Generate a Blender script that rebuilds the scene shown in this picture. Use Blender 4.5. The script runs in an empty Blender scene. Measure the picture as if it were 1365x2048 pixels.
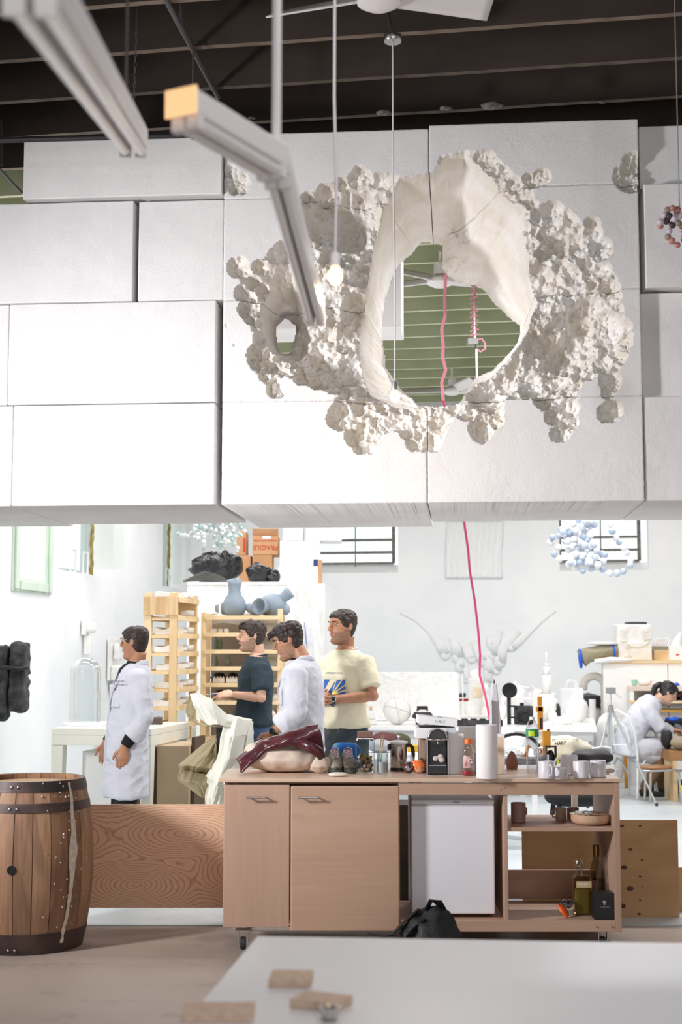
import bpy, bmesh, math, random
import numpy as np
from mathutils import Vector, Matrix, noise
random.seed(7); np.random.seed(7)
PI = math.pi
S = bpy.context.scene
COL = S.collection
# ---------------------------------------------------------------- camera
F = 2844.4
HOR = 1303.0                 # row of the horizon
CZ = 1.56                    # camera height
PITCH = math.atan((HOR - 1024.0) / F)
cam_d = bpy.data.cameras.new('camera'); cam = bpy.data.objects.new('camera', cam_d); COL.objects.link(cam)
cam_d.sensor_fit = 'VERTICAL'; cam_d.sensor_height = 36.0; cam_d.lens = F / 2048.0 * 36.0
cam_d.clip_start = 0.05; cam_d.clip_end = 200
cam.location = (0, 0, CZ); cam.rotation_euler = (PI / 2 + PITCH, 0, 0)
cam_d.dof.use_dof = True; cam_d.dof.focus_distance = 9.3; cam_d.dof.aperture_fstop = 3.0
S.camera = cam
# ---------------------------------------------------------------- light
S.view_settings.view_transform = 'Standard'; S.view_settings.look = 'None'
S.view_settings.gamma = 1.0; S.view_settings.use_curve_mapping = False
S.view_settings.exposure = 0.0
S.cycles.use_denoising = True
S.cycles.max_bounces = 8; S.cycles.diffuse_bounces = 5; S.cycles.transparent_max_bounces = 16
S.cycles.sample_clamp_indirect = 4.0
S.cycles.caustics_reflective = False; S.cycles.caustics_refractive = False
W = bpy.data.worlds.new('overcast_sky'); S.world = W; W.use_nodes = True
W.node_tree.nodes['Background'].inputs[0].default_value = (0.93, 0.97, 1.0, 1)
W.node_tree.nodes['Background'].inputs[1].default_value = 1.3

def area(name, loc, target, size, power, color=(1, 1, 1), size_y=None, spread=180):
    d = bpy.data.lights.new(name, 'AREA'); d.energy = power; d.size = size; d.color = color
    if size_y: d.shape = 'RECTANGLE'; d.size_y = size_y
    d.spread = math.radians(spread)
    o = bpy.data.objects.new(name, d); COL.objects.link(o); o.location = loc
    o.rotation_euler = (Vector(target) - Vector(loc)).to_track_quat('-Z', 'Y').to_euler()
    return o
# assumed lamp unseen at left, no window there, raking foam wall and counter
area('assumed_side_light', (-4.1, 5.3, 2.55), (0.3, 8.4, 1.9), 0.4, 92, (0.975, 0.975, 1.0), 0.7, 92)
# added fill lamp at the open front of the room, brightens undersides
area('front_fill_light', (1.5, -2.6, 1.7), (0.4, 8.0, 2.3), 3.0, 46, (1.0, 0.955, 0.955), 2.0)
area('near_fill_light', (0.6, 3.0, 4.9), (0.6, 3.6, 0), 2.4, 55, (1.0, 0.97, 0.98), 0.3)  # added overhead fill to brighten the foreground table, has no fitting
# added lamps without fittings, brightening the rear room, hidden by the foam wall
for _x, _y in ((-1.9, 10.9), (-2.3, 14.8), (0.9, 10.7), (3.2, 10.6), (-1.2, 13.6), (2.9, 13.2), (-0.7, 17.4), (3.4, 17.0)):
    area('rear_fill_light', (_x, _y, 4.55), (_x, _y, 0), 1.8, 60 if _x < 0 else 92, (1.0, 0.965, 0.98), 0.3)

# ---------------------------------------------------------------- helpers
def P(px, py, D):
    """world point seen at pixel (px,py) standing D metres in front of the camera (world Y = D)"""
    x = (px - 682.5) / F; u = (1024.0 - py) / F
    dy = math.cos(PITCH) - u * math.sin(PITCH); dz = math.sin(PITCH) + u * math.cos(PITCH)
    return Vector((x / dy * D, D, CZ + dz / dy * D))
def PZ(px, py, z):
    """world point seen at the pixel at the height z"""
    a = P(px, py, 1.0); t = (z - CZ) / (a.z - CZ)
    return Vector((a.x * t, t, z))
def pxm(D): return F / D            # pixels per metre, about
YAW = math.radians(9.3)             # the room is turned against the camera
CORNER = Vector((-2.2, 20.7, 0))
UX = Vector((math.cos(YAW), -math.sin(YAW), 0)); VY = Vector((math.sin(YAW), math.cos(YAW), 0))
def RM(u, v, z=0.0):                # room coordinates: u along the back wall, v towards it (v = 0 at back wall, negative in front)
    return CORNER + UX * u + VY * v + Vector((0, 0, z))
def on_back(px, py, off=0.0):       # point on the back wall seen at pixel
    a = P(px, py, 1.0); d = a - Vector((0, 0, CZ))
    n = VY; t = ((CORNER - VY * off) - Vector((0, 0, CZ))).dot(n) / d.dot(n)
    return Vector((0, 0, CZ)) + d * t
def on_left(px, py, off=0.0):
    a = P(px, py, 1.0); d = a - Vector((0, 0, CZ))
    n = UX; t = ((CORNER + UX * off) - Vector((0, 0, CZ))).dot(n) / d.dot(n)
    return Vector((0, 0, CZ)) + d * t

class M:
    """collects shapes; build() links them as one mesh object"""
    def __init__(s): s.v = []; s.f = []; s.fm = []; s.T = Matrix.Identity(4); s.m = 0
    def add(s, vs, fs, m=None):
        n = len(s.v); T = s.T
        s.v.extend([tuple(T @ Vector(p)) for p in vs]); s.f.extend([tuple(i + n for i in f) for f in fs])
        s.fm.extend([s.m if m is None else m] * len(fs)); return s
    def box(s, c, size, rz=0, rx=0, ry=0, m=None, taper=1.0):
        x, y, z = [q / 2 for q in size]; R = Matrix.Rotation(rz, 3, 'Z') @ Matrix.Rotation(ry, 3, 'Y') @ Matrix.Rotation(rx, 3, 'X'); c = Vector(c)
        vs = [c + R @ Vector((a * x * (taper if d > 0 else 1), b * y * (taper if d > 0 else 1), d * z)) for d in (-1, 1) for a, b in ((-1, -1), (1, -1), (1, 1), (-1, 1))]
        return s.add(vs, [(3, 2, 1, 0), (4, 5, 6, 7), (0, 1, 5, 4), (1, 2, 6, 5), (2, 3, 7, 6), (3, 0, 4, 7)], m)
    def bb(s, lo, hi, m=None):
        return s.box([(a + b) / 2 for a, b in zip(lo, hi)], [abs(b - a) for a, b in zip(lo, hi)], m=m)
    def beam(s, a, b, w, h, m=None, up=(0, 0, 1)):
        a = Vector(a); b = Vector(b); d = (b - a).normalized(); u = Vector(up)
        if abs(d.dot(u)) > .98: u = Vector((0, 1, 0))
        r = d.cross(u).normalized() * (w / 2); q = r.cross(d).normalized() * (h / 2)
        vs = [p + r * i + q * j for p in (a, b) for i, j in ((-1, -1), (1, -1), (1, 1), (-1, 1))]
        return s.add(vs, [(0, 1, 2, 3), (7, 6, 5, 4), (4, 5, 1, 0), (5, 6, 2, 1), (6, 7, 3, 2), (7, 4, 0, 3)], m)
    def cyl(s, a, b, r0, r1=None, n=20, m=None, caps=True):
        return s.tube([a, b], [r0, r0 if r1 is None else r1], n, m, caps)
    def tube(s, pts, r, n=12, m=None, caps=True, flat=1.0, upv=None):
        pts = [Vector(p) for p in pts]; k = len(pts)
        if not hasattr(r, '__len__'): r = [r] * k
        vs = []; fs = []; prev = None
        for i, p in enumerate(pts):
            d = (pts[min(i + 1, k - 1)] - pts[max(i - 1, 0)]).normalized()
            if prev is None:
                u = Vector(upv) if upv else (Vector((0, 0, 1)) if abs(d.z) < .9 else Vector((1, 0, 0)))
            else: u = prev
            x = d.cross(u)
            if x.length < 1e-6: x = d.cross(Vector((0, 1, 0)))
            x.normalize(); y = x.cross(d).normalized(); prev = y
            ra, rb = r[i] if hasattr(r[i], '__len__') else (r[i], r[i] * flat)
            for j in range(n):
                t = 2 * PI * j / n; vs.append(p + x * math.cos(t) * ra + y * math.sin(t) * rb)
        for i in range(k - 1):
            for j in range(n):
                a = i * n + j; b = i * n + (j + 1) % n; fs.append((a, b, b + n, a + n))
        if caps: fs.append(tuple(range(n))[::-1]); fs.append(tuple(range((k - 1) * n, k * n)))
        return s.add(vs, fs, m)
    def lathe(s, prof, c=(0, 0, 0), n=28, m=None, sx=1, sy=1, caps=True, ax=None):
        c = Vector(c); vs = []; fs = []
        A = Matrix.Identity(3) if ax is None else Vector((0, 0, 1)).rotation_difference(Vector(ax)).to_matrix()
        for r, z in prof:
            for j in range(n):
                t = 2 * PI * j / n; vs.append(c + A @ Vector((r * sx * math.cos(t), r * sy * math.sin(t), z)))
        k = len(prof)
        for i in range(k - 1):
            for j in range(n):
                a = i * n + j; b = i * n + (j + 1) % n; fs.append((a, b, b + n, a + n))
        if caps:
            if prof[0][0] > 1e-5: fs.append(tuple(range(n))[::-1])
            if prof[-1][0] > 1e-5: fs.append(tuple(range((k - 1) * n, k * n)))
        return s.add(vs, fs, m)
    def ball(s, c, r, n=12, m=None, R=None):
        c = Vector(c); rr = r if hasattr(r, '__len__') else (r, r, r); vs = []; fs = []
        k = max(4, n // 2)
        for i in range(1, k):
            ph = PI * i / k
            for j in range(n):
                t = 2 * PI * j / n; q = Vector((rr[0] * math.sin(ph) * math.cos(t), rr[1] * math.sin(ph) * math.sin(t), rr[2] * math.cos(ph)))
                vs.append(c + (R @ q if R else q))
        q1 = Vector((0, 0, rr[2])); top = len(vs); vs.append(c + (R @ q1 if R else q1)); vs.append(c - (R @ q1 if R else q1))
        for i in range(k - 2):
            for j in range(n):
                a = i * n + j; b = i * n + (j + 1) % n; fs.append((a, a + n, b + n, b))
        for j in range(n):
            b = (j + 1) % n; fs.append((top, j, b)); fs.append((top + 1, (k - 2) * n + b, (k - 2) * n + j))
        return s.add(vs, fs, m)
    def prism(s, poly, a, b, plane='xz', m=None):
        """polygon extruded: plane xz -> along y from a to b; xy -> along z; yz -> along x"""
        def q(p, t): return {'xz': (p[0], t, p[1]), 'xy': (p[0], p[1], t), 'yz': (t, p[0], p[1])}[plane]
        n = len(poly); vs = [q(p, a) for p in poly] + [q(p, b) for p in poly]
        fs = [tuple(range(n)), tuple(range(2 * n - 1, n - 1, -1))] + [(i, i + n, (i + 1) % n + n, (i + 1) % n) for i in range(n)]
        return s.add(vs, fs, m)
    def grid(s, fn, nu, nv, m=None, closeu=False):
        vs = [fn(i / (nu - (0 if closeu else 1)), j / (nv - 1)) for j in range(nv) for i in range(nu)]; fs = []
        for j in range(nv - 1):
            for i in range(nu if closeu else nu - 1):
                a = j * nu + i; b = j * nu + (i + 1) % nu; fs.append((a, b, b + nu, a + nu))
        return s.add(vs, fs, m)
    def build(s, name, mats, parent=None, smooth=False, bevel=0, solid=0, sub=0, seg=2, sharp=40):
        me = bpy.data.meshes.new(name); me.from_pydata(s.v, [], s.f); me.validate()
        if len(s.fm) == len(me.polygons): me.polygons.foreach_set('material_index', s.fm)
        bm = bmesh.new(); bm.from_mesh(me); bmesh.ops.recalc_face_normals(bm, faces=bm.faces); bm.to_mesh(me); bm.free()
        for x in (mats if isinstance(mats, (list, tuple)) else [mats]): me.materials.append(x)
        if smooth:
            me.polygons.foreach_set('use_smooth', [True] * len(me.polygons))
            if smooth != 'all' and hasattr(me, 'set_sharp_from_angle'): me.set_sharp_from_angle(angle=math.radians(sharp))
        o = bpy.data.objects.new(name, me); COL.objects.link(o)
        if parent: o.parent = parent
        if solid: md = o.modifiers.new('s', 'SOLIDIFY'); md.thickness = solid; md.offset = 0
        if bevel: md = o.modifiers.new('b', 'BEVEL'); md.width = bevel; md.segments = seg; md.limit_method = 'ANGLE'; md.angle_limit = math.radians(35)
        if sub: md = o.modifiers.new('u', 'SUBSURF'); md.levels = sub; md.render_levels = sub
        return o

def tag(o, label=None, cat=None, group=None, kind=None):
    if label: o['label'] = label
    if cat: o['category'] = cat
    if group: o['group'] = group
    if kind: o['kind'] = kind
    return o
def thing(name, label, cat, loc=(0, 0, 0), rz=0, group=None):
    o = bpy.data.objects.new(name, None); COL.objects.link(o); o.location = loc; o.rotation_euler = (0, 0, rz)
    o.empty_display_size = .05
    return tag(o, label, cat, group)
def dup(root, loc=None, rz=None, label=None, group=None):
    def cp(o, par):
        c = o.copy(); COL.objects.link(c); c.parent = par
        for ch in o.children: cp(ch, c)
        return c
    r = cp(root, None)
    if loc is not None: r.location = loc
    if rz is not None: r.rotation_euler = (0, 0, rz)
    if label: r['label'] = label
    if group: r['group'] = group
    return r
def struct(o): o['kind'] = 'structure'; return o
def remesh(o, vox, smooth_it=0):
    """voxel-joins the mesh of o into one continuous surface"""
    md = o.modifiers.new('r', 'REMESH'); md.mode = 'VOXEL'; md.voxel_size = vox; md.use_smooth_shade = True
    if smooth_it: m2 = o.modifiers.new('c', 'CORRECTIVE_SMOOTH' if 0 else 'SMOOTH'); m2.factor = .5; m2.iterations = smooth_it
    dg = bpy.context.evaluated_depsgraph_get(); dg.update()
    me = bpy.data.meshes.new_from_object(o.evaluated_get(dg)); mats = [m for m in o.data.materials]
    o.modifiers.clear(); me.name = o.data.name; o.data = me
    if not me.materials:
        for m in mats: me.materials.append(m)
    me.polygons.foreach_set('use_smooth', [True] * len(me.polygons)); return o
def verts_np(o):
    a = np.empty(len(o.data.vertices) * 3, 'f'); o.data.vertices.foreach_get('co', a); return a.reshape(-1, 3)
def set_verts(o, a): o.data.vertices.foreach_set('co', a.astype('f').ravel()); o.data.update()
def face_mats(o, fn):
    """material index per face from its centre"""
    n = len(o.data.polygons); c = np.empty(n * 3, 'f'); o.data.polygons.foreach_get('center', c)
    o.data.polygons.foreach_set('material_index', fn(c.reshape(-1, 3)).astype('i')); o.data.update()

# ---------------------------------------------------------------- materials
def lin(c):
    return tuple(((x / 255.0) / 12.92 if x <= 10.3 else (((x / 255.0) + .055) / 1.055) ** 2.4) for x in c)
_mc = {}
def mat(name, rgb, rough=.6, metal=0, rgb2=None, scale=6, detail=4, stretch=(1, 1, 1), bump=0, bscale=None, bdist=.004, trans=0, emit=0, coat=0, lo=.35, hi=.65, alpha=None, spec=.5, sss=0, sheen=0):
    """procedural surface: sRGB colour, optional second colour mixed by noise, optional bump"""
    if name in _mc: return _mc[name]
    m = bpy.data.materials.new(name); m.use_nodes = True; nt = m.node_tree; b = nt.nodes['Principled BSDF']
    c = (*lin(rgb), 1); b.inputs['Base Color'].default_value = c; b.inputs['Roughness'].default_value = rough; b.inputs['Metallic'].default_value = metal
    b.inputs['Specular IOR Level'].default_value = spec
    if coat: b.inputs['Coat Weight'].default_value = coat
    if trans: b.inputs['Transmission Weight'].default_value = trans
    if emit: b.inputs['Emission Color'].default_value = c; b.inputs['Emission Strength'].default_value = emit
    if sheen: b.inputs['Sheen Weight'].default_value = sheen
    if rgb2 or bump:
        tc = nt.nodes.new('ShaderNodeTexCoord'); mp = nt.nodes.new('ShaderNodeMapping'); mp.inputs['Scale'].default_value = stretch
        nt.links.new(tc.outputs['Object'], mp.inputs[0])
    if rgb2:
        nz = nt.nodes.new('ShaderNodeTexNoise'); nz.inputs['Scale'].default_value = scale; nz.inputs['Detail'].default_value = detail; nt.links.new(mp.outputs[0], nz.inputs[0])
        rp = nt.nodes.new('ShaderNodeValToRGB'); rp.color_ramp.elements[0].position = lo; rp.color_ramp.elements[1].position = hi
        rp.color_ramp.elements[0].color = c; rp.color_ramp.elements[1].color = (*lin(rgb2), 1)
        nt.links.new(nz.outputs[0], rp.inputs[0]); nt.links.new(rp.outputs[0], b.inputs['Base Color'])
        if emit: nt.links.new(rp.outputs[0], b.inputs['Emission Color'])
    if bump:
        n2 = nt.nodes.new('ShaderNodeTexNoise'); n2.inputs['Scale'].default_value = bscale or scale * 6; n2.inputs['Detail'].default_value = 4; nt.links.new(mp.outputs[0], n2.inputs[0])
        bp = nt.nodes.new('ShaderNodeBump'); bp.inputs['Strength'].default_value = bump; bp.inputs['Distance'].default_value = bdist
        nt.links.new(n2.outputs[0], bp.inputs['Height']); nt.links.new(bp.outputs[0], b.inputs['Normal'])
    _mc[name] = m; return m
def glass(name, rgb=(240, 245, 245), tint=.25, rough=.03):
    """thin clear glass: mostly see-through with glossy reflections stronger at grazing angles"""
    if name in _mc: return _mc[name]
    m = bpy.data.materials.new(name); m.use_nodes = True; nt = m.node_tree; nt.nodes.clear()
    o = nt.nodes.new('ShaderNodeOutputMaterial'); t = nt.nodes.new('ShaderNodeBsdfTransparent'); g = nt.nodes.new('ShaderNodeBsdfGlossy'); mx = nt.nodes.new('ShaderNodeMixShader')
    fr = nt.nodes.new('ShaderNodeLayerWeight'); fr.inputs[0].default_value = tint
    t.inputs[0].default_value = (*lin(rgb), 1); g.inputs['Roughness'].default_value = rough; g.inputs[0].default_value = (1, 1, 1, 1)
    nt.links.new(fr.outputs['Facing'], mx.inputs[0]); nt.links.new(t.outputs[0], mx.inputs[1]); nt.links.new(g.outputs[0], mx.inputs[2]); nt.links.new(mx.outputs[0], o.inputs[0])
    _mc[name] = m; return m
def wood(name, rgb, rgb2, axis='z', ring=14, dist=3.5, rough=.55, coarse=1.0, contrast=(.3, .75), fine=1.0, bump=.15, stretch=None):
    """wood grain: bands distorted by low noise, plus a fine fibre"""
    if name in _mc: return _mc[name]
    m = bpy.data.materials.new(name); m.use_nodes = True; nt = m.node_tree; b = nt.nodes['Principled BSDF']; b.inputs['Roughness'].default_value = rough
    tc = nt.nodes.new('ShaderNodeTexCoord'); mp = nt.nodes.new('ShaderNodeMapping')
    st = {'x': (.22, 1, 1), 'y': (1, .22, 1), 'z': (1, 1, .22)}[axis] if stretch is None else stretch
    mp.inputs['Scale'].default_value = st; nt.links.new(tc.outputs['Object'], mp.inputs[0])
    nz = nt.nodes.new('ShaderNodeTexNoise'); nz.inputs['Scale'].default_value = 2.2 * coarse; nz.inputs['Detail'].default_value = 2.5; nz.inputs['Distortion'].default_value = .4; nt.links.new(mp.outputs[0], nz.inputs[0])
    mu = nt.nodes.new('ShaderNodeMath'); mu.operation = 'MULTIPLY'; mu.inputs[1].default_value = ring; nt.links.new(nz.outputs[0], mu.inputs[0])
    fr = nt.nodes.new('ShaderNodeMath'); fr.operation = 'FRACT'; nt.links.new(mu.outputs[0], fr.inputs[0])
    rp = nt.nodes.new('ShaderNodeValToRGB'); e = rp.color_ramp.elements; e[0].position = contrast[0]; e[1].position = contrast[1]
    e[0].color = (*lin(rgb), 1); e[1].color = (*lin(rgb2), 1); e2 = e.new(.98); e2.color = (*lin(rgb), 1); nt.links.new(fr.outputs[0], rp.inputs[0])
    m2 = nt.nodes.new('ShaderNodeMapping'); m2.inputs['Scale'].default_value = {'x': (3, 70, 70), 'y': (70, 3, 70), 'z': (70, 70, 3)}[axis]; nt.links.new(tc.outputs['Object'], m2.inputs[0])
    n2 = nt.nodes.new('ShaderNodeTexNoise'); n2.inputs['Scale'].default_value = 1; n2.inputs['Detail'].default_value = 3; nt.links.new(m2.outputs[0], n2.inputs[0])
    mx = nt.nodes.new('ShaderNodeMix'); mx.data_type = 'RGBA'; mx.blend_type = 'MULTIPLY'; mx.inputs[0].default_value = .5 * fine
    r2 = nt.nodes.new('ShaderNodeValToRGB'); r2.color_ramp.elements[0].position = .3; r2.color_ramp.elements[1].position = .7; r2.color_ramp.elements[0].color = (.6, .55, .5, 1); r2.color_ramp.elements[1].color = (1, 1, 1, 1)
    nt.links.new(n2.outputs[0], r2.inputs[0]); nt.links.new(rp.outputs[0], mx.inputs[6]); nt.links.new(r2.outputs[0], mx.inputs[7]); nt.links.new(mx.outputs[2], b.inputs['Base Color'])
    bp = nt.nodes.new('ShaderNodeBump'); bp.inputs['Strength'].default_value = bump; bp.inputs['Distance'].default_value = .002; nt.links.new(n2.outputs[0], bp.inputs['Height']); nt.links.new(bp.outputs[0], b.inputs['Normal'])
    _mc[name] = m; return m
def text(s, name, loc, rot, size, m, parent=None, ext=.0006, align='CENTER', sx=1.0):
    cu = bpy.data.curves.new(name, 'FONT'); cu.body = s; cu.size = size; cu.extrude = ext; cu.align_x = align; cu.align_y = 'CENTER'; cu.resolution_u = 3
    t = bpy.data.objects.new(name, cu); COL.objects.link(t); dg = bpy.context.evaluated_depsgraph_get(); me = bpy.data.meshes.new_from_object(t.evaluated_get(dg)); bpy.data.objects.remove(t)
    me.materials.clear(); me.materials.append(m); o = bpy.data.objects.new(name, me); COL.objects.link(o); o['kind'] = 'stuff' if 0 else 'thing'; del o['kind']
    o.location = loc; o.rotation_euler = rot; o.scale = (sx, 1, 1)
    if parent: o.parent = parent
    return o
# ================================================================= SETTING
m_white = mat('white_paint_wall', (244, 245, 245), .7, rgb2=(236, 239, 240), scale=1.3, bump=.25, bscale=9, bdist=.004)
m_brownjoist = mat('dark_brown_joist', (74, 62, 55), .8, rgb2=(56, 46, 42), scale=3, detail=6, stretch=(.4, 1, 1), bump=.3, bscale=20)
m_greenlitjoist = mat('green_lit_joist', (190, 196, 158), .75, rgb2=(172, 182, 144), scale=2, detail=5, bump=.2, bscale=10)  # olive colour carries the green bounce light on the rear joists
m_brown_edge = mat('underlit_joist_edge', (150, 134, 120), .8, rgb2=(120, 104, 92), scale=5)  # paler bottom face, light from below put into the colour
m_olive_edge = mat('green_underlit_edge', (216, 216, 182), .75)  # rear joist bottoms, also painted paler as if lit from below
def floor_mat(name, a, b, c, rough):
    m = mat(name, a, rough, rgb2=b, scale=.9, detail=8, bump=.2, bscale=14, bdist=.003, lo=.3, hi=.7)
    nt = m.node_tree; bs = nt.nodes['Principled BSDF']; src = bs.inputs['Base Color'].links[0].from_socket
    tc = nt.nodes.new('ShaderNodeTexCoord'); n = nt.nodes.new('ShaderNodeTexNoise'); n.inputs['Scale'].default_value = 3.1; n.inputs['Detail'].default_value = 10; n.inputs['Roughness'].default_value = .7
    nt.links.new(tc.outputs['Object'], n.inputs[0]); r = nt.nodes.new('ShaderNodeValToRGB'); r.color_ramp.elements[0].position = .56; r.color_ramp.elements[1].position = .66; r.color_ramp.elements[0].color = (0, 0, 0, 1); r.color_ramp.elements[1].color = (.55, .55, .55, 1)
    nt.links.new(n.outputs[0], r.inputs[0]); mx = nt.nodes.new('ShaderNodeMix'); mx.data_type = 'RGBA'; nt.links.new(r.outputs[0], mx.inputs[0]); nt.links.new(src, mx.inputs[6]); mx.inputs[7].default_value = (*lin(c), 1); nt.links.new(mx.outputs[2], bs.inputs['Base Color']); return m
m_floor_front = floor_mat('worn_pink_concrete', (172, 156, 144), (154, 139, 128), (132, 119, 110), .6)
m_floor_back = floor_mat('pale_painted_concrete', (205, 212, 214), (190, 200, 203), (168, 176, 176), .4)
ys = PZ(450, 1852, 0).y
bm = M(); bm.bb((-7, -4, -.12), (12, ys - .012, 0), 0); bm.bb((-7, ys, -.12), (12, 22, .006), 1); bm.bb((-7, ys - .012, -.12), (12, ys, -.02), 0)
struct(bm.build('floor', [m_floor_front, m_floor_back]))
CEIL = 5.06
def wall_open(name, org, du, dn, L0, L1, H, T, ops, m, extra=None):
    """wall along du from L0..L1, thickness T towards dn, rectangular openings (a,b,z0,z1)"""
    w = M()
    def seg(a, b, z0, z1):
        if b - a < 1e-4 or z1 - z0 < 1e-4: return
        p = [org + du * s + dn * t + Vector((0, 0, z)) for z in (z0, z1) for s, t in ((a, 0), (b, 0), (b, T), (a, T))]
        w.add(p, [(3, 2, 1, 0), (4, 5, 6, 7), (0, 1, 5, 4), (1, 2, 6, 5), (2, 3, 7, 6), (3, 0, 4, 7)])
    cur = L0
    for a, b, z0, z1 in sorted(ops): seg(cur, a, 0, H); seg(a, b, 0, z0); seg(a, b, z1, H); cur = b
    seg(cur, L1, 0, H); o = w.build(name, m); return struct(o)
def vleft(px, py): return (on_left(px, py) - CORNER).dot(VY)
def uback(px, py): return (on_back(px, py) - CORNER).dot(UX)
WT = .30
# left wall with two high windows
l1 = (vleft(138, 1150), vleft(225, 1155)); l2 = (vleft(329, 1168), vleft(371, 1176)); lz = on_left(185, 1150).z; lzt = lz + 1.35
wl = wall_open('wall_left', CORNER, VY, -UX, -25, .3, 5.5, WT, [(l1[0] - .35, l1[1], lz, lzt), (l2[0] - .1, l2[1], lz, lzt)], m_white)
# back wall with two barred windows
bz = on_back(740, 1125).z; bsill = on_back(740, 1147).z; bzt = bz + 1.1
b1 = (uback(625, 1120), uback(784, 1120)); b2 = (uback(1120, 1120), uback(1281, 1120))
wb = wall_open('wall_back', CORNER, UX, VY, -.3, 12, 5.5, WT + .15, [(b1[0], b1[1] + .09, bsill, bzt), (b2[0], b2[1] + .12, bsill, bzt)], m_white)
wr = wall_open('wall_right', CORNER + UX * 11.5, VY, UX, -25, .3, 5.5, .2, [], m_white)
wall_open('wall_front', Vector((0, -4, 0)), Vector((1, 0, 0)), Vector((0, -1, 0)), -7, 12, 5.5, .2, [(-2.5, 4.5, 0, 3.6)], m_white)  # unseen front wall, its opening is assumed and lets sky light in
m_steel = mat('grey_window_steel', (120, 118, 112), .5, rgb2=(90, 84, 76), scale=30)
m_alu = mat('pale_aluminium_frame', (205, 212, 214), .4, metal=.3)
m_pane = glass('window_glass', (250, 252, 250), .15)
m_frost = mat('frosted_pane_green', (206, 222, 212), .4, rgb2=(170, 190, 176), scale=4, trans=.0)
m_insul = mat('yellow_insulation', (190, 165, 84), .9, rgb2=(140, 112, 50), scale=18, bump=.8, bscale=40, bdist=.02)
m_whitemetal = mat('white_enamel', (240, 241, 240), .35)
def LP(v, off, z): return CORNER + VY * v - UX * off + Vector((0, 0, z))
for i, (a, b) in enumerate((l1, l2)):
    a -= .3 if i == 0 else .05
    bmw = M(); fr = b - .30            # frame ends here, insulation strip after it
    for v in (a + .03, fr - .03, fr - .16): bmw.beam(LP(v, .22, lz), LP(v, .22, lzt), .05, .05)
    bmw.beam(LP(a, .22, lz + .03), LP(fr, .22, lz + .03), .05, .06); bmw.beam(LP(a, .22, lzt - .03), LP(fr, .22, lzt - .03), .05, .06)
    w = struct(bmw.build('window_%d' % (i + 1), m_alu, bevel=.005))
    g = M(); g.beam(LP((a + fr) / 2, .25, lz + .04), LP((a + fr) / 2, .25, lzt - .04), .008, fr - a - .05, up=tuple(UX)); g.build('pane', m_pane, w)
    s = M()
    s.grid(lambda x, y: LP(fr + .02 + .07 * x + .008 * noise.noise(Vector((x * 3, y * 14, 0))), .18 + .006 * math.sin(x * 9 + y * 23) - .004 * math.sin(y * 61), lz + (lzt - lz) * y), 6, 90); s.build('insulation_strip', m_insul, w, smooth=True, solid=.02)
    s = M(); s.beam(LP(b - .16, .24, lz), LP(b - .16, .24, lzt), .11, .06, up=tuple(UX)); s.build('jamb_board', m_whitemetal, w)
    for k in range(2 if i == 0 else 1):
        q = M(); v = b - .72 - .42 * k if i == 0 else b - .60
        for dv in (0, .16):
            q.tube([LP(v + dv, .12, lz + .01), LP(v + dv + .02, .12, lz + .27)], .01, 8)
        q.tube([LP(v - .03, .12, lz + .015), LP(v + .2, .12, lz + .015)], .01, 8); q.tube([LP(v + .02, .12, lz + .27), LP(v + .18, .12, lz + .27)], .01, 8); q.build('window_stay', m_whitemetal, w)
def BP(u, off, z): return CORNER + UX * u + VY * off + Vector((0, 0, z))
for i, (a, b) in enumerate((b1, b2)):
    w = M(); zt = bzt
    for u in (a, b): w.beam(BP(u, .22, bz), BP(u, .22, zt), .045, .04)
    for z in (bz + .0, on_back(740, 1105, -.2).z, on_back(740, 1080, -.2).z, zt): w.beam(BP(a, .22, z), BP(b, .22, z), .04, .035)
    w.tube([BP(a + (b - a) * .52, .2, bz - .05), BP(a + (b - a) * .52, .2, zt)], .009, 8)
    w = struct(w.build('window_%d' % (i + 3), m_steel))
    g = M(); g.beam(BP((a + b) / 2, .245, bz), BP((a + b) / 2, .245, zt), b - a, .006, up=tuple(VY)); g.build('pane', m_pane, w)
    s = M(); x0, x1 = a, b + (.09 if i == 0 else .12)
    p = [BP(x0, .24, bz - .02), BP(x1, .24, bz - .02), BP(x1, .01, bsill + .012), BP(x0, .01, bsill + .012)]; s.add(p + [q - Vector((0, 0, .05)) for q in p], [(0, 1, 2, 3), (7, 6, 5, 4), (3, 2, 6, 7), (0, 4, 5, 1), (1, 5, 6, 2), (3, 7, 4, 0)]); s.build('window_sill', m_white, w)
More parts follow.
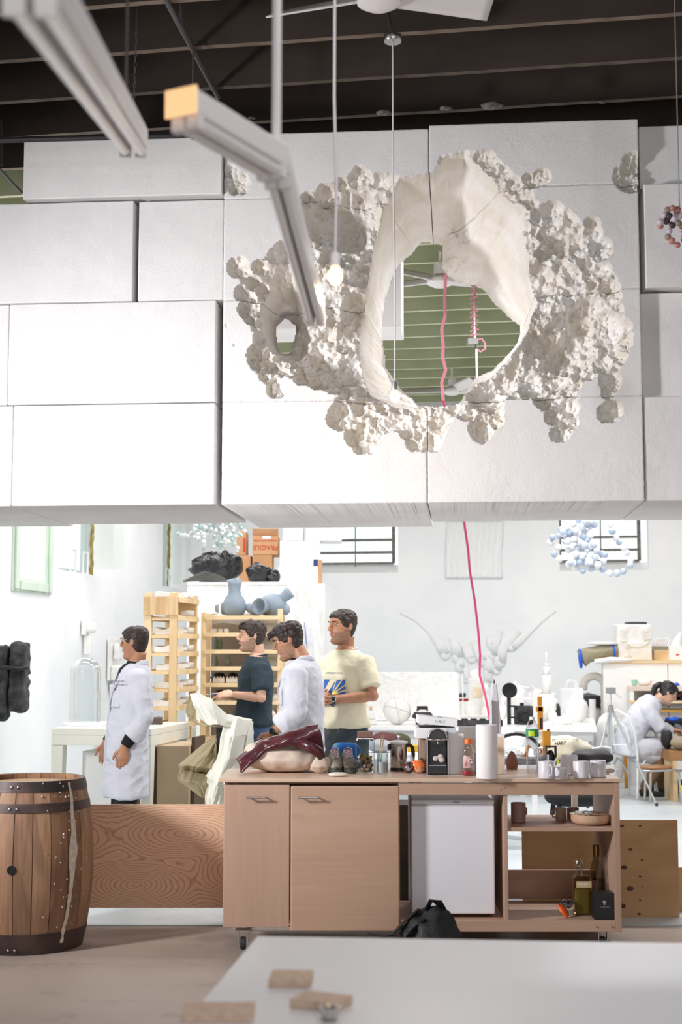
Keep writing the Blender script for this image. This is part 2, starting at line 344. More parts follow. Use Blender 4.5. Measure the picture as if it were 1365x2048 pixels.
# ceiling deck and its joists
c = M(); p = [RM(u, v, z) for z in (5.36, 5.46) for u, v in ((-.3, -25), (11.7, -25), (11.7, .3), (-.3, .3))]
c.add(p, [(3, 2, 1, 0), (4, 5, 6, 7), (0, 1, 5, 4), (1, 2, 6, 5), (2, 3, 7, 6), (3, 0, 4, 7)])
ceil = struct(c.build('ceiling', mat('ceiling_deck', (96, 92, 76), .85, rgb2=(80, 76, 62), scale=2)))
jm = {}
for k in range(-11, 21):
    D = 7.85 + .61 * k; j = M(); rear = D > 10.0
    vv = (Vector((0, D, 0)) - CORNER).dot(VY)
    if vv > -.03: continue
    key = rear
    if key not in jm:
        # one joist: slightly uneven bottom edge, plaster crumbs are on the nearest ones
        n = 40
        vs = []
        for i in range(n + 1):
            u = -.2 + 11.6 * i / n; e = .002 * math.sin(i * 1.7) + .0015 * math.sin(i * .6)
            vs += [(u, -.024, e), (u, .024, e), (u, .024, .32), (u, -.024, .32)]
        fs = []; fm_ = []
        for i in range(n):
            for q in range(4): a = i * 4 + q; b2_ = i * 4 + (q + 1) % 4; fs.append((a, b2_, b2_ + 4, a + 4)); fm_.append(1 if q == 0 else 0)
        j.add(vs, fs); j.fm = fm_; o = j.build('joist', [m_greenlitjoist, m_olive_edge] if rear else [m_brownjoist, m_brown_edge], ceil); jm[key] = o
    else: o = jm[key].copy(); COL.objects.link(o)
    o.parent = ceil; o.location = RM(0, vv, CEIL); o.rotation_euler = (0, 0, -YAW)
m_plast = mat('plaster_crumb', (150, 142, 138), .9, rgb2=(104, 96, 92), scale=40, bump=.8)
for px, py, rx in ((985, 212, .07), (893, 217, .04), (769, 226, .05), (447, 230, .02), (505, 236, .025), (1205, 205, .02)):
    D = 8.46 - (px - 682) / F * 8.4 * math.tan(YAW) - .03; c0 = P(px, py, D); q = M()
    q.ball((0, 0, 0), (rx, .012, rx * .38), 16); o = q.build('plaster_patch', m_plast, ceil, smooth=True); o.location = c0
    v = verts_np(o)
    for a in range(len(v)): v[a] *= 1 + .35 * noise.noise(Vector(v[a] * 60))
    set_verts(o, v)

# ================================================================= FOAM WALL
FY = math.radians(4.9); FU = Vector((math.cos(FY), -math.sin(FY), 0)); FN = Vector((math.sin(FY), math.cos(FY), 0)); FO = Vector((0, 8.15, 0))
def fw(px, py, off=0.0):
    a = P(px, py, 1.0) - Vector((0, 0, CZ)); o = Vector((0, 0, CZ)); t = (FO + FN * off - o).dot(FN) / a.dot(FN); q = o + a * t
    return ((q - FO).dot(FU), q.z)
def FW(u, n, z): return FO + FU * u + FN * n + Vector((0, 0, z))
m_foam = mat('white_foam', (240, 238, 238), .75, rgb2=(233, 231, 231), scale=3, bump=.5, bscale=70, bdist=.004)
m_carved = mat('carved_white_foam', (242, 239, 237), .8, rgb2=(232, 226, 216), scale=6, bump=.9, bscale=90, bdist=.006)
fwall = thing('foam_block_wall', 'huge white foam block wall with a ragged carved hole hanging over the counter', 'wall sculpture', FO, -FY)
def loc(v): return Vector(((v - FO).dot(FU), (v - FO).dot(FN), v.z))
T = 1.22
zr = [fw(430, 1010)[1], fw(430, 805)[1], fw(430, 600)[1], fw(430, 397)[1]]      # row heights
ztop = fw(640, 262)[1]
def pblock(u0, u1, z0, z1, front=0.0, T=T):
    b = M(); g = .003
    def fn(x, y):
        u = u0 + g + (u1 - u0 - 2 * g) * x; z = z0 + g + (z1 - z0 - 2 * g) * y
        return (u, front + .004 * noise.noise(Vector((u * 3, z * 3, 1))) + .002 * noise.noise(Vector((u * 14, z * 14, 5))), z)
    n1 = max(4, int((u1 - u0) / .04)); n2 = max(4, int((z1 - z0) / .04)); b.grid(fn, n1, n2)
    vs = []
    ring = [(i, 0) for i in range(n1)] + [(n1 - 1, j) for j in range(1, n2)] + [(i, n2 - 1) for i in range(n1 - 2, -1, -1)] + [(0, j) for j in range(n2 - 2, 0, -1)]
    idx = [j * n1 + i for i, j in ring]; k0 = len(b.v)
    for q in idx: p = b.v[q]; b.v.append((p[0], front + T, p[2]))
    K = len(idx)
    for i in range(K): b.f.append((idx[i], idx[(i + 1) % K], k0 + (i + 1) % K, k0 + i)); b.fm.append(0)
    b.f.append(tuple(k0 + i for i in range(K))); b.fm.append(0)
    return b.build('foam_block', m_foam, fwall, bevel=.006)
U = lambda px, py=700: fw(px, py)[0]
pblock(U(49, 340), U(447, 340), fw(250, 397)[1], fw(250, 276)[1], -.03)
pblock(U(1283, 300), U(1283, 300) + 1.2, fw(1330, 366)[1], fw(1330, 238)[1], .10)
pblock(U(272, 500) - 1.22, U(272, 500) - .012, zr[2], zr[3], -.01)
pblock(U(272, 500) - 2.45, U(272, 500) - 1.235, zr[2], zr[3], .0)
pblock(U(433, 700) - 1.25, U(433, 700), zr[1], zr[2], -.008)
pblock(U(433, 700) - 2.48, U(433, 700) - 1.25, zr[1], zr[2], 0)
pblock(U(1285, 680), U(1285, 680) + 1.22, zr[1], fw(1330, 579)[1], .07)
pblock(U(25, 900) - 1.2, U(25, 900), zr[0], zr[1], 0, 1.35)
pblock(U(25, 900), U(431, 900), zr[0], zr[1], -.004, 1.22)
pblock(U(1290, 900), U(1290, 900) + 1.22, zr[0], zr[1], .01, 1.24)
# --- carved blocks: lattice in (u, z) with a depth for every vertex
GC = .0068
def polym(pts, off=0.0): return np.array([fw(x, y, off) for x, y in pts])
def inside(poly, X, Z):
    r = np.zeros(X.shape, bool); n = len(poly)
    for i in range(n):
        x0, z0 = poly[i]; x1, z1 = poly[(i + 1) % n]
        if z0 == z1: continue
        c = ((z0 > Z) != (z1 > Z)) & (X < (x1 - x0) * (Z - z0) / (z1 - z0) + x0); r ^= c
    return r
def dist(poly, X, Z):
    d = np.full(X.shape, 9.0); n = len(poly)
    for i in range(n):
        a = poly[i]; b = poly[(i + 1) % n]; e = b - a; L = (e ** 2).sum() + 1e-12
        t = np.clip(((X - a[0]) * e[0] + (Z - a[1]) * e[1]) / L, 0, 1)
        d = np.minimum(d, np.hypot(X - a[0] - t * e[0], Z - a[1] - t * e[1]))
    return d
def vnoise(X, Z, s, seed):
    rs = np.random.RandomState(seed); G = rs.rand(256, 256); x = X * s + 77.3; z = Z * s + 31.7; xi = np.floor(x).astype(int); zi = np.floor(z).astype(int); fx = x - xi; fz = z - zi
    fx = fx * fx * (3 - 2 * fx); fz = fz * fz * (3 - 2 * fz); g = lambda a, b: G[a % 256, b % 256]
    return (g(xi, zi) * (1 - fx) * (1 - fz) + g(xi + 1, zi) * fx * (1 - fz) + g(xi, zi + 1) * (1 - fx) * fz + g(xi + 1, zi + 1) * fx * fz) * 2 - 1
def fbm(X, Z, s, seed, o=4):
    r = 0; a = 1
    for i in range(o): r = r + a * vnoise(X, Z, s * 2 ** i, seed + i); a *= .5
    return r
OUT = polym([(866, 348), (880, 312), (930, 299), (985, 306), (1008, 328), (1035, 352), (1075, 346), (1105, 362), (1068, 378), (1066, 420), (1085, 410), (1110, 405), (1125, 408), (1150, 430), (1172, 452), (1200, 448), (1205, 475), (1228, 490), (1215, 525), (1238, 560), (1242, 590), (1250, 625), (1270, 662), (1258, 712), (1240, 735), (1228, 780), (1236, 820), (1222, 845), (1205, 835), (1212, 790), (1196, 755), (1165, 765), (1157, 800), (1156, 850), (1135, 880), (1104, 884), (1100, 855), (1080, 815), (1062, 795), (1010, 800), (1004, 850), (985, 868), (968, 888), (946, 880), (932, 840), (908, 830), (894, 862), (878, 902), (855, 903), (842, 882), (822, 900), (806, 875), (790, 850), (768, 868), (748, 905), (722, 908), (697, 893), (690, 862), (656, 852), (655, 820), (690, 797), (640, 778), (600, 768), (572, 757), (556, 785), (538, 786), (524, 760), (500, 735), (495, 705), (510, 685), (500, 650), (478, 630), (478, 605), (468, 590), (480, 560), (466, 525), (478, 515), (505, 527), (535, 512), (548, 490), (572, 482), (600, 500), (618, 478), (606, 440), (600, 392), (640, 372), (700, 350), (725, 333), (745, 345), (790, 352), (830, 362)])
R1 = polym([(800, 356), (830, 352), (866, 345), (885, 318), (930, 304), (962, 325), (985, 355), (1010, 392), (1050, 415), (1052, 460), (1060, 520), (1068, 560), (1074, 610), (1064, 650), (1030, 700), (990, 745), (945, 765), (925, 806), (880, 812), (832, 812), (780, 808), (735, 780), (705, 730), (702, 680), (712, 620), (732, 540), (742, 470), (765, 400)])
E1 = polym([(800, 535), (830, 510), (846, 487), (870, 489), (881, 493), (884, 535), (898, 552), (925, 570), (958, 570), (985, 605), (1010, 630), (1043, 655), (1032, 690), (1010, 715), (985, 740), (945, 755), (928, 790), (918, 812), (836, 812), (812, 790), (790, 765), (775, 735), (768, 700), (764, 672), (770, 600), (790, 560)], T)
R2 = polym([(560, 492), (590, 482), (606, 500), (600, 545), (604, 600), (625, 630), (640, 660), (625, 700), (596, 728), (560, 722), (530, 690), (515, 640), (520, 590), (540, 540)])
T2 = .46
E2 = polym([(554, 690), (553, 655), (570, 638), (588, 650), (590, 688), (575, 705), (560, 706)], T2)
E2B = polym([(540, 720), (540, 640), (570, 620), (605, 640), (605, 715)], T)
u0 = U(448, 340); u1 = U(1290, 900) ; NX = int((u1 - u0) / GC) + 1; NZ = int((ztop + .12 - zr[0]) / GC) + 1
xs = u0 + np.arange(NX + 1) * GC; zs = zr[0] + np.arange(NZ + 1) * GC; X, Z = np.meshgrid(xs, zs)   # [z, x]
inO = inside(OUT, X, Z); dO = dist(OUT, X, Z)
Xw = X + .012 * fbm(X, Z, 22, 3); Zw = Z + .012 * fbm(X, Z, 22, 9)
base = np.where(inO, .05 * (1 - np.exp(-dO / .05)), 0.0)
for px, py, r, d in ((690, 440, 60, .26), (640, 430, 40, .12), (740, 400, 40, .10), (765, 500, 50, .16), (775, 610, 60, .34), (700, 640, 50, .22), (730, 730, 60, .26), (655, 745, 45, .14), (600, 600, 45, .28), (620, 690, 40, .26), (1110, 470, 30, .08), (1105, 560, 30, .10), (1170, 630, 42, .20), (1100, 680, 45, .12), (1120, 720, 40, .12), (1030, 760, 45, .12), (1160, 700, 40, .14), (560, 560, 40, .16), (530, 640, 30, .06), (1075, 600, 20, .05), (800, 790, 40, .12)):
    cu, cz = fw(px, py); rr = r / 349.0; base += np.where(inO, d * np.exp(-((Xw - cu) ** 2 + (Zw - cz) ** 2) / (2 * (rr * .75) ** 2)) * (1 - np.exp(-dO / .05)), 0)
Xt = X + .012 * fbm(X, Z, 7, 3, 2) + .003 * fbm(X, Z, 30, 5, 1); Zt = Z + .012 * fbm(X, Z, 7, 9, 2) + .003 * fbm(X, Z, 30, 8, 1)
def tunnel(R, E, p, T=T):
    di = np.where(inside(R, Xt, Zt), dist(R, Xt, Zt), 0); ie = inside(E, Xt, Zt); de = dist(E, Xt, Zt)
    s = di / (di + de + 1e-6); s = np.where(ie, 1.0, s); return (s ** p) * T, ie
t1, e1 = tunnel(R1, E1, .72); t2, e2 = tunnel(R2, E2, .8, T2)
base = np.maximum(base, base * .3 + t1); base = np.maximum(base, base * .3 + t2)
deep = np.clip((np.maximum(t1, t2) - .05) / .15, 0, 1)
depth = base.copy(); rs = np.random.RandomState(5)
def scoop(cu, cz, r, push=1.0):
    global depth
    i0 = max(0, int((cu - r - u0) / GC)); i1 = min(NX + 1, int((cu + r - u0) / GC) + 2); j0 = max(0, int((cz - r - zr[0]) / GC)); j1 = min(NZ + 1, int((cz + r - zr[0]) / GC) + 2)
    if i1 <= i0 or j1 <= j0: return
    xx = X[j0:j1, i0:i1]; zz = Z[j0:j1, i0:i1]; d2 = r * r - (xx - cu) ** 2 - (zz - cz) ** 2
    ci = min(NX, max(0, int((cu - u0) / GC))); cj = min(NZ, max(0, int((cz - zr[0]) / GC)))
    h = base[cj, ci] * .9 + np.sqrt(np.maximum(d2, 0)) * push * (1.25 if r < .05 else 1.0); dd = deep[cj, ci]
    depth[j0:j1, i0:i1] = np.where(d2 > 0, np.maximum(depth[j0:j1, i0:i1], np.where(dd > .5, depth[j0:j1, i0:i1], h)), depth[j0:j1, i0:i1])
n = len(OUT); cen = []
for i in range(n):                                       # scoops along the ragged edge
    a, b = OUT[i], OUT[(i + 1) % n]; L = np.hypot(*(b - a)); k = max(1, int(L / .075))
    for q in range(k):
        t = (q + rs.rand() * .6) / k; nx, nz = -(b - a)[1] / L, (b - a)[0] / L; sg = 1 if True else -1
        c = a + (b - a) * t; r = .030 + .040 * rs.rand()
        for sg in (1, -1):
            cc = c + np.array([nx, nz]) * sg * r * .85
            ci = int((cc[0] - u0) / GC); cj = int((cc[1] - zr[0]) / GC)
            if 0 <= ci <= NX and 0 <= cj <= NZ and inO[cj, ci]: cen.append((cc[0], cc[1], r))
for q in range(5200):
    cu = xs[0] + rs.rand() * (xs[-1] - xs[0]); cz = zs[0] + rs.rand() * (zs[-1] - zs[0]); r = .030 + .095 * rs.rand() ** 1.8
    ci = min(NX, int((cu - u0) / GC)); cj = min(NZ, int((cz - zr[0]) / GC))
    if not inO[cj, ci] or dO[cj, ci] < r * .6: continue
    if any((cu - a) ** 2 + (cz - b) ** 2 < (.62 * (r + c)) ** 2 for a, b, c in cen): continue
    cen.append((cu, cz, r))
for c_ in cen: scoop(*c_, push=.95)
for px, py, r in ((478, 368, .075), (463, 345, .05), (1262, 352, .10), (1275, 335, .10), (470, 690, .012), (500, 640, .02), (455, 650, .012)):
    c_ = fw(px, py); scoop(c_[0], c_[1], r, .55)
car = depth > .004
rough = fbm(X, Z, 30, 40, 4); fine = fbm(X, Z, 75, 60, 2)
depth = depth + np.where(car, .024 * rough + .010 * fine, .0012 * fbm(X, Z, 9, 90) + .0006 * fine)
depth = depth + deep * (.020 * fbm(X, Z * .7, 11, 120, 4)) * car
hole = (e1 | e2)
def grow(a):
    b = a.copy()
    for i in (-1, 0, 1):
        for j in (-1, 0, 1): b |= np.roll(np.roll(a, i, 0), j, 1)
    return b
depth = np.where(grow(e1) & ~e1, T, depth); depth = np.where(grow(e2) & ~e2, T2 + .04, depth)
hb = inside(E2B, X, Z)
cr = fbm(X, Z, 6, 200, 3)
# lattice cells -> blocks
def carved(u_a, u_b, z_a, z_b, front, TT=T, name='carved_foam_block'):
    i0 = max(0, round((u_a - u0) / GC)); i1 = min(NX, round((u_b - u0) / GC)); j0 = max(0, round((z_a - zr[0]) / GC)); j1 = min(NZ, round((z_b - zr[0]) / GC))
    d = depth[j0:j1 + 1, i0:i1 + 1].copy(); h = hole[j0:j1 + 1, i0:i1 + 1]; hbl = hb[j0:j1 + 1, i0:i1 + 1]; x = X[j0:j1 + 1, i0:i1 + 1].copy(); z = Z[j0:j1 + 1, i0:i1 + 1].copy()
    nz, nx = d.shape; gap = .0022 + .0014 * np.random.rand(nz, nx)
    x[:, 0] += gap[:, 0]; x[:, -1] -= gap[:, -1]; z[0, :] += gap[0, :]; z[-1, :] -= gap[-1, :]
    d[:, 0] += .003; d[:, -1] += .003; d[0, :] += .003; d[-1, :] += .003
    d = np.minimum(d, T - .01); y = np.maximum(d, 0) if front == 0 else np.where(d > .012, d, d + front)
    cell = ~(h[:-1, :-1] | h[1:, :-1] | h[:-1, 1:] | h[1:, 1:])
    V = np.stack([x, y, z], -1).reshape(-1, 3); id_ = np.arange(nz * nx).reshape(nz, nx)
    q = np.stack([id_[:-1, :-1], id_[:-1, 1:], id_[1:, 1:], id_[1:, :-1]], -1)[cell]
    carc = (d[:-1, :-1] > .012)[cell]
    # side skirts
    per = [(id_[0, i], id_[0, i + 1], cell[0, i]) for i in range(nx - 1)] + [(id_[j, -1], id_[j + 1, -1], cell[j, -1]) for j in range(nz - 1)] + [(id_[-1, i + 1], id_[-1, i], cell[-1, i]) for i in range(nx - 2, -1, -1)] + [(id_[j + 1, 0], id_[j, 0], cell[j, 0]) for j in range(nz - 2, -1, -1)]
    V = V.tolist(); Q = q.tolist(); mi = carc.astype(int).tolist(); bk = {}
    def back(i):
        if i not in bk: bk[i] = len(V); V.append([V[i][0], (.4 if V[i][0] < U(620, 600) and abs(V[i][2] - zr[2]) < .1 else TT), V[i][2]])
        return bk[i]
    for a, b, ok in per:
        if ok: Q.append([a, back(a), back(b), b]); mi.append(0)
    st = 4
    for j in range(0, nz - 1, st):
        for i in range(0, nx - 1, st):
            j2 = min(j + st, nz - 1); i2 = min(i + st, nx - 1)
            if cell[j:j2, i:i2].all() and not hbl[j:j2, i:i2].any(): k = len(V); V += [[x[j, i], TT, z[j, i]], [x[j, i2], TT, z[j, i2]], [x[j2, i2], TT, z[j2, i2]], [x[j2, i], TT, z[j2, i]]]; Q.append([k + 3, k + 2, k + 1, k]); mi.append(0)
    me = bpy.data.meshes.new(name); me.from_pydata(V, [], Q); me.materials.append(m_foam); me.materials.append(m_carved)
    me.polygons.foreach_set('material_index', mi); me.polygons.foreach_set('use_smooth', [True] * len(Q)); me.set_sharp_from_angle(angle=math.radians(62))
    o = bpy.data.objects.new(name, me); COL.objects.link(o); o.parent = fwall; return o
za2 = fw(640, 393)[1]; za3 = fw(1180, 369)[1]; zc = fw(1180, 579)[1]; uA = U(859, 300); uB = U(1066, 450); uD = U(854, 900)
carved(u0, uA, za2, fw(650, 262)[1], 0); carved(uA, U(1281, 300), za3 - .0, fw(1070, 243)[1], 0)
ub2 = U(276, 500)
carved(u0, uA, zr[2], za2, 0); 
carved(uA, U(1290, 900), zc, za3, 0)
pblock(ub2, u0 + .004, zr[2], za2, 0)
carved(U(436, 700), uD, zr[1], zr[2], 0); carved(uD, U(1284, 680), zr[1], zc, 0)
carved(U(433, 900), uD, zr[0], zr[1], 0, 1.58); carved(uD, U(1290, 900), zr[0], zr[1], 0, 1.2)
if zr[2] < zc: pass
# right row-two end block standing proud of its neighbours
pblock(U(1290, 480) + .0, U(1290, 480) + 1.1, zc, fw(1330, 366)[1], 0)
# rear block seen through the opening
a = P(803, 655, 9.95); la = loc(a); b = M(); b.bb((la.x - 1.1, la.y, la.z), (la.x, la.y + .42, la.z + 1.15)); b.build('foam_block', m_foam, fwall, bevel=.008)
# ================================================================= COUNTER
m_ply = wood('birch_plywood', (190, 157, 136), (182, 148, 127), 'z', ring=3, dist=2, contrast=(.1, .9), rough=.5, fine=.35)
m_plyh = wood('birch_plywood_flat', (194, 160, 138), (184, 148, 124), 'x', ring=3, contrast=(.1, .9), rough=.5, fine=.35)
m_plytop = wood('birch_plywood_top', (222, 192, 168), (212, 180, 156), 'x', ring=3, contrast=(.1, .9), rough=.35, fine=.3)
m_fir = wood('fir_plywood', (222, 172, 128), (184, 124, 82), 'x', ring=16, coarse=.55, contrast=(.35, .9), rough=.45, fine=.3)
m_pine = wood('pale_pine', (236, 212, 168), (222, 190, 142), 'x', ring=4, contrast=(.3, .8), fine=.3)
m_pinez = wood('pale_pine_upright', (236, 212, 168), (222, 190, 142), 'z', ring=4, contrast=(.3, .8), fine=.3)
m_knotply = wood('knotty_plywood', (200, 160, 112), (186, 144, 98), 'x', ring=5, contrast=(.3, .8), fine=.4)
m_knot = mat('plywood_knot', (98, 66, 44), .7, rgb2=(70, 46, 32), scale=30)
m_chrome = mat('brushed_steel', (200, 200, 202), .25, metal=1)
m_black = mat('black_plastic', (26, 26, 28), .4)
m_blackm = mat('matte_black', (30, 30, 32), .8)
m_rubber = mat('dark_rubber', (44, 42, 42), .7)
m_whitep = mat('white_plastic', (240, 240, 241), .35)
m_whitel = mat('white_lacquer', (247, 247, 245), .3)
m_paper = mat('white_paper', (246, 246, 248), .8)
m_card = mat('brown_cardboard', (192, 150, 110), .85, rgb2=(182, 138, 100), scale=5)
m_plaster = mat('white_plaster', (244, 243, 240), .85, rgb2=(232, 231, 226), scale=12, bump=.35, bscale=40)
m_cream = mat('cream_canvas', (212, 196, 182), .9, rgb2=(200, 182, 166), scale=30, bump=.4, bscale=300, bdist=.001)
CD = 7.62; ZT = P(840, 1557, CD).z; ct0 = P(682, 1885, CD)
def X_(px, D=CD): return P(px, 1600, D).x
def Z_(py, D=CD): return P(682, py, D).z
DEP = .64
cnt = thing('counter_unit', 'long low plywood kitchen counter on casters with two doors and open bays', 'counter', (0, CD, 0))
def cbox(name, px0, px1, py0, py1, y0, y1, m, bev=.0015, parent=cnt):
    b = M(); b.bb((X_(px0), y0, Z_(py1)), (X_(px1), y1, Z_(py0))); return b.build(name, m, parent, bevel=bev)
b = M(); b.bb((X_(437), -.012, ZT - .018), (X_(1243), DEP, ZT)); b.build('worktop', m_plytop, cnt, bevel=.002)
zb = Z_(1862)
d1 = cbox('door', 448, 579.6, 1570, 1855, 0, .018, m_ply, .003); d2 = cbox('door', 582, 799, 1572, 1862, -.004, .014, m_plyh, .006)
for d, a, b_ in ((d1, 494, 533), (d2, 597.5, 637)):
    h = M(); z = Z_(1594); f = -.034 if d is d1 else -.038
    h.tube([(X_(a), f, z), (X_(b_), f, z)], .005, 10); h.tube([(X_(a + 3), f, z), (X_(a + 3), 0, z)], .0045, 8); h.tube([(X_(b_ - 3), f, z), (X_(b_ - 3), 0, z)], .0045, 8); h.build('handle', m_chrome, d, smooth=True)
cbox('side_panel', 449, 455, 1563, 1855, .019, DEP - .01, m_ply); cbox('side_panel', 1228.5, 1240, 1561, 1864, .0, DEP, m_ply)
cbox('partition', 792, 799, 1572, 1838, .02, DEP - .01, m_ply); cbox('partition', 1008.5, 1016, 1588, 1842, .01, DEP - .01, m_ply)
cbox('apron', 800, 1228, 1566, 1590, .0, .018, m_plyh); cbox('apron', 449, 800, 1562.5, 1568, .03, .048, m_plyh)
cbox('base_rail', 800, 1228.4, 1841, 1864, .004, .022, m_plyh)
b = M(); b.bb((X_(449), .02, Z_(1842) - .018), (X_(1228), DEP - .02, Z_(1842))); b.build('bottom_board', m_plyh, cnt, bevel=.001)
cbox('shelf', 1016.5, 1228, 1656, 1664, .02, DEP - .03, m_plyh)
cbox('back_rail', 1016.5, 1228, 1775, 1838, DEP - .035, DEP - .018, m_plyh)
cbox('back_panel', 456, 792, 1575, 1850, DEP - .012, DEP, m_ply)
for px, py in ((1012, 1576), (1190, 1854), (1221, 1854), (1003, 1579)): s = M(); s.cyl((X_(px), -.001, Z_(py)), (X_(px), .003, Z_(py)), .0035, n=10); s.build('screw', m_rubber, cnt)
for px, y, ex in ((487, .06, .0), (1205, .06, 0), (487, DEP - .08, 0), (1205, DEP - .08, 0)):
    w = M(); x = X_(px); zz = zb; ft = M()
    w.cyl((x - .014, y, .032), (x + .014, y, .032), .032, n=20); c = w.build('caster_wheel', m_rubber, cnt, smooth=True, bevel=.004)
    k = M(); k.bb((x - .026, y - .02, .03), (x - .021, y + .02, zb - .004)); k.bb((x + .021, y - .02, .03), (x + .026, y + .02, zb - .004)); k.bb((x - .04, y - .035, zb - .006), (x + .04, y + .035, zb - .001)); k.cyl((x - .03, y, .032), (x + .03, y, .032), .006, n=8); k.bb((x + .02, y - .045, .02), (x + .034, y - .02, .05)); k.build('caster_fork', m_chrome, c)
# ---- mini fridge
fx0, fx1 = X_(823, 7.70), X_(989, 7.70); fz0 = Z_(1842) + .002; fz1 = Z_(1599, 7.7)
m_fridge = mat('fridge_white', (232, 230, 236), .4, bump=.15, bscale=220, bdist=.001)
fr = thing('mini_fridge', 'small white mini fridge standing in the open bay of the plywood counter', 'fridge', ((fx0 + fx1) / 2, 7.70, fz0))
w = fx1 - fx0; h = fz1 - fz0
b = M(); b.bb((-w / 2 + .004, .045, .014), (w / 2 - .004, .46, h - .004)); b.build('body', m_fridge, fr, bevel=.006)
b = M(); b.bb((-w / 2, 0, .018), (w / 2, .04, h - .03)); b.build('door', m_fridge, fr, bevel=.008, seg=3)
b = M(); b.bb((-w / 2, .0, h - .028), (w / 2, .045, h)); b.build('top_trim', m_fridge, fr, bevel=.008, seg=3)
for x in (-w / 2 + .04, w / 2 - .04):
    for y in (.07, .42): b = M(); b.cyl((x, y, 0), (x, y, .016), .014, n=12); b.build('foot', m_black, fr)
text('Haier', 'brand_lettering', (0.02, -.0008, h - .014), (PI / 2, 0, 0), .016, mat('blue_print', (40, 50, 150), .5), fr)
# ================================================================= PLYWOOD PANELS standing behind
def panel(name, label, px0, px1, pyt, pyb, D, m, th=.018, lean=.0, z0=None):
    a = P(px0, pyb, D); c = P(px1, pyt, D); t = thing(name, label, 'plywood sheet', ((a.x + c.x) / 2, D, a.z)); b = M()
    b.bb((-(c.x - a.x) / 2, 0, 0), ((c.x - a.x) / 2, th, c.z - a.z)); b.build('sheet', m, t, bevel=.001); return t, c.x - a.x, c.z - a.z
pt, pw, ph = panel('plywood_panel', 'low fir plywood barrier with swirling oval grain beside the barrel', 150, 470, 1609, 1816, 8.35, m_fir)
# plain swirl grain: nested ovals from a stretched distance field
mm = bpy.data.materials.new('oval_grain_fir'); mm.use_nodes = True; nt = mm.node_tree; bs = nt.nodes['Principled BSDF']; bs.inputs['Roughness'].default_value = .38
tc = nt.nodes.new('ShaderNodeTexCoord'); nz = nt.nodes.new('ShaderNodeTexNoise'); nz.inputs['Scale'].default_value = 4.5; nz.inputs['Detail'].default_value = 3; nt.links.new(tc.outputs['Object'], nz.inputs[0])
def node_oval(cx, cz, sx, sz):
    mp = nt.nodes.new('ShaderNodeMapping'); mp.inputs['Location'].default_value = (-cx * sx, 0, -cz * sz); mp.inputs['Scale'].default_value = (sx, 0, sz); nt.links.new(tc.outputs['Object'], mp.inputs[0])
    ln = nt.nodes.new('ShaderNodeVectorMath'); ln.operation = 'LENGTH'; nt.links.new(mp.outputs[0], ln.inputs[0]); return ln.outputs['Value']
o1 = node_oval(.17, .42, 1.0, 3.0); o2 = node_oval(-.10, .13, 1.3, 3.2); o3 = node_oval(.50, .20, 1.6, 2.6); o4 = node_oval(-.62, .40, 1.2, 2.8)
def mth(op, a, b=None):
    n = nt.nodes.new('ShaderNodeMath'); n.operation = op
    for i, q in enumerate((a, b)):
        if q is None: continue
        if isinstance(q, (int, float)): n.inputs[i].default_value = q
        else: nt.links.new(q, n.inputs[i])
    return n.outputs[0]
def smin(a, b):
    n = nt.nodes.new('ShaderNodeMath'); n.operation = 'SMOOTH_MIN'; nt.links.new(a, n.inputs[0]); nt.links.new(b, n.inputs[1]); n.inputs[2].default_value = .25; return n.outputs[0]
dd = smin(smin(o1, o2), smin(o3, o4)); dd = mth('ADD', mth('MULTIPLY', dd, 25.0), mth('MULTIPLY', nz.outputs[0], 4.2))
nw = nt.nodes.new('ShaderNodeTexNoise'); nw.inputs['Scale'].default_value = 30; nt.links.new(tc.outputs['Object'], nw.inputs[0])
dd = mth('FRACT', mth('ADD', dd, mth('MULTIPLY', nw.outputs[0], .5))); rp = nt.nodes.new('ShaderNodeValToRGB'); e = rp.color_ramp.elements; e[0].position = .0; e[0].color = (*lin((190, 140, 106)), 1); e[1].position = .30; e[1].color = (*lin((230, 192, 164)), 1); e3 = e.new(.9); e3.color = (*lin((222, 182, 152)), 1); e4 = e.new(1.0); e4.color = (*lin((192, 142, 108)), 1)
nt.links.new(dd, rp.inputs[0]); nt.links.new(rp.outputs[0], bs.inputs['Base Color'])
pt.children[0].data.materials[0] = mm
for x in (-.42, .42): b = M(); b.bb((x - .02, .02, -pt.location.z), (x + .02, .06, ph - .05)); b.build('support_post', m_pinez, pt)
p2, pw2, ph2 = panel('knotty_plywood_panel', 'sheet of knotty plywood standing on the floor at the right end of the counter', 1047, 1356, 1640, 1856, 8.55, m_knotply)
for px, py, rx in ((1245, 1652, 4.5), (1281, 1652, 3), (1262, 1699, 4.5), (1285, 1720, 3), (1249, 1735, 7), (1281, 1753, 3), (1261, 1777, 8), (1245, 1812, 8), (1281, 1801, 3), (1279, 1828, 4), (1283, 1845, 3), (1286, 1772, 2.5)):
    q = P(px, py, 8.55); k = M(); k.ball((q.x - p2.location.x, .0005, q.z - p2.location.z), (rx / 333, .0018, rx * .62 / 333), 14); k.build('knot', m_knot, p2, smooth=True)
for x in (-.4, .3): b = M(); b.bb((x, .02, -p2.location.z), (x + .04, .06, ph2 - .04)); b.build('support_post', m_pinez, p2)
p3, _, _ = panel('narrow_plywood_offcut', 'second plywood sheet behind the knotty one at the picture edge', 1352, 1420, 1735, 1858, 8.75, m_knotply)
b = M(); b.bb((-.05, .02, -p3.location.z), (-.01, .06, .3)); b.build('support_post', m_pinez, p3)

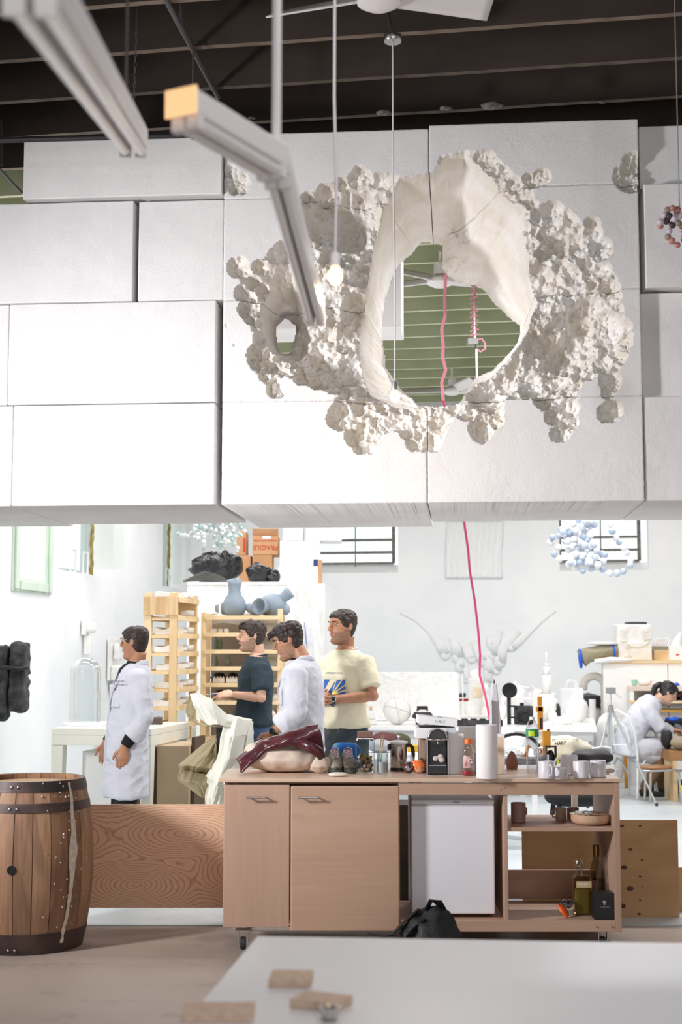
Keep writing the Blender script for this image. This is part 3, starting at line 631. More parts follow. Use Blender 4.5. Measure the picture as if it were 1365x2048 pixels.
t = thing('dark_gap_block', 'dark brown block added behind the mini fridge to darken the gap', 'crate', ((X_(798, 8.4) + X_(1010, 8.4)) / 2, 8.42, .006)); w = X_(1008, 8.4) - X_(800, 8.4); b = M(); b.bb((-w / 2, 0, 0), (w / 2, .3, P(900, 1612, 8.42).z)); b.build('body', mat('dark_gap_brown', (74, 58, 48), .7, rgb2=(58, 46, 40), scale=4), t, bevel=.004)  # made-up block that keeps the gaps beside the fridge dark
# ================================================================= BARREL
bx = P(57, 1700, 7.80).x; BD = 7.80; HB = .882
m_stave = [wood('oak_stave_%d' % i, c1, c2, 'z', ring=5, coarse=1.6, contrast=(.2, .9), rough=.6, fine=1.3, bump=.5) for i, (c1, c2) in enumerate((((158, 120, 92), (138, 102, 78)), ((144, 108, 84), (126, 94, 72)), ((170, 132, 102), (150, 114, 88))))]
m_hoop = mat('dark_iron_hoop', (52, 44, 46), .5, metal=.35, rgb2=(84, 66, 60), scale=9, detail=6, bump=.2)
m_bare = mat('white_spill', (222, 212, 200), .8, rgb2=(200, 186, 170), scale=40)
br = thing('oak_barrel', 'old oak barrel with black iron hoops and a white streak down one side', 'barrel', (bx, BD, 0))
def rad(z): t = (z / HB - .5) * 2; return .346 - .055 * abs(t) ** 2.1
NS = 22
for i in range(NS):
    a0 = 2 * PI * (i + .02) / NS + .13; a1 = 2 * PI * (i + .98) / NS + .13; b = M(); vs = []; fs = []; nz_ = 14; off = .0015 * math.sin(i * 7.3)
    for k in range(nz_ + 1):
        z = HB * k / nz_; R = rad(z) + off
        for r_ in (R, R - .024):
            for q in range(4):
                a = a0 + (a1 - a0) * q / 3; vs.append((r_ * math.cos(a), r_ * math.sin(a), z))
    for k in range(nz_):
        o = k * 8
        for q in range(3): fs.append((o + q, o + q + 1, o + q + 9, o + q + 8)); fs.append((o + 4 + q, o + 12 + q, o + 13 + q, o + 5 + q))
        fs.append((o, o + 8, o + 12, o + 4)); fs.append((o + 3, o + 7, o + 15, o + 11))
    fs.append((0, 1, 2, 3, 7, 6, 5, 4)[::-1]); o = nz_ * 8; fs.append((o, o + 1, o + 2, o + 3, o + 7, o + 6, o + 5, o + 4))
    b.add(vs, fs); b.build('stave', m_stave[(i * 7 + 3) % 3], br, smooth=True)
b = M(); b.lathe([(0, HB - .028), (.262, HB - .028), (.262, HB - .045), (0, HB - .045)], n=40); b.build('head', wood('oak_head', (206, 172, 136), (190, 150, 112), 'x', ring=6), br)
def hoop(z0, z1):
    b = M(); n = 6; p = []
    for k in range(n + 1): z = z0 + (z1 - z0) * k / n; p.append((rad(z) + .004, z))
    for k in range(n, -1, -1): z = z0 + (z1 - z0) * k / n; p.append((rad(z) - .001, z))
    p.append(p[0]); b.lathe(p, n=56, caps=False); return b.build('hoop', m_hoop, br, smooth=True)
zz = lambda py: P(57, py, BD - .28).z
hs = [hoop(zz(1585), HB + .001), hoop(zz(1625), zz(1607)), hoop(.002, zz(1868))]
for hp, z in ((hs[0], zz(1574)), (hs[1], zz(1617)), (hs[2], .03)):
    for da in (-.018, .018):
        a = -PI / 2 - .04 + da * 3.2 / 1; R = rad(z) + .004; q = M(); q.ball((R * math.cos(a), R * math.sin(a), z), .0085, 10); q.build('rivet', m_chrome, hp, smooth=True)
a = -PI / 2 - .03; z = zz(1737); R = rad(z); q = M(); q.cyl(((R - .02) * math.cos(a), (R - .02) * math.sin(a), z), ((R + .003) * math.cos(a), (R + .003) * math.sin(a), z), .024, n=22); q.build('bung_hole', mat('bung_dark', (14, 12, 11), .9), br)
# white streak: thin dried spill lying on the staves
q = M(); rs2 = random.Random(4); vs = []; fs = []; n = 90
for k in range(n + 1):
    z = HB - .01 - (HB - .06) * k / n; wv = noise.noise(Vector((0, 0, z * 9))); ww = max(.0015, .010 + .010 * wv + .016 * math.exp(-((z - .52) / .13) ** 2) + .006 * noise.noise(Vector((3, 0, z * 40)))); ac = -.62 + .05 * math.sin(z * 3.1) + .018 * noise.noise(Vector((0, 5, z * 12))) - .15 * (1 - z)
    R = rad(z) + .0065
    for e in (-1, 1): vs.append((R * math.cos(ac + e * ww / R), R * math.sin(ac + e * ww / R), z))
for k in range(n): fs.append((2 * k, 2 * k + 1, 2 * k + 3, 2 * k + 2))
q.add(vs, fs)
for k in range(60):
    z = rs2.uniform(.1, .88); aa = -.62 + rs2.gauss(-.12, .22); R = rad(z) + .002; s_ = rs2.uniform(.0015, .005); q.ball((R * math.cos(aa), R * math.sin(aa), z), (s_, s_, s_ * 1.4), 6)
q.build('white_streak', m_bare, br)
# ================================================================= PEOPLE
m_skin = mat('skin_warm', (208, 160, 130), .5, rgb2=(198, 146, 118), scale=18)
m_skin2 = mat('skin_tan', (190, 138, 106), .5, rgb2=(176, 122, 92), scale=18)
m_skin3 = mat('skin_light', (222, 178, 150), .5, rgb2=(212, 164, 136), scale=18)
m_lips = mat('lips', (176, 104, 92), .45)
m_stub = mat('stubble', (168, 128, 104), .7, rgb2=(146, 110, 90), scale=60)
m_hair = mat('dark_hair', (34, 26, 22), .5, rgb2=(56, 42, 34), scale=30, stretch=(1, 1, .3), bump=.6, bscale=160, bdist=.003)
m_hairb = mat('black_hair', (22, 18, 20), .4, rgb2=(34, 28, 30), scale=30, stretch=(1, 1, .3), bump=.4, bscale=160, bdist=.002)
m_eye = mat('eye_white', (236, 232, 228), .2); m_iris = mat('iris_dark', (40, 28, 22), .2)
m_coat = mat('white_cotton_coat', (214, 215, 224), .85, rgb2=(205, 207, 217), scale=7, bump=.6, bscale=22, bdist=.012)
m_teed = mat('dark_teal_cotton', (34, 50, 60), .9, rgb2=(40, 58, 68), scale=8, bump=.6, bscale=20, bdist=.012)
m_teec = mat('cream_cotton', (234, 228, 200), .9, rgb2=(226, 220, 190), scale=8, bump=.6, bscale=20, bdist=.012)
m_undb = mat('black_cotton', (16, 16, 18), .9)
m_jean = mat('blue_denim', (62, 86, 116), .9, rgb2=(44, 64, 92), scale=10, bump=.3, bscale=60)
m_jeand = mat('stained_dark_denim', (58, 66, 76), .9, rgb2=(96, 98, 92), scale=7, detail=6, bump=.3, bscale=60, lo=.45, hi=.75)
m_shoe = mat('dark_shoe', (42, 38, 36), .6)
HZ = [0, .010, .03, .05, .075, .10, .125, .146, .165, .19, .212, .228, .236]
HF = [-.070, -.096, -.102, -.094, -.098, -.094, -.090, -.088, -.095, -.090, -.070, -.040, -.008]
HB_ = [-.03, -.005, .02, .048, .070, .084, .094, .099, .102, .100, .088, .062, .02]
HW = [.020, .038, .050, .056, .062, .067, .071, .073, .0745, .073, .063, .042, .012]
def hsurf(t, z):
    f = np.interp(z, HZ, HF); b = np.interp(z, HZ, HB_); w = np.interp(z, HZ, HW); c = .012
    ct, st_ = math.cos(t), math.sin(t); e = 1.0 if st_ > 0 else .92
    x = w * math.copysign(abs(ct) ** e, ct); y = c + ((b - c) if st_ > 0 else (c - f)) * math.copysign(abs(st_) ** e, st_)
    if st_ < 0:
        g = lambda u, s: math.exp(-(u / s) ** 2)
        y += .013 * (g(x - .032, .016) + g(x + .032, .016)) * g(z - .144, .013)
        y -= .005 * g(x, .05) * g(z - .163, .009)
        y -= .005 * g(x, .028) * g(z - .078, .016); y += .004 * g(x, .026) * g(z - .0755, .0035)
        y += .005 * g(x, .024) * g(z - .054, .008); y -= .006 * g(x, .02) * g(z - .028, .012)
        x *= 1 + .05 * g(z - .112, .015)
    return Vector((x, y, z))
def head_mesh(b, Mx):
    T0 = b.T; b.T = Mx; n = 44; k = 40
    b.grid(lambda x, y: hsurf(2 * PI * x, .236 * (.5 - .5 * math.cos(PI * y)) if 0 else .236 * y), n, k, closeu=True)
    m = len(b.v); b.f.append(tuple(range(m - n, m))); b.fm.append(0); b.f.append(tuple(range(m - n * k, m - n * k + n))[::-1]); b.fm.append(0)
    b.tube([(0, -.086, .158), (0, -.101, .142), (0, -.113, .122), (0, -.118, .112), (0, -.104, .099)], [(.008, .008), (.009, .009), (.012, .012), (.0155, .012), (.013, .006)], 12, upv=(0, -1, 0))
    for s in (-1, 1):
        b.ball((s * .012, -.104, .105), (.009, .009, .008), 10)
        b.ball((s * .031, -.082, .1385), (.016, .007, .004), 10)
        b.ball((s * .031, -.0835, .150), (.017, .008, .005), 10)
        R = Matrix.Rotation(s * .25, 3, 'Z') @ Matrix.Rotation(-.2, 3, 'X')
        b.ball((s * .077, .018, .128), (.008, .018, .031), 12, R=R); b.ball((s * .073, .010, .118), (.010, .013, .018), 10)
    b.ball((0, -.1005, .0815), (.023, .0065, .0042), 12); b.ball((0, -.0995, .0705), (.020, .0065, .005), 12)
    b.T = T0
def hand_mesh(b, wrist, d, pn, side, curl=.5, spread=.5, thumb=.6):
    """d: finger direction, pn: palm normal, side +1/-1 chooses the thumb side"""
    d = Vector(d).normalized(); pn = Vector(pn); pn = (pn - d * pn.dot(d)).normalized(); sx = d.cross(pn).normalized() * side; w = Vector(wrist)
    b.tube([w - d * .01, w + d * .02, w + d * .055, w + d * .088, w + d * .096], [(.026, .019), (.034, .017), (.041, .016), (.041, .014), (.034, .010)], 14, upv=tuple(pn))
    for i, (o, L) in enumerate(((.031, .070), (.0105, .080), (-.0105, .075), (-.031, .060))):
        p = w + d * (.090 - .006 * abs(i - 1)) + sx * o; dd = (d + sx * (o * 2.2 * spread)).normalized(); pts = [p - dd * .012, p]; a = curl * (1 + .12 * i); ang = 0
        for j, f in enumerate((.45, .32, .26)):
            ang += a * (.55, .75, .5)[j]; v = dd * math.cos(ang) + pn * math.sin(ang); p = p + v * L * f; pts.append(p)
        b.tube(pts, [.0095, .0098, .0092, .0082, .0058], 10)
    p = w + d * .028 + sx * .030; v1 = (sx * .8 + d * .7 + pn * .25 * thumb).normalized(); v2 = (sx * .25 + d * 1 + pn * .5 * thumb).normalized()
    b.tube([w + d * .015 + sx * .012, p, p + v1 * .034, p + v1 * .034 + v2 * .028, p + v1 * .034 + v2 * .050], [.014, .0145, .0118, .0105, .007], 10)
def arm_mesh(b, sh, el, wr, grow=0.0, upto=1.0, g2=None):
    sh, el, wr = Vector(sh), Vector(el), Vector(wr)
    b.tube([sh, sh.lerp(el, .35), sh.lerp(el, .75), el, el.lerp(wr, .25), el.lerp(wr, .6), wr], [.052, .050, .043, .040, .042, .034, .026], 16)
    b.ball(sh, .053, 16); b.ball(el, .040, 12)
TZ = [(.86, .150, .105), (.93, .168, .118), (1.02, .160, .110), (1.12, .150, .104), (1.22, .158, .112), (1.32, .172, .120), (1.40, .178, .112), (1.46, .150, .088), (1.505, .095, .066), (1.535, .060, .058), (1.55, .054, .054)]
def wrinkle(o, A, fn=None, s=(7, 7, 3), seed=0.0):
    me = o.data; v = verts_np(o); n = np.empty(len(v) * 3, 'f'); me.vertex_normals.foreach_get('vector', n); n = n.reshape(-1, 3)
    for i in range(len(v)):
        p = v[i]; q = Vector((p[0] * s[0] + seed, p[1] * s[1], p[2] * s[2])); a = 1 - abs(noise.noise(q)) * 2.2; a2 = 1 - abs(noise.noise(Vector((p[0] * 9 + 40 + seed, p[1] * 9, p[2] * 12)))) * 2.2
        w = 1.0 if fn is None else fn(p); v[i] = p + n[i] * (A * w * (.7 * a + .45 * a2))
    set_verts(o, v)
def person(label, group, loc, rz, k, lean, head, arms, skin, cloth, legs_m, hairm, hair_kind='short', stub=(172, 130, 104), smile=False, legs=None, spine=None, vox=.0045):
    """lean: offset (x, y) of the shoulders; head: (yaw, pitch, roll, offset); arms: {side: (elbow, wrist, d, palm, curl)}"""
    root = thing('person', label, 'person', loc, rz, group); root.scale = (k, k, k)
    off = lambda z: Vector((lean[0], lean[1], 0)) * max(0, (z - .95) / .5) ** 1.2
    ms = mat('stubble_%d' % stub[0], stub, .7, rgb2=tuple(int(c * .88) for c in stub), scale=90, lo=.4, hi=.6) if stub else m_stub
    b = M(); sp = spine or [(Vector((0, 0, z)) + off(z), rx, ry) for z, rx, ry in TZ]
    b.tube([p for p, _, _ in sp], [(rx, ry) for _, rx, ry in sp], 30, upv=(0, 1, 0))
    top = sp[-2][0]; hy, hp, hr, hoff = head
    HM = Matrix.Translation(top + Vector((0, -.01, .050)) + Vector(hoff)) @ Matrix.Rotation(hy, 4, 'Z') @ Matrix.Rotation(hp, 4, 'X') @ Matrix.Rotation(hr, 4, 'Y') @ Matrix.Translation((0, 0, -.035))
    hc = HM @ Vector((0, .035, .06)); b.tube([sp[-4][0] + Vector((0, .01, 0)), top, top.lerp(hc, .6), hc], [.062, .058, .055, .054], 18)
    head_mesh(b, HM)
    shl = {}
    for s, (el, wr, d, pn, curl) in arms.items():
        sh = sp[-5][0] + Vector((s * .172, .005, .015)); shl[s] = sh; arm_mesh(b, sh, el, wr); hand_mesh(b, wr, d, pn, (-s), curl)
    lg = legs or {s: ((s * .085, 0, .90), (s * .095, -.012, .49), (s * .10, .02, .085), (0, -1, 0)) for s in (-1, 1)}
    for s, (hip, kn, an, fd) in lg.items():
        hip, kn, an = Vector(hip), Vector(kn), Vector(an); b.tube([hip, hip.lerp(kn, .5), kn, kn.lerp(an, .3), an.lerp(kn, .15), an], [.086, .075, .056, .056, .04, .038], 16)
        f = Vector(fd); b.tube([an - f * .05 + Vector((0, 0, -.045)), an + f * .02 + Vector((0, 0, -.045)), an + f * .12 + Vector((0, 0, -.06)), an + f * .19 + Vector((0, 0, -.065))], [(.034, .03), (.038, .036), (.042, .022), (.03, .014)], 12, upv=(0, 0, 1))
    body = b.build('body', [skin, m_lips, ms], root); remesh(body, vox, 1)
    for m in (skin, m_lips, ms):
        if m.name not in body.data.materials: body.data.materials.append(m)
    inv = np.array(HM.inverted())
    def fm(c):
        q = c @ inv[:3, :3].T + inv[:3, 3]; x, y, z = q[:, 0], q[:, 1], q[:, 2]; r = np.zeros(len(c), int); rn = np.random.rand(len(c))
        if stub:
            st = (z > -.002) & (z < .088 + .02 * (y > -.06)) & (y < .015) & (rn < .97) & ((np.abs(x) > .026) | (z < .062) | (z > .087)); st |= (z >= .086) & (z < .095) & (np.abs(x) < .028) & (y < -.08) & (rn < .95); st &= ~((z > .088) & (np.abs(x) > .03) & (y < -.03)); r[st] = 2
        r[(np.abs(x) < .023) & (z > .0665) & (z < .0855) & (y < -.094)] = 1; return r
    face_mats(body, fm)
    # eyes and brows
    for s in (-1, 1):
        e = M(); e.T = HM; e.ball((s * .031, -.0715, .144), (.0110, .0105, .0065), 14, m=0); e.ball((s * .031, -.0805, .144), (.0058, .0034, .0056), 10, m=1); e.build('eye', [m_eye, m_iris], root, smooth=True)
        e = M(); e.T = HM; e.tube([(s * .012, -.1015, .160), (s * .028, -.102, .166), (s * .045, -.092, .165), (s * .053, -.084, .160)], [.0028, .0042, .0036, .002], 8); e.build('eyebrow', hairm, root, smooth=True)
    if smile:
        e = M(); e.T = HM; e.ball((0, -.1015, .0755), (.019, .007, .0055), 14); e.build('teeth', m_eye, root, smooth=True)
    # hair: overlapping locks joined into one mass
    rr = random.Random(int(k * 1000) + len(label)); h = M(); h.T = HM
    N = 620 if hair_kind != 'curly' else 460
    for i in range(N):
        z = rr.uniform(.045, .236); t = rr.uniform(0, 2 * PI); y = math.sin(t); ax = abs(math.cos(t))
        fr = -y        # 1 at the face
        lim = np.interp(fr, [-1, -.45, -.16, -.08, .05, .12, .42, .62, 1], [.052, .062, .088, .150, .152, .120, .128, .182, .194])
        if z < lim: continue
        p = hsurf(t, z); nrm = (p - Vector((0, .012, .12))).normalized(); topw = max(0, min(1, (z - .165) / .05))
        th = {'short': .004 + .012 * topw, 'quiff': .005 + .014 * topw + .012 * topw * max(0, fr), 'curly': .008 + .022 * topw + .014 * topw * max(0, fr), 'buzz': .003 + .008 * topw, 'long': .008 + .006 * topw}[hair_kind]
        flow = Vector((0, .5 + topw, -.6 * (1 - topw))) if hair_kind != 'curly' else Vector((rr.gauss(0, 1), rr.gauss(-.3, 1), rr.gauss(0, .8)))
        flow = flow - nrm * flow.dot(nrm); flow = (flow.normalized() + nrm * (.18 if hair_kind != 'long' else .02) * rr.random() * 2).normalized()
        L = {'short': .014, 'quiff': .020, 'curly': .016, 'buzz': .010, 'long': .026}[hair_kind] * rr.uniform(.7, 1.3)
        q = p + nrm * th * .4; R = Vector((0, 0, 1)).rotation_difference(flow).to_matrix(); w_ = .0075 + .4 * th
        h.ball(q, (w_, w_, L), 8, R=R)
    for f_ in (.2, .5, .8):                                      # fills the crown under the locks
        for i in range(14):
            for j in range(5):
                z = .160 + .016 * j; t = 2 * PI * i / 14
                if -math.sin(t) > .35 and z < .198: continue
                h.ball(hsurf(t, z) * 1 - Vector((0, 0, 0)), (.014, .014, .014), 8)
        break
    for i in range(52):                                         # thin scalp layer so that no skin shows between locks
        t = 2 * PI * i / 52; lim = np.interp(-math.sin(t), [-1, -.45, -.16, -.08, .05, .12, .42, .62, 1], [.052, .062, .088, .150, .152, .120, .128, .182, .194])
        z = lim + .004
        while z < .226: h.ball(hsurf(t, z), (.0085, .0085, .0085), 6); z += .0085
    h.ball((0, .01, .205), (.060, .072, .036), 20)
    if hair_kind == 'curly':
        for i in range(16): h.ball((rr.uniform(-.05, .04), -.10 - rr.random() * .03, .205 + rr.uniform(-.02, .02)), rr.uniform(.010, .016), 8)
    if hair_kind == 'quiff':
        for i in range(16): h.tube([(-.05 + .1 * i / 15, -.085, .200), (-.05 + .1 * i / 15, -.104, .212), (-.05 + .1 * i / 15, -.085, .232), (-.05 + .1 * i / 15, -.04, .243)], [.010, .011, .012, .008], 8)
    if hair_kind == 'long':
        h.tube([(0, .09, .17), (.01, .13, .15), (.02, .15, .09), (.02, .13, .02), (.01, .10, -.06)], [(.02, .02), (.034, .03), (.045, .036), (.04, .032), (.018, .014)], 14)
        h.ball((0, .105, .165), (.022, .018, .022), 10)
    ho = h.build('hair', hairm, root); remesh(ho, .0045, 1)
    # clothes
    kind, cm = cloth; g = M()
    def ring(z, rx, ry, dx=0, dy=0): return (Vector((dx, dy, z)) + off(z), (rx, ry))
    if kind == 'tee':
        R_ = [ring(.975, .184, .138), ring(.985, .187, .141), ring(1.02, .184, .142, 0, -.008), ring(1.08, .176, .138, 0, -.012), ring(1.20, .178, .134, 0, -.006), ring(1.32, .186, .136), ring(1.40, .190, .126), ring(1.462, .160, .100), ring(1.500, .108, .082), ring(1.522, .082, .076)]
    elif kind == 'coat':
        R_ = [ring(.575, .222, .152, 0, .0), ring(.60, .224, .154, 0, .0), ring(.72, .216, .150), ring(.86, .208, .146), ring(.98, .198, .142), ring(1.10, .190, .144), ring(1.20, .190, .142), ring(1.32, .200, .144), ring(1.40, .204, .134), ring(1.466, .180, .120), ring(1.505, .124, .098), ring(1.528, .088, .084)]
    if kind in ('tee', 'coat'):
        g.tube([p for p, _ in R_], [r for _, r in R_], 36, upv=(0, 1, 0))
        for s, sh in shl.items():
            el, wr = Vector(arms[s][0]), Vector(arms[s][1])
            if kind == 'tee':
                en = sh.lerp(el, .74); g.tube([sh + Vector((-s * .05, 0, .01)), sh + Vector((0, 0, .002)), sh.lerp(el, .4), en, en + (el - sh).normalized() * .004], [.062, .072, .071, .068, .060], 22)
            else:
                fe = {0: .55}.get(0, .5); en = el.lerp(wr, fe); d_ = (wr - el).normalized()
                g.tube([sh + Vector((-s * .05, 0, .008)), sh + Vector((0, 0, 0)), sh.lerp(el, .5), el, el.lerp(wr, .3), en], [.070, .080, .070, .062, .061, .060], 22); g.ball(el, .063, 16); g.ball(sh, .078, 16)
                g.tube([en - d_ * .045, en - d_ * .01, en + d_ * .02, en + d_ * .03], [.064, .069, .068, .060], 22)
        co = g.build('t_shirt' if kind == 'tee' else 'lab_coat', cm, root); remesh(co, .0075, 4)
        wrinkle(co, .013 if kind == 'tee' else .016, lambda p: float(np.interp(p[2], [1.2, 1.46], [1.0, .4])), seed=len(label) * 1.3)
        me = co.data; bmm = bmesh.new(); bmm.from_mesh(me)
        kill = []
        for f in bmm.faces:
            c = f.calc_center_median() - off(f.calc_center_median().z)
            if kind == 'coat' and c.y < -.02 and c.z > 1.235 and abs(c.x) < (c.z - 1.235) * .30: kill.append(f)
            elif c.z > 1.512 and math.hypot(c.x, c.y) < (.105): kill.append(f)
        bmesh.ops.delete(bmm, geom=kill, context='FACES'); bmm.to_mesh(me); bmm.free()
        if kind == 'tee':
            q = M(); q.tube([Vector((.074 * math.cos(t), .072 * math.sin(t) + .004, 1.518 + .012 * math.sin(t))) + off(1.51) for t in [2 * PI * i / 28 for i in range(29)]], (.0075), 8, caps=False); q.build('collar', cm, root, smooth='all')
        else:
            u = M(); u.tube([Vector((0, 0, z)) + off(z) for z, _, _ in TZ[3:-1]], [(rx + .010, ry + .012) for _, rx, ry in TZ[3:-1]], 30, upv=(0, 1, 0)); u.build('undershirt', m_undb, root, smooth='all')
            q = M()
            for s in (-1, 1):
                pts = [(0, .090, 1.520), (s * .055, .078, 1.525), (s * .088, .025, 1.520), (s * .090, -.045, 1.492), (s * .082, -.105, 1.44), (s * .052, -.146, 1.34), (s * .006, -.153, 1.225)]
                q.tube([Vector(p) + off(p[2]) for p in pts], [(.006, .024), (.006, .027), (.007, .030), (.022, .012), (.034, .007), (.030, .006), (.006, .005)], 12, upv=(0, 0, 1))
            q.build('lapel', cm, root, smooth='all')
            q = M(); fy = lambda z: np.interp(z, [.58, .72, .86, .98, 1.10, 1.22], [-.152, -.150, -.146, -.142, -.146, -.146])
            zz_ = [.585 + .64 * i / 16 for i in range(17)]
            vs = []
            for z in zz_:
                y = fy(z) - .010
                for x in (-.025, .012): vs.append(Vector((x, y - .002 + (.002 if x < 0 else 0), z)) + off(z))
                for x in (.012, -.025): vs.append(Vector((x, y + .008, z)) + off(z))
            fs = [(4 * i + a, 4 * i + (a + 1) % 4, 4 * i + 4 + (a + 1) % 4, 4 * i + 4 + a) for i in range(16) for a in range(4)]; q.add(vs, fs); q.build('placket', cm, root, smooth=True)
            for z in (.80, .92, 1.04, 1.16):
                q = M(); c = Vector((-.006, fy(z) - .013, z)) + off(z); q.cyl(c, c + Vector((0, -.004, 0)), .008, n=12); q.build('button', m_whitep, root, smooth=True)
            for s, z, w_, h_ in ((1, 1.27, .10, .12), (1, .92, .15, .17), (-1, .92, .15, .17)):
                q = M(); x0 = .105 * s if z > 1 else .125 * s
                def pf(x, y, x0=x0, z=z, w_=w_, h_=h_):
                    X_p = x0 + (x - .5) * w_; Z_p = z + (y - .5) * h_; rx = np.interp(Z_p, [.58, .86, 1.1, 1.32, 1.4], [.222, .208, .19, .200, .204]); ry = np.interp(Z_p, [.58, .86, 1.1, 1.32, 1.4], [.152, .146, .144, .144, .134])
                    return Vector((X_p, -ry * math.sqrt(max(.02, 1 - (X_p / rx) ** 2)) - .009, Z_p)) + off(Z_p)
                q.grid(pf, 8, 8); q.build('pocket', cm, root, smooth=True, solid=.005)
    # trousers, shoes
    if legs_m:
        j = M(); j.tube([Vector((0, 0, z)) for z in (.82, .90, .99, 1.06)], [(.155, .118), (.180, .130), (.176, .128), (.160, .112)], 28, upv=(0, 1, 0)) if not spine else None
        for s, (hip, kn, an, fd) in lg.items():
            hip, kn, an = Vector(hip), Vector(kn), Vector(an); j.tube([hip, hip.lerp(kn, .5), kn, kn.lerp(an, .5), an + Vector((0, 0, .03)), an + Vector((0, 0, -.015))], [.102, .092, .076, .070, .066, .062], 18); j.ball(hip, .105, 16)
            f = Vector(fd); q = M(); q.tube([an - f * .075 + Vector((0, 0, -.04)), an - f * .02 + Vector((0, 0, -.035)), an + f * .10 + Vector((0, 0, -.052)), an + f * .19 + Vector((0, 0, -.060)), an + f * .215 + Vector((0, 0, -.066))], [(.034, .040), (.044, .048), (.048, .032), (.040, .022), (.02, .012)], 14, upv=(0, 0, 1)); q.build('shoe', m_shoe, root, smooth='all')
        jo = j.build('trousers', legs_m, root); remesh(jo, .011, 3); wrinkle(jo, .006, seed=3.1)
    return root, HM, off

def feet_at(px, D): p = P(px, 1700, D); return (p.x, D, .0062)
V = Vector
# man at the left in a lab coat, looking away over the table
m1, HM1, of1 = person('man in long white lab coat and black sleeves, glasses, looking away beside the white table', None, feet_at(250, 10.05), math.radians(-74), .965, (.01, .055), (math.radians(-38), math.radians(4), 0, (0, .0, 0)),
    {1: ((.240, .10, 1.15), (.225, -.045, .935), (.02, -.15, -1), (-1, .2, .0), .45), -1: ((-.235, .06, 1.14), (-.19, -.13, .94), (.05, -.1, -1), (1, 0, 0), .5)}, m_skin2, ('coat', m_coat), mat('black_trousers', (22, 22, 25), .9), m_hair, 'buzz', stub=None)
for s, (el, wr) in {1: ((.240, .10, 1.15), (.225, -.045, .935)), -1: ((-.235, .06, 1.14), (-.19, -.13, .94))}.items():
    q = M(); el, wr = V(el), V(wr); q.tube([el.lerp(wr, .4), el.lerp(wr, .66), el.lerp(wr, .92), el.lerp(wr, .96)], [.050, .048, .040, .036], 18); q.build('black_cuff', m_undb, m1, smooth='all')
q = M(); q.T = HM1
for s in (-1, 1):
    q.tube([(s * .032 + .019 * math.cos(t), -.108, .142 + .015 * math.sin(t)) for t in [2 * PI * i / 16 for i in range(17)]], .0013, 6); q.tube([(s * .051, -.106, .147), (s * .074, -.06, .148), (s * .078, .01, .146)], .0016, 6)
q.build('glasses', m_chrome, m1)
# man in the dark t-shirt
m2, HM2, of2 = person('smiling man in dark teal t-shirt and blue jeans holding a phone, seen in profile', None, feet_at(507, 11.45), math.radians(-78), 1.0, (0, .02), (math.radians(-4), math.radians(2), 0, (0, -.03, 0)),
    {1: ((.235, .02, 1.195), (.07, -.175, 1.215), (-.35, -1, .02), (-.55, .1, -.8), .5), -1: ((-.235, .0, 1.19), (-.11, -.205, 1.19), (.4, -1, .05), (.5, .1, -.9), .5)}, m_skin3, ('tee', m_teed), m_jean, m_hair, 'quiff', smile=True, stub=(182, 144, 120))
# man in lab coat with his head bent
m3, HM3, of3 = person('man in lab coat with curly dark hair, head bent, behind the canvas bag', None, feet_at(603, 9.8), math.radians(-104), .985, (0, .0), (math.radians(8), math.radians(20), 0, (0, -.05, -.02)),
    {1: ((.235, .03, 1.17), (.215, -.15, 1.02), (0, -.55, -.8), (-1, 0, 0), .4), -1: ((-.235, .0, 1.15), (-.17, -.19, 1.0), (0, -.6, -.8), (1, 0, 0), .4)}, m_skin2, ('coat', m_coat), m_jean, m_hair, 'curly')
q = M(); q.tube([V((.185 * math.cos(t), .150 * math.sin(t), 1.085)) + of3(1.085) for t in [PI * (.08 + .84 * i / 20) for i in range(21)]], [(.004, .028)] * 21, 8, upv=(0, 0, 1)); q.build('half_belt', m_coat, m3, smooth=True)
# man in the cream t-shirt
m4, HM4, of4 = person('bearded man in cream t-shirt with a blue sunburst print and stained jeans', None, feet_at(690, 10.5), math.radians(-38), 1.035, (0, .01), (math.radians(-18), math.radians(2), 0, (0, -.02, 0)),
    {1: ((.265, -.02, 1.195), (.035, -.195, 1.165), (-1, -.25, .02), (.2, .9, -.35), .5), -1: ((-.25, .0, 1.19), (-.085, -.20, 1.17), (.75, -.45, .1), (-.2, .9, -.3), .5)}, m_skin2, ('tee', m_teec), m_jeand, m_hair, 'short', stub=(160, 120, 94))
def watch(par, el, wr, at=.93, face=(0, -1, 0), r=.031, mf=m_chrome):
    el, wr = V(el), V(wr); c = el.lerp(wr, at); d = (wr - el).normalized(); q = M(); q.tube([c - d * .011, c + d * .011], [(r, r)] * 2, 20, caps=False); w = q.build('wrist_watch', m_black, par, smooth='all', solid=.003)
    n = V(face); n = (n - d * n.dot(d)).normalized(); q = M(); q.cyl(c + n * r * .85, c + n * (r + .008), .021, n=24, m=0); q.cyl(c + n * (r + .007), c + n * (r + .0095), .0155, n=24, m=1); q.build('watch_face', [mf, m_black], w, smooth=True)
watch(m4, (.265, -.02, 1.195), (.035, -.195, 1.165), .95, (.5, -.85, .15)); watch(m3, (.235, .03, 1.17), (.215, -.15, 1.02), .90, (1, -.1, .2), mf=m_black)
# phone in the hands of the man in dark t-shirt
ph = thing('phone', 'small silver phone held in front by the man in dark t-shirt', 'phone', m2.matrix_basis @ V((-.02, -.315, 1.215)), math.radians(-78)); q = M(); q.box((0, 0, .006), (.068, .135, .009), rx=.1); q.build('case', m_chrome, ph, bevel=.004); q = M(); q.box((0, 0, .0112), (.060, .12, .001), rx=.1); q.build('screen', m_black, ph)
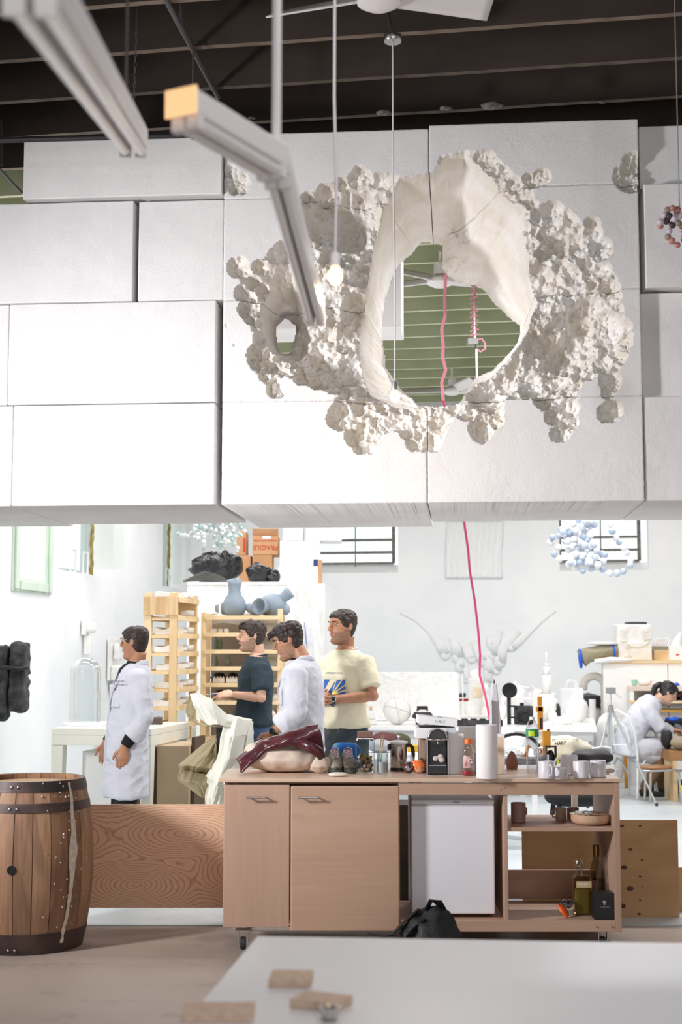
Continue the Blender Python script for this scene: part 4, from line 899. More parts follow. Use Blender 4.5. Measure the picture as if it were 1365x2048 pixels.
# print on the cream shirt: laid on the chest surface
def chest(x, z, e=.004):
    rx = np.interp(z, [.9, 1.08, 1.2, 1.32, 1.4], [.19, .176, .178, .186, .19]); ry = np.interp(z, [.9, 1.08, 1.2, 1.32, 1.4], [.142, .150, .140, .136, .126]); return V((x, -ry * math.sqrt(max(.05, 1 - (x / rx) ** 2)) - e - .010, z)) + of4(z)
mb = mat('print_blue', (52, 96, 176), .8, rgb2=(60, 110, 190), scale=30); mo = mat('print_orange', (232, 178, 92), .8); my = mat('print_yellow', (236, 214, 120), .8); mdb = mat('print_navy', (52, 62, 140), .8)
def cloth_patch(poly_fn, name, m, e, nx=12, nz=12): q = M(); q.grid(lambda x, y: chest(*poly_fn(x, y), e), nx, nz); return q.build(name, m, m4, smooth=True)
cloth_patch(lambda x, y: (-.085 + .185 * x + .0 * y, 1.200 + .105 * y), 'print_field', mb, .006)
cloth_patch(lambda x, y: (-.015 + .115 * x, 1.155 + .048 * y), 'print_sand', mo, .0062)
cloth_patch(lambda x, y: (-.09 + .05 * x + .075 * y, 1.205 + .10 * y), 'print_trunk', mat('print_pale', (226, 214, 178), .8), .0066)
for a, w_ in ((.30, .004), (.62, .004), (.95, .004), (1.25, .003)):
    cloth_patch(lambda x, y, a=a, w_=w_: (.0 + (.10 * y + .01) * math.cos(a) / max(math.cos(a), math.sin(a) * .95) - (x - .5) * w_ * math.sin(a) * 2, 1.203 + (.10 * y) * math.sin(a) / max(math.cos(a), math.sin(a) * .95) * .98 + (x - .5) * w_ * 2 * math.cos(a)), 'print_ray', my, .0068, 3, 8)
cloth_patch(lambda x, y: (-.09 + .12 * y + .004 * math.sin(y * 30), 1.178 - .055 * y + (x - .5) * .02), 'print_wave', mdb, .0068, 4, 12)
def surf_text(s, m, x0, z0, size, fn=None, par=None):
    """small lettering wrapped to the chest"""
    cu = bpy.data.curves.new('t', 'FONT'); cu.body = s; cu.size = size; o = bpy.data.objects.new('lettering', cu); COL.objects.link(o); dg = bpy.context.evaluated_depsgraph_get(); me = bpy.data.meshes.new_from_object(o.evaluated_get(dg)); bpy.data.objects.remove(o)
    o = bpy.data.objects.new('lettering', me); COL.objects.link(o); me.materials.append(m)
    for v in me.vertices: v.co = (fn or chest)(x0 + v.co.x, z0 + v.co.y, .0065)
    o.parent = par or m4; return o
surf_text('CAMPROOT WAX', mdb, -.07, 1.345, .018)
def coat1(x, z, e):
    rx = np.interp(z, [1.1, 1.32, 1.4], [.19, .200, .204]); ry = np.interp(z, [1.1, 1.32, 1.4], [.144, .144, .134]); return V((x, -ry * math.sqrt(max(.05, 1 - (x / rx) ** 2)) - .024, z)) + of1(z)
surf_text('TIM DOW', m_black, .092, 1.392, .018, coat1, m1); surf_text('STUDIO OF ARTS', m_black, .072, 1.368, .0155, coat1, m1)
# ================================================================= LEFT REAR
def S_(n, D): return n * D / F
mats_w = m_plaster
# pale green frame hung on the left wall
a = on_left(25, 1190, .02); c = on_left(104, 1187, .02); z0 = on_left(62, 1186).z; z1 = z0 + 1.0
fr_ = thing('picture_frame', 'empty pale green wooden frame hanging on the side wall', 'frame', (a.x, a.y, z0), -YAW + PI / 2)
L_ = (c - a).length; mg = wood('pale_green_wood', (206, 222, 206), (196, 214, 198), 'z', ring=3, fine=.3)
for x0, x1, za, zb_, nm in ((0, .16, 0, z1 - z0, 'stile'), (L_ - .16, L_, 0, z1 - z0, 'stile'), (.16, L_ - .16, 0, .14, 'rail'), (.16, L_ - .16, z1 - z0 - .14, z1 - z0, 'rail')):
    b = M(); b.bb((x0, -.0, za), (x1, .055, zb_)); b.bb((x0 + .03 if nm == 'stile' else x0, -.025, za + .02), (x1 - .04 if nm == 'stile' else x1, .0, zb_ - .03)); b.build(nm, mg, fr_, bevel=.006)
# eroded dark wall sculpture at the picture edge
D = 13.2; m_char = mat('charcoal_ash', (72, 72, 74), .85, rgb2=(34, 34, 36), scale=9, detail=8, bump=1, bscale=30, bdist=.02, lo=.4, hi=.6)
p = P(10, 1425, D); ds = thing('eroded_wall_sculpture', 'dark grey eroded box-like sculpture mounted at the side wall', 'sculpture', (p.x, D, p.z)); ds.scale = (1.18, 1.18, 1.18)
def erode(o, amp, sc, seed=0):
    v = verts_np(o)
    for i in range(len(v)):
        q = Vector(v[i]); n = noise.noise_vector(q * sc + Vector((seed, 0, 0))); h = noise.noise(q * sc * .5 + Vector((seed, 3, 0)))
        v[i] = q + n * amp * (1 + 2 * max(0, h) * 1.2) - (q * 0)
    set_verts(o, v)
for x0, x1, zt, zb2 in ((-.20, .0, .515, -.06), (.02, .145, .54, .0)):
    b = M(); b.bb((x0, -.0, zb2), (x1, .2, zt)); o = b.build('eroded_slab', m_char, ds, bevel=.02); remesh(o, .012); erode(o, .016, 16, x0)
for zt in (.34,):
    b = M(); b.tube([(-.15, -.03, zt), (.0, -.05, zt + .01), (.12, -.03, zt), (.165, .0, zt + .008)], .018, 10); b.build('cross_bar', m_black, ds, smooth=True)
b = M(); b.bb((-.75, .1, .1), (-.1, .16, .16)); b.build('wall_bracket', m_black, ds)
# small white reliefs on the left wall
def wallpiece(name, label, px, py, w, h, parts, cat='relief'):
    q = on_left(px, py, .012); t = thing(name, label, cat, q, -YAW + PI / 2)
    for nm, lo, hi, bev, er in parts:
        b = M(); b.bb(lo, hi); o = b.build(nm, m_plaster, t, bevel=bev)
        if er: remesh(o, .012); erode(o, er, 20, px)
    return t
wallpiece('plaster_relief', 'small white plaster cast of a lumpy clover shape high on the side wall', 166, 1270, 0, 0, (('backplate', (-.07, -.05, 0), (.07, 0, .17), .01, 0), ('lump', (-.03, -.13, .02), (.11, -.04, .14), .03, .012), ('stem', (0, -.09, -.22), (.07, -.01, .0), .01, 0)))
wallpiece('payphone_relief', 'white plaster cast of a box with a funnel mounted beside the glass dome', 222, 1361, 0, 0, (('backplate', (-.16, -.03, 0), (.24, 0, .50), .01, 0), ('lower_box', (-.12, -.13, .0), (.22, -.03, .18), .02, .005), ('handset', (-.05, -.12, .24), (.06, -.03, .44), .03, .008), ('foot_block', (-.08, -.05, -.16), (.1, 0, -.03), .02, .008)))
# white table with glass dome
TD = 10.65; TZ_ = PZ(200, 1457, 1).z; tz = P(200, 1456, TD).z; x0 = P(103, 1456, TD).x; x1 = P(308, 1456, TD).x; tl = thing('white_table', 'white square-legged display table carrying the glass dome', 'table', (x0, TD, 0), -YAW)
w_ = (x1 - x0) / math.cos(YAW); dp = 1.05; m_lac = mat('cream_white_lacquer', (240, 240, 226), .35)
b = M(); b.bb((0, 0, tz - .05), (w_, dp, tz)); b.build('tabletop', m_lac, tl, bevel=.004)
for nm, lo, hi in (('apron', (0, 0, tz - .125), (w_, .03, tz - .051)), ('apron', (w_ - .03, .031, tz - .125), (w_, dp, tz - .051)), ('apron', (0, .031, tz - .125), (.03, dp, tz - .051))):
    b = M(); b.bb(lo, hi); b.build(nm, m_lac, tl, bevel=.002)
for x, y in ((.045, .045), (w_ - .045, .045), (.045, dp - .045), (w_ - .045, dp - .045)):
    b = M(); b.box((x, y, (tz - .127) / 2), (.065, .065, tz - .127), taper=1.4); b.build('leg', m_lac, tl, bevel=.002)
T2W = tl.matrix_basis
def on_table(x, y, z=0): return T2W @ Vector((x, y, tz + z))
gd = thing('glass_dome', 'tall clear glass dome on a white disc standing on the white table', 'bell jar', Vector((P(170, 1450, 11.05).x, 11.05, tz + .001))); R = .118
b = M(); b.lathe([(.165, 0), (.17, .008), (.165, .018), (.15, .022), (0, .022)], n=40); b.build('base', m_whitel, gd, smooth=True)
b = M(); prof = [(R, .023), (R, .40)] + [(R * math.cos(t), .40 + R * math.sin(t)) for t in [PI / 2 * i / 12 for i in range(1, 12)]] + [(.004, .40 + R)]
b.lathe(prof, n=40, caps=False); b.build('dome', glass('dome_glass', (246, 249, 249), .35), gd, smooth='all')
t = thing('paper_sheet', 'loose white sheet lying on the display table by the dome', 'paper', on_table(.55, .14, .001)); b = M(); b.box((0, 0, 0), (.12, .09, .001), rz=.3); b.build('sheet', m_paper, t)
t = thing('open_box', 'small box with dark opening between dome and man in lab coat', 'box', on_table(.40, .72, .001)); b = M(); b.bb((0, 0, 0), (.065, .08, .075)); b.build('body', m_whitel, t, bevel=.003); b = M(); b.bb((.006, -.002, .004), (.059, .0, .068)); b.build('opening', mat('box_inside', (92, 74, 56), .9), t)
t = thing('white_cylinder', 'white plaster cylinder beside the small open box', 'cylinder', on_table(.50, .72, .001)); b = M(); b.cyl((0, 0, 0), (0, 0, .10), .04, n=24); b.build('body', m_plaster, t, smooth=True, bevel=.004)
m_brick = mat('brown_cast_stone', (112, 98, 88), .9, rgb2=(86, 74, 66), scale=20, bump=.8)
t = thing('cast_camera', 'eroded brown cast of a camera lying on the display table edge', 'cast', on_table(w_ - .20, .62)); b = M(); b.bb((-.09, -.05, 0), (.09, .05, .055)); b.cyl((-.04, -.06, .03), (-.04, -.04, .03), .022); o = b.build('body', m_brick, t); remesh(o, .006); erode(o, .004, 30)
b = M(); b.bb((-.03, -.03, .05), (.02, .02, .066)); b.build('prism', m_brick, t, bevel=.003)
# cardboard boxes and white crate under the table
t = thing('cardboard_sheet', 'tall brown cardboard box standing under the right half of the display table', 'box', T2W @ Vector((w_ - .015, .25, .0)), -YAW); t.location.z = .006; b = M(); b.bb((.0, -.05, 0), (.245, .5, tz - .14)); b.build('body', mat('greyish_cardboard', (196, 176, 146), .85, rgb2=(186, 164, 134), scale=3), t, bevel=.004); b = M(); b.bb((.25, -.0, 0), (.275, .3, tz - .08)); b.build('dark_board', mat('dark_board', (92, 74, 54), .8), t)
t = thing('white_post', 'white painted upright post beside the cardboard box', 'post', P(384, 1600, 10.9) * 1); t.location.z = .006; b = M(); b.bb((-.01, 0, 0), (.025, .04, tz - .01)); b.build('post', m_lac, t)
t = thing('white_crate', 'white painted crate pushed under the display table', 'crate', T2W @ Vector((.13, .32, 0))); t.rotation_euler[2] = -YAW; t.location.z = .006; b = M(); b.bb((0, 0, .02), (.27, .5, .80)); b.build('body', m_whitel, t, bevel=.004); b = M(); b.bb((0, 0, 0), (.27, .5, .018)); b.build('plinth', m_rubber, t)
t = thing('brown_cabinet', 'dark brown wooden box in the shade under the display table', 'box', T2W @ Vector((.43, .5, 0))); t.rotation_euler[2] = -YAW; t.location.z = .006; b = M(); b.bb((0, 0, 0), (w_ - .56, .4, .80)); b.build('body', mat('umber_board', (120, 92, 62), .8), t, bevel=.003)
# ---- pine rack with plaster slabs
m_pw = m_pine; RD = 11.9; rx0 = P(288, 1300, RD).x; rz1 = P(300, 1187, RD).z; rk = thing('pine_rack', 'tall narrow pine drying rack stacked with plaster slabs beside the wall', 'rack', (rx0, RD, .006), -YAW); RW = S_(68, RD); RDP = .66; RM_ = rk.matrix_basis
for x, y in ((.03, 0), (RW - .035, 0), (.03, RDP - .04), (RW - .035, RDP - .04)):
    b = M(); b.bb((x - .032, y, 0), (x + .032, y + .038, rz1)); b.build('post', m_pinez, rk, bevel=.002)
b = M(); b.bb((-.005, -.014, rz1 - .03 - S_(37, RD)), (RW + .005, -.001, rz1 - S_(8, RD))); b.build('plywood_gusset', wood('gusset_ply', (226, 196, 150), (206, 168, 118), 'z', ring=9), rk)
b = M(); b.bb((0.065, RDP - .03, rz1 - .17), (RW - .07, RDP - .02, rz1 - .02)); b.build('plywood_gusset', m_pine, rk)
zsh = [P(320, y, RD).z for y in (1199, 1235.5, 1271, 1307, 1343, 1379, 1415, 1451, 1487, 1523)]
for k, z in enumerate(zsh):
    if k: b = M(); b.bb((.065, .0, z - .028), (RW - .068, .02, z - .010)); b.build('cross_rail', m_pine, rk)
    b = M(); b.bb((RW - .003, .01, z - .030), (RW + .015, RDP - .01, z + .012)); b.build('side_rail', m_pine, rk, bevel=.001)
    b = M(); b.bb((.002, .01, z - .030), (.02, RDP - .01, z + .012)); b.build('side_rail', m_pine, rk, bevel=.001)
    b = M(); b.bb((.022, .02, z - .009), (RW - .02, RDP - .03, z)); b.build('tray', m_pine, rk)
m_slab = mat('plaster_slab', (240, 236, 228), .85, rgb2=(232, 227, 217), scale=9, bump=.3)
b = M(); b.grid(lambda x, y: (.10 + (RW - .19) * x + (.012 * math.sin(y * 8)), .0 + .16 * y, .040 + .006 * math.sin(x * 5 + y * 3)), 8, 8); 
def slab(z, k, y0, ln):
    s = thing('plaster_slab', 'curved white plaster slab on the ' + ['topmost', 'second', 'third', 'fourth', 'fifth', 'sixth', 'seventh'][k] + ' tray of the pine rack', 'slab', RM_ @ Vector((RW / 2 + .018 + .012 * math.sin(k * 2), y0, z)), -YAW, 'plaster slabs on the pine rack trays')
    q = M(); n = 8
    q.grid(lambda x, y: (-.075 + .16 * x, ln * y, .050 + .008 * math.sin(x * 6 + k) + .01 * abs(2 * x - 1)), n, n); m = len(q.v); q.grid(lambda x, y: (-.075 + .16 * x, ln * y, .001), n, n)
    e = [i for i in range(n)] + [j * n + n - 1 for j in range(1, n)] + [n * n - 1 - i for i in range(1, n)] + [j * n for j in range(n - 2, 0, -1)]
    for i in range(len(e)): a_, b_ = e[i], e[(i + 1) % len(e)]; q.f.append((a_, b_, b_ + m, a_ + m)); q.fm.append(0)
    o = q.build('slab', m_slab, s, bevel=.004)
    for i in range(3): w = M(); w.ball((-.05 + .05 * i, ln + .06, .028), (.045, .07, .027), 12, m=0); w.build('roll', m_plaster, s, smooth=True)
for k, z in enumerate(zsh[:7]):
    if k != 1: slab(z, k, .02 + .01 * (k % 3), .34)
    s = thing('folded_cloth', 'rolled white cloth bundle on the ' + ['topmost', 'second', 'third', 'fourth', 'fifth', 'sixth', 'seventh'][k] + ' tray, seen through the rack side', 'cloth', RM_ @ Vector((RW - .075, .53, z)), -YAW, 'white cloth bundles seen through the rack side')
    for i in range(2):
        q = M(); q.tube([(-.02, -.06 + .08 * i, .036), (.04, -.055 + .08 * i, .04), (.062, -.05 + .08 * i, .036)], .032, 10); q.build('roll', m_plaster, s, smooth=True)
# ---- wide pine shelf
SD = 12.5; sx0 = P(402, 1300, SD).x; sw = S_(163, SD); sz1 = P(480, 1226, SD).z; sh = thing('pine_shelf', 'wide open pine shelf behind the man in dark t-shirt', 'shelf', (sx0, SD, .006), 0); SDP = .45
for x in (0, sw - .045):
    for y in (0, SDP - .04):
        b = M(); b.bb((x, y, 0), (x + .045, y + .04, sz1 + (.03 if x > 0 else 0))); b.build('post', m_pinez, sh, bevel=.002)
ssz = []
for py in (1236, 1270, 1304, 1338, 1371, 1406, 1440, 1480, 1520):
    z = P(480, py, SD).z; ssz.append(z); b = M(); b.bb((.03, -.018, z - .020), (sw - .02, -.001, z + .016)); b.build('front_rail', m_pine, sh, bevel=.001); b = M(); b.bb((.046, .0, z - .004), (sw - .046, SDP - .04, z + .012)); b.build('shelf_board', m_pine, sh)
b = M(); b.grid(lambda x, y: (.05 + (sw - .1) * x, SDP + .012 + .012 * math.sin(9 * x) * math.sin(5 * y), .3 + (sz1 - .3) * y), 24, 24); b.build('plastic_curtain', mat('grey_plastic_sheet', (172, 168, 160), .35, rgb2=(186, 182, 174), scale=5), sh, smooth=True)
def on_shelf(px, k, y=.10): return Vector((P(px, 1300, SD).x, SD + y, ssz[k] + .0185))
for px, wd_ in ((427, 'leftmost'), (439, 'middle'), (451, 'rightmost')):
    t = thing('clay_cup', wd_ + ' of the three small white clay cups on the pine shelf', 'cup', on_shelf(px, 1), 0, 'three white cups on the pine shelf'); b = M(); b.lathe([(.014, 0), (.021, .004), (.023, .02), (.021, .036), (.018, .036), (.018, .01), (0, .008)], n=18); b.build('bowl', m_whitel, t, smooth=True); b = M(); b.ball((.0, 0, .0385), (.014, .014, .003), 10); b.build('rim_fill', m_plaster, t)
m_teal = mat('grey_green_glaze', (130, 146, 138), .5, rgb2=(104, 122, 116), scale=14)
for i, (px, k, r, h) in enumerate(((427, 2, .028, .115), (436, 2, .026, .10), (428, 3, .022, .10), (452, 3, .03, .09), (541, 6, .04, .06), (462, 6, .05, .05))):
    t = thing('stone_vase', ('dark grey-green vase at the left end of the third shelf', 'second grey-green vase right of the first on the third shelf', 'slim clear-grey bottle in the fourth shelf', 'squat dark jar near the fourth shelf rail', 'pale vessel at the right end of a low shelf', 'low teal bowl on the lowest visible shelf')[i], 'vase', on_shelf(px, k, .2)); b = M(); b.lathe([(r * .7, 0), (r, h * .3), (r * .95, h * .6), (r * .6, h * .85), (r * .55, h)], n=18); b.build('body', m_teal if i not in (4,) else m_plaster, t, smooth=True)
def cast_row(px0, px1, k, label, n, m, y=.06):
    for i in range(n):
        t = thing('foam_tray', (('left ' if i == 0 else 'right ') if n > 1 else '') + label, 'tray', on_shelf(px0 + (px1 - px0) * (i + .5) / n, k, y), 0, label + ' (row)'); w = S_((px1 - px0) / n * .9, SD)
        b = M(); b.bb((-w / 2, 0, 0), (w / 2, .22, .045)); b.build('body', m, t, bevel=.012)
        for j in range(4): b = M(); b.ball((-w / 2 + w * (j + .5) / 4, .03, .046), (w * .1, .03, .016), 8); b.build('knob', m, t, smooth=True)
cast_row(424, 476, 4, 'white knobbly cast tray on the pine shelf by the phone', 2, m_plaster); cast_row(433, 470, 5, 'white cast tray on the shelf below the phone', 2, m_plaster); cast_row(541, 553, 5, 'white cast tray behind the dark t-shirt', 1, m_plaster)
for px, k, w, l in ((432, 4, .14, 'black folded tarp at the left of the tray shelf'), (440, 5, .16, 'black bundle under the white trays'), (463, 4, .10, 'black pouch beside the tray')):
    t = thing('black_bundle', l, 'bundle', on_shelf(px, k, .27)); b = M(); b.ball((0, 0, .045), (w / 2, .08, .045), 16); o = b.build('body', m_black, t, smooth=True); erode(o, .01, 20, px)
# candle and vases on top
tz2 = P(480, 1231, SD).z
t = thing('candlestick', 'white candle standing in a flat dish on the pine shelf top', 'candle', Vector((P(438, 1200, SD).x, SD + .12, ssz[0] + .0185))); b = M(); b.lathe([(.055, 0), (.06, .008), (.03, .014), (.012, .02), (.01, .05), (.012, .055)], n=24); b.build('dish', m_plaster, t, smooth=True); b = M(); b.cyl((0, 0, .055), (0, 0, .145), .0105, n=14); b.build('candle', m_whitel, t, smooth=True)
m_bluegrey = mat('grey_blue_ceramic', (146, 160, 172), .55, rgb2=(128, 144, 158), scale=4, bump=.1)
def vase(label, px, py, D, parts):
    t = thing('biomorphic_vase', label, 'vase', Vector((P(px, py, D).x, D, ssz[0] + .0185)));
    for nm, fn in parts: b = M(); fn(b); b.build(nm, m_bluegrey, t, smooth='all')
    return t
q = lambda px, py, c: ((px - c) * SD / F, 0, (1229 - py) * SD / F)
def v1(b): b.lathe([(.03, .003), (.08, .012), (.105, .06), (.108, .10), (.09, .15), (.062, .19), (.052, .23), (.058, .28), (.068, .31), (.060, .315), (.045, .28), (.04, .2)], n=32)
def v1b(b):
    for s in (-1, 1): b.lathe([(.02, 0), (.036, .03), (.033, .045), (.022, .03)], c=(s * .024, 0, .285), n=20, ax=(s * .25, 0, 1))
def v1c(b): b.lathe([(.055, .0), (.06, .02), (.045, .09), (.03, .12), (.018, .1)], c=(-.05, .02, .075), n=24, ax=(-1, .2, -.05))
vase('tall grey-blue gourd vase with twin necks on the pine shelf top', 469, 1229, SD + .16, (('belly', v1), ('spout', v1b), ('side_spout', v1c)))
def v2(b): b.lathe([(.03, .003), (.085, .015), (.118, .07), (.118, .12), (.085, .18), (.03, .205), (.0, .207)], c=(.02, .02, 0), n=32)
def v2b(b): b.lathe([(.05, .0), (.045, .06), (.052, .11), (.056, .14), (.044, .145), (.03, .1)], c=(.07, .02, .13), n=24, ax=(.75, 0, .62))
def v2c(b): b.lathe([(.03, .0), (.045, .05), (.072, .12), (.074, .14), (.066, .14), (.040, .08), (.0, .05)], c=(-.02, -.04, .07), n=28, ax=(-.55, -.85, .12))
def v2d(b): b.lathe([(.02, -.0), (.055, .04), (.060, .09), (.04, .14), (.015, .17)], c=(-.06, -.01, .05), n=24, ax=(-1, -.1, .22))
def v2e(b): b.lathe([(.045, .0), (.055, .05), (.03, .08), (.0, .085)], c=(.09, .03, .06), n=20, ax=(1, .1, .1))
vase('fat grey-blue vessel lying with open trumpet mouths on the pine shelf top', 541, 1229, SD + .18, (('belly', v2), ('neck', v2b), ('mouth', v2c), ('arm', v2d), ('side_spout', v2e)))
# ---- storage loft in the corner, boxes and bags on it
m_sheet = mat('white_dust_sheet', (242, 243, 241), .6, rgb2=(234, 236, 232), scale=3, bump=.6, bscale=7, bdist=.03)
LD = 14.6; lx0 = P(374, 1200, LD).x; lx1 = P(642, 1200, LD).x; lz = P(450, 1164, LD).z; lf = thing('storage_loft', 'white sheet-covered storage platform behind the pine shelves', 'platform', (lx0, LD, .006), -YAW * .4); lw = lx1 - lx0
b = M(); b.grid(lambda x, y: (lw * x, .01 + .02 * noise.noise(Vector((x * 6, y * 2, 0))) + .012 * noise.noise(Vector((x * 19, y * 6, 4))), lz * y - .03), 60, 40); b.build('front_sheet', m_sheet, lf, smooth=True)
b = M(); b.bb((0, .05, .0), (lw, 2.4, lz - .04)); b.build('platform_body', m_white, lf); b = M(); b.bb((0, .0, lz - .038), (lw, 2.4, lz - .006)); b.build('platform_top', m_whitel, lf)
lt = lz
def bag(label, px0, px1, pyt, D, seed, m, flat=1.0):
    pa = P((px0 + px1) / 2, 1160, D); w = S_(px1 - px0, D); h = P(600, pyt, D).z - lt; t = thing('garbage_bag', label, 'bag', (pa.x, D, lt + .003)); b = M(); b.ball((0, 0, h * .47), (w * .5, w * .36, h * .53), 48); o = b.build('bag', m, t, smooth=True); v = verts_np(o)
    for i in range(len(v)):
        q_ = Vector(v[i]); n_ = abs(noise.noise(q_ * 7 + Vector((seed, 0, 0)))); n2 = noise.noise(q_ * 3 + Vector((seed, 8, 0))); n3 = abs(noise.noise(q_ * 17 + Vector((seed, 0, 3)))); s_ = 1 - .30 * n_ + .35 * n2 - .10 * n3; v[i] = Vector((q_.x * s_, q_.y * s_, max(0, (q_.z) * (1 - .25 * n_ + .12 * n2 - .1 * n3))))
    set_verts(o, v); return t, w, h
m_gbag = mat('black_bin_liner', (16, 17, 20), .22, bump=.9, bscale=22, bdist=.02, rgb2=(22, 24, 28), scale=5)
bag('large shiny black garbage bag on the storage platform under the bead cluster', 382, 488, 1098, 15.2, 3, m_gbag); t, w, h = bag('smaller black garbage bag with a tied knot on the storage platform', 494, 546, 1122, 14.95, 9, m_gbag); b = M(); b.ball((w * .52, 0, h * .30), (.075, .07, h * .30), 20); o = b.build('knot', m_gbag, t, smooth=True); erode(o, .03, 18, 2)
t = thing('folded_tarp', 'dark grey ribbed rubber mat folded on the platform edge', 'mat', (P(412, 1163, 14.8).x, 14.8, lt + .003));
for i in range(6): b = M(); b.tube([(-.22 + .03 * i, -.12, .012 + .014 * i), (0, -.14, .03 + .014 * i), (.26 - .03 * i, -.10, .012 + .014 * i)], [(.016, .01)] * 3, 8); b.build('fold', mat('dark_green_rubber', (70, 72, 66), .6), t, smooth=True)
def boxthing(label, px0, px1, py0, py1, D, dep, m, name='cardboard_box', cat='box', rz=0, tape=None):
    a_ = P(px0, py1, D); c_ = P(px1, py0, D); w = c_.x - a_.x; h = c_.z - a_.z; t = thing(name, label, cat, ((a_.x + c_.x) / 2, D, a_.z), rz); b = M(); b.bb((-w / 2, 0, 0), (w / 2, dep, h)); b.build('body', m, t, bevel=.004)
    if tape: b = M(); b.bb((-w / 2 - .001, -.002, h * .55), (w / 2 + .001, -.0, h * .62)); b.build('tape', mat('brown_tape', (206, 176, 130), .3), t)
    return t, w, h
zb1 = lt + .003
m_red = mat('red_print', (190, 56, 44), .7)
t, w, h = boxthing('brown cardboard box with red upside-down lettering on top of another box', 505, 557, 1072, 1109.6, 15.6, .45, m_card)
text('FRAGILE', 'lettering', (.0, -.003, h * .40), (PI / 2, PI, 0), .075, m_red, t); text('HANDLE WITH CARE', 'lettering', (.0, -.003, h * .76), (PI / 2, PI, 0), .027, m_red, t)
b = M(); b.bb((-.03, -.003, h * .86), (.06, -.001, h * 1.0)); b.build('label', m_paper, t)
for x0, x1, ry in ((-w / 2, 0, .5), (0, w / 2, -.5)): b = M(); b.box((x0 * .5 + x1 * .5, .02, h + .04), (w / 2, .006, .09), rx=.4); b.build('flap', m_card, t)
bt, _, _ = boxthing('brown cardboard box under the red-lettered one', 505, 545, 1110, 1164.5, 15.6, .42, mat('darker_cardboard', (180, 136, 94), .85)); 
b1_, w, h = boxthing('tall brown cardboard box with red side print left of the lettered box', 474, 493, 1062, 1110, 15.75, .4, m_card); b = M(); b.bb((.02, -.003, .03), (.04, -.001, h * .7)); b.build('red_stripe', m_red, b1_)
boxthing('plain brown cardboard box supporting the red-striped one', 478, 502, 1110.3, 1164.5, 15.7, .4, m_card)
for i, (x0_, x1_, y0_, y1_, D_, lb) in enumerate(((560, 640, 1082, 1134, 15.3, 'wide white foam carton on the platform stack'), (556, 636, 1134.5, 1163, 15.2, 'flat white carton at the bottom of the white stack'), (612, 684, 1050, 1081.5, 15.45, 'grey-white foam sheet high on the stack by the window'), (566, 606, 1050, 1081, 15.5, 'white foam cube on top of the white stack'))):
    boxthing(lb, x0_, x1_, y0_, y1_, D_, .5, m_foam if i % 2 == 0 else m_white, 'white_carton', 'carton')
t, w, h = boxthing('small box with a dark blue square on the white stack end', 626, 639, 1115, 1134, 15.25, .04, m_whitel, 'blue_label_box'); b = M(); b.bb((-w * .4, -.003, .01), (w * .4, -.001, h * .8)); b.build('blue_label', mat('navy', (34, 54, 120), .6), t)
t, w, h = boxthing('narrow brown board leaning at the end of the white stack', 636, 645, 1120, 1172, 14.5, .05, m_card, 'brown_board', 'board')
# tall white draped pile under the stack, right of the vases
t = thing('draped_pile', 'tall pile covered with a crumpled white plastic sheet beside the shelf', 'covered pile', (P(572, 1200, 14.0).x, 14.0, .006)); wd = S_(76, 14.0); hh = P(600, 1168, 14.0).z
b = M(); b.grid(lambda x, y: (wd * x + .015 * math.sin(y * 9), .03 * noise.noise(Vector((x * 5, y * 6, 2))) + .02 * noise.noise(Vector((x * 14, y * 14, 5))) + .0, hh * y), 40, 60); b.build('sheet', m_sheet, t, smooth=True); b = M(); b.bb((.02, .06, 0), (wd - .02, .5, hh - .01)); b.build('core', m_whitel, t)
# white fabric strips and blue tape by the shelf
t = thing('blue_strap', 'blue strap hanging behind the head of the man in lab coat', 'strap', P(612, 1283, 13.96)); t.scale = (1.16, 1, 1.16); b = M(); b.tube([(-.01, 0, .16), (.0, 0, .06), (.012, 0, -.05)], [(.012, .003), (.014, .003), (.01, .003)], 8); b.build('strap', mat('cobalt_strap', (60, 90, 200), .5), t)
b = M(); b.cyl((-.01, -.012, .155), (-.01, .05, .155), .006, n=8); b.build('peg', m_chrome, t)
# ---- cloth-draped sculpture (cast fabric) behind the panel
m_clothw = mat('stiff_white_cloth', (236, 238, 226), .8, rgb2=(228, 230, 216), scale=4); m_clotht = mat('stiff_taupe_cloth', (168, 156, 124), .75, rgb2=(154, 142, 110), scale=4)
CDp = 9.35
def cl(px, py, dy=0): p_ = P(px, py, CDp); return Vector((p_.x - cx0, dy, p_.z))
cx0 = P(430, 1500, CDp).x; cs = thing('draped_cloth_sculpture', 'stiffened cloth sculpture with a white draped back and taupe jagged folds', 'sculpture', (cx0, CDp, 0))
def surf(rows, name, m, sub=2, th=.006, amp=.012, fr=9):
    """rows: lists of (px, py, dy); lofted, subdivided and folded"""
    nr = len(rows); A = [[cl(*p_) for p_ in r] for r in rows]; nc = len(A[0]); q = M()
    def smp(u, v):
        x = u * (nc - 1); y = v * (nr - 1); i = min(int(x), nc - 2); j = min(int(y), nr - 2); fx = x - i; fy = y - j; fx = fx * fx * (3 - 2 * fx); fy = fy * fy * (3 - 2 * fy)
        p_ = A[j][i].lerp(A[j][i + 1], fx).lerp(A[j + 1][i].lerp(A[j + 1][i + 1], fx), fy); return p_ + Vector((.3, 1, .2)) * amp * noise.noise(Vector((u * fr, v * fr * .45, nr * 1.7)))
    q.grid(smp, 46, 46); return q.build(name, m, cs, smooth='all', solid=th)
surf([[(380, 1388, 0), (398, 1386, -.05), (425, 1398, -.05), (452, 1428, -.02), (502, 1441, .12)], [(388, 1410, -.03), (405, 1412, -.12), (430, 1420, -.12), (455, 1440, -.08), (503, 1450, .1)], [(405, 1440, -.05), (425, 1448, -.15), (440, 1446, -.15), (455, 1452, -.1), (500, 1456, .1)]], 'white_fold', m_clothw)
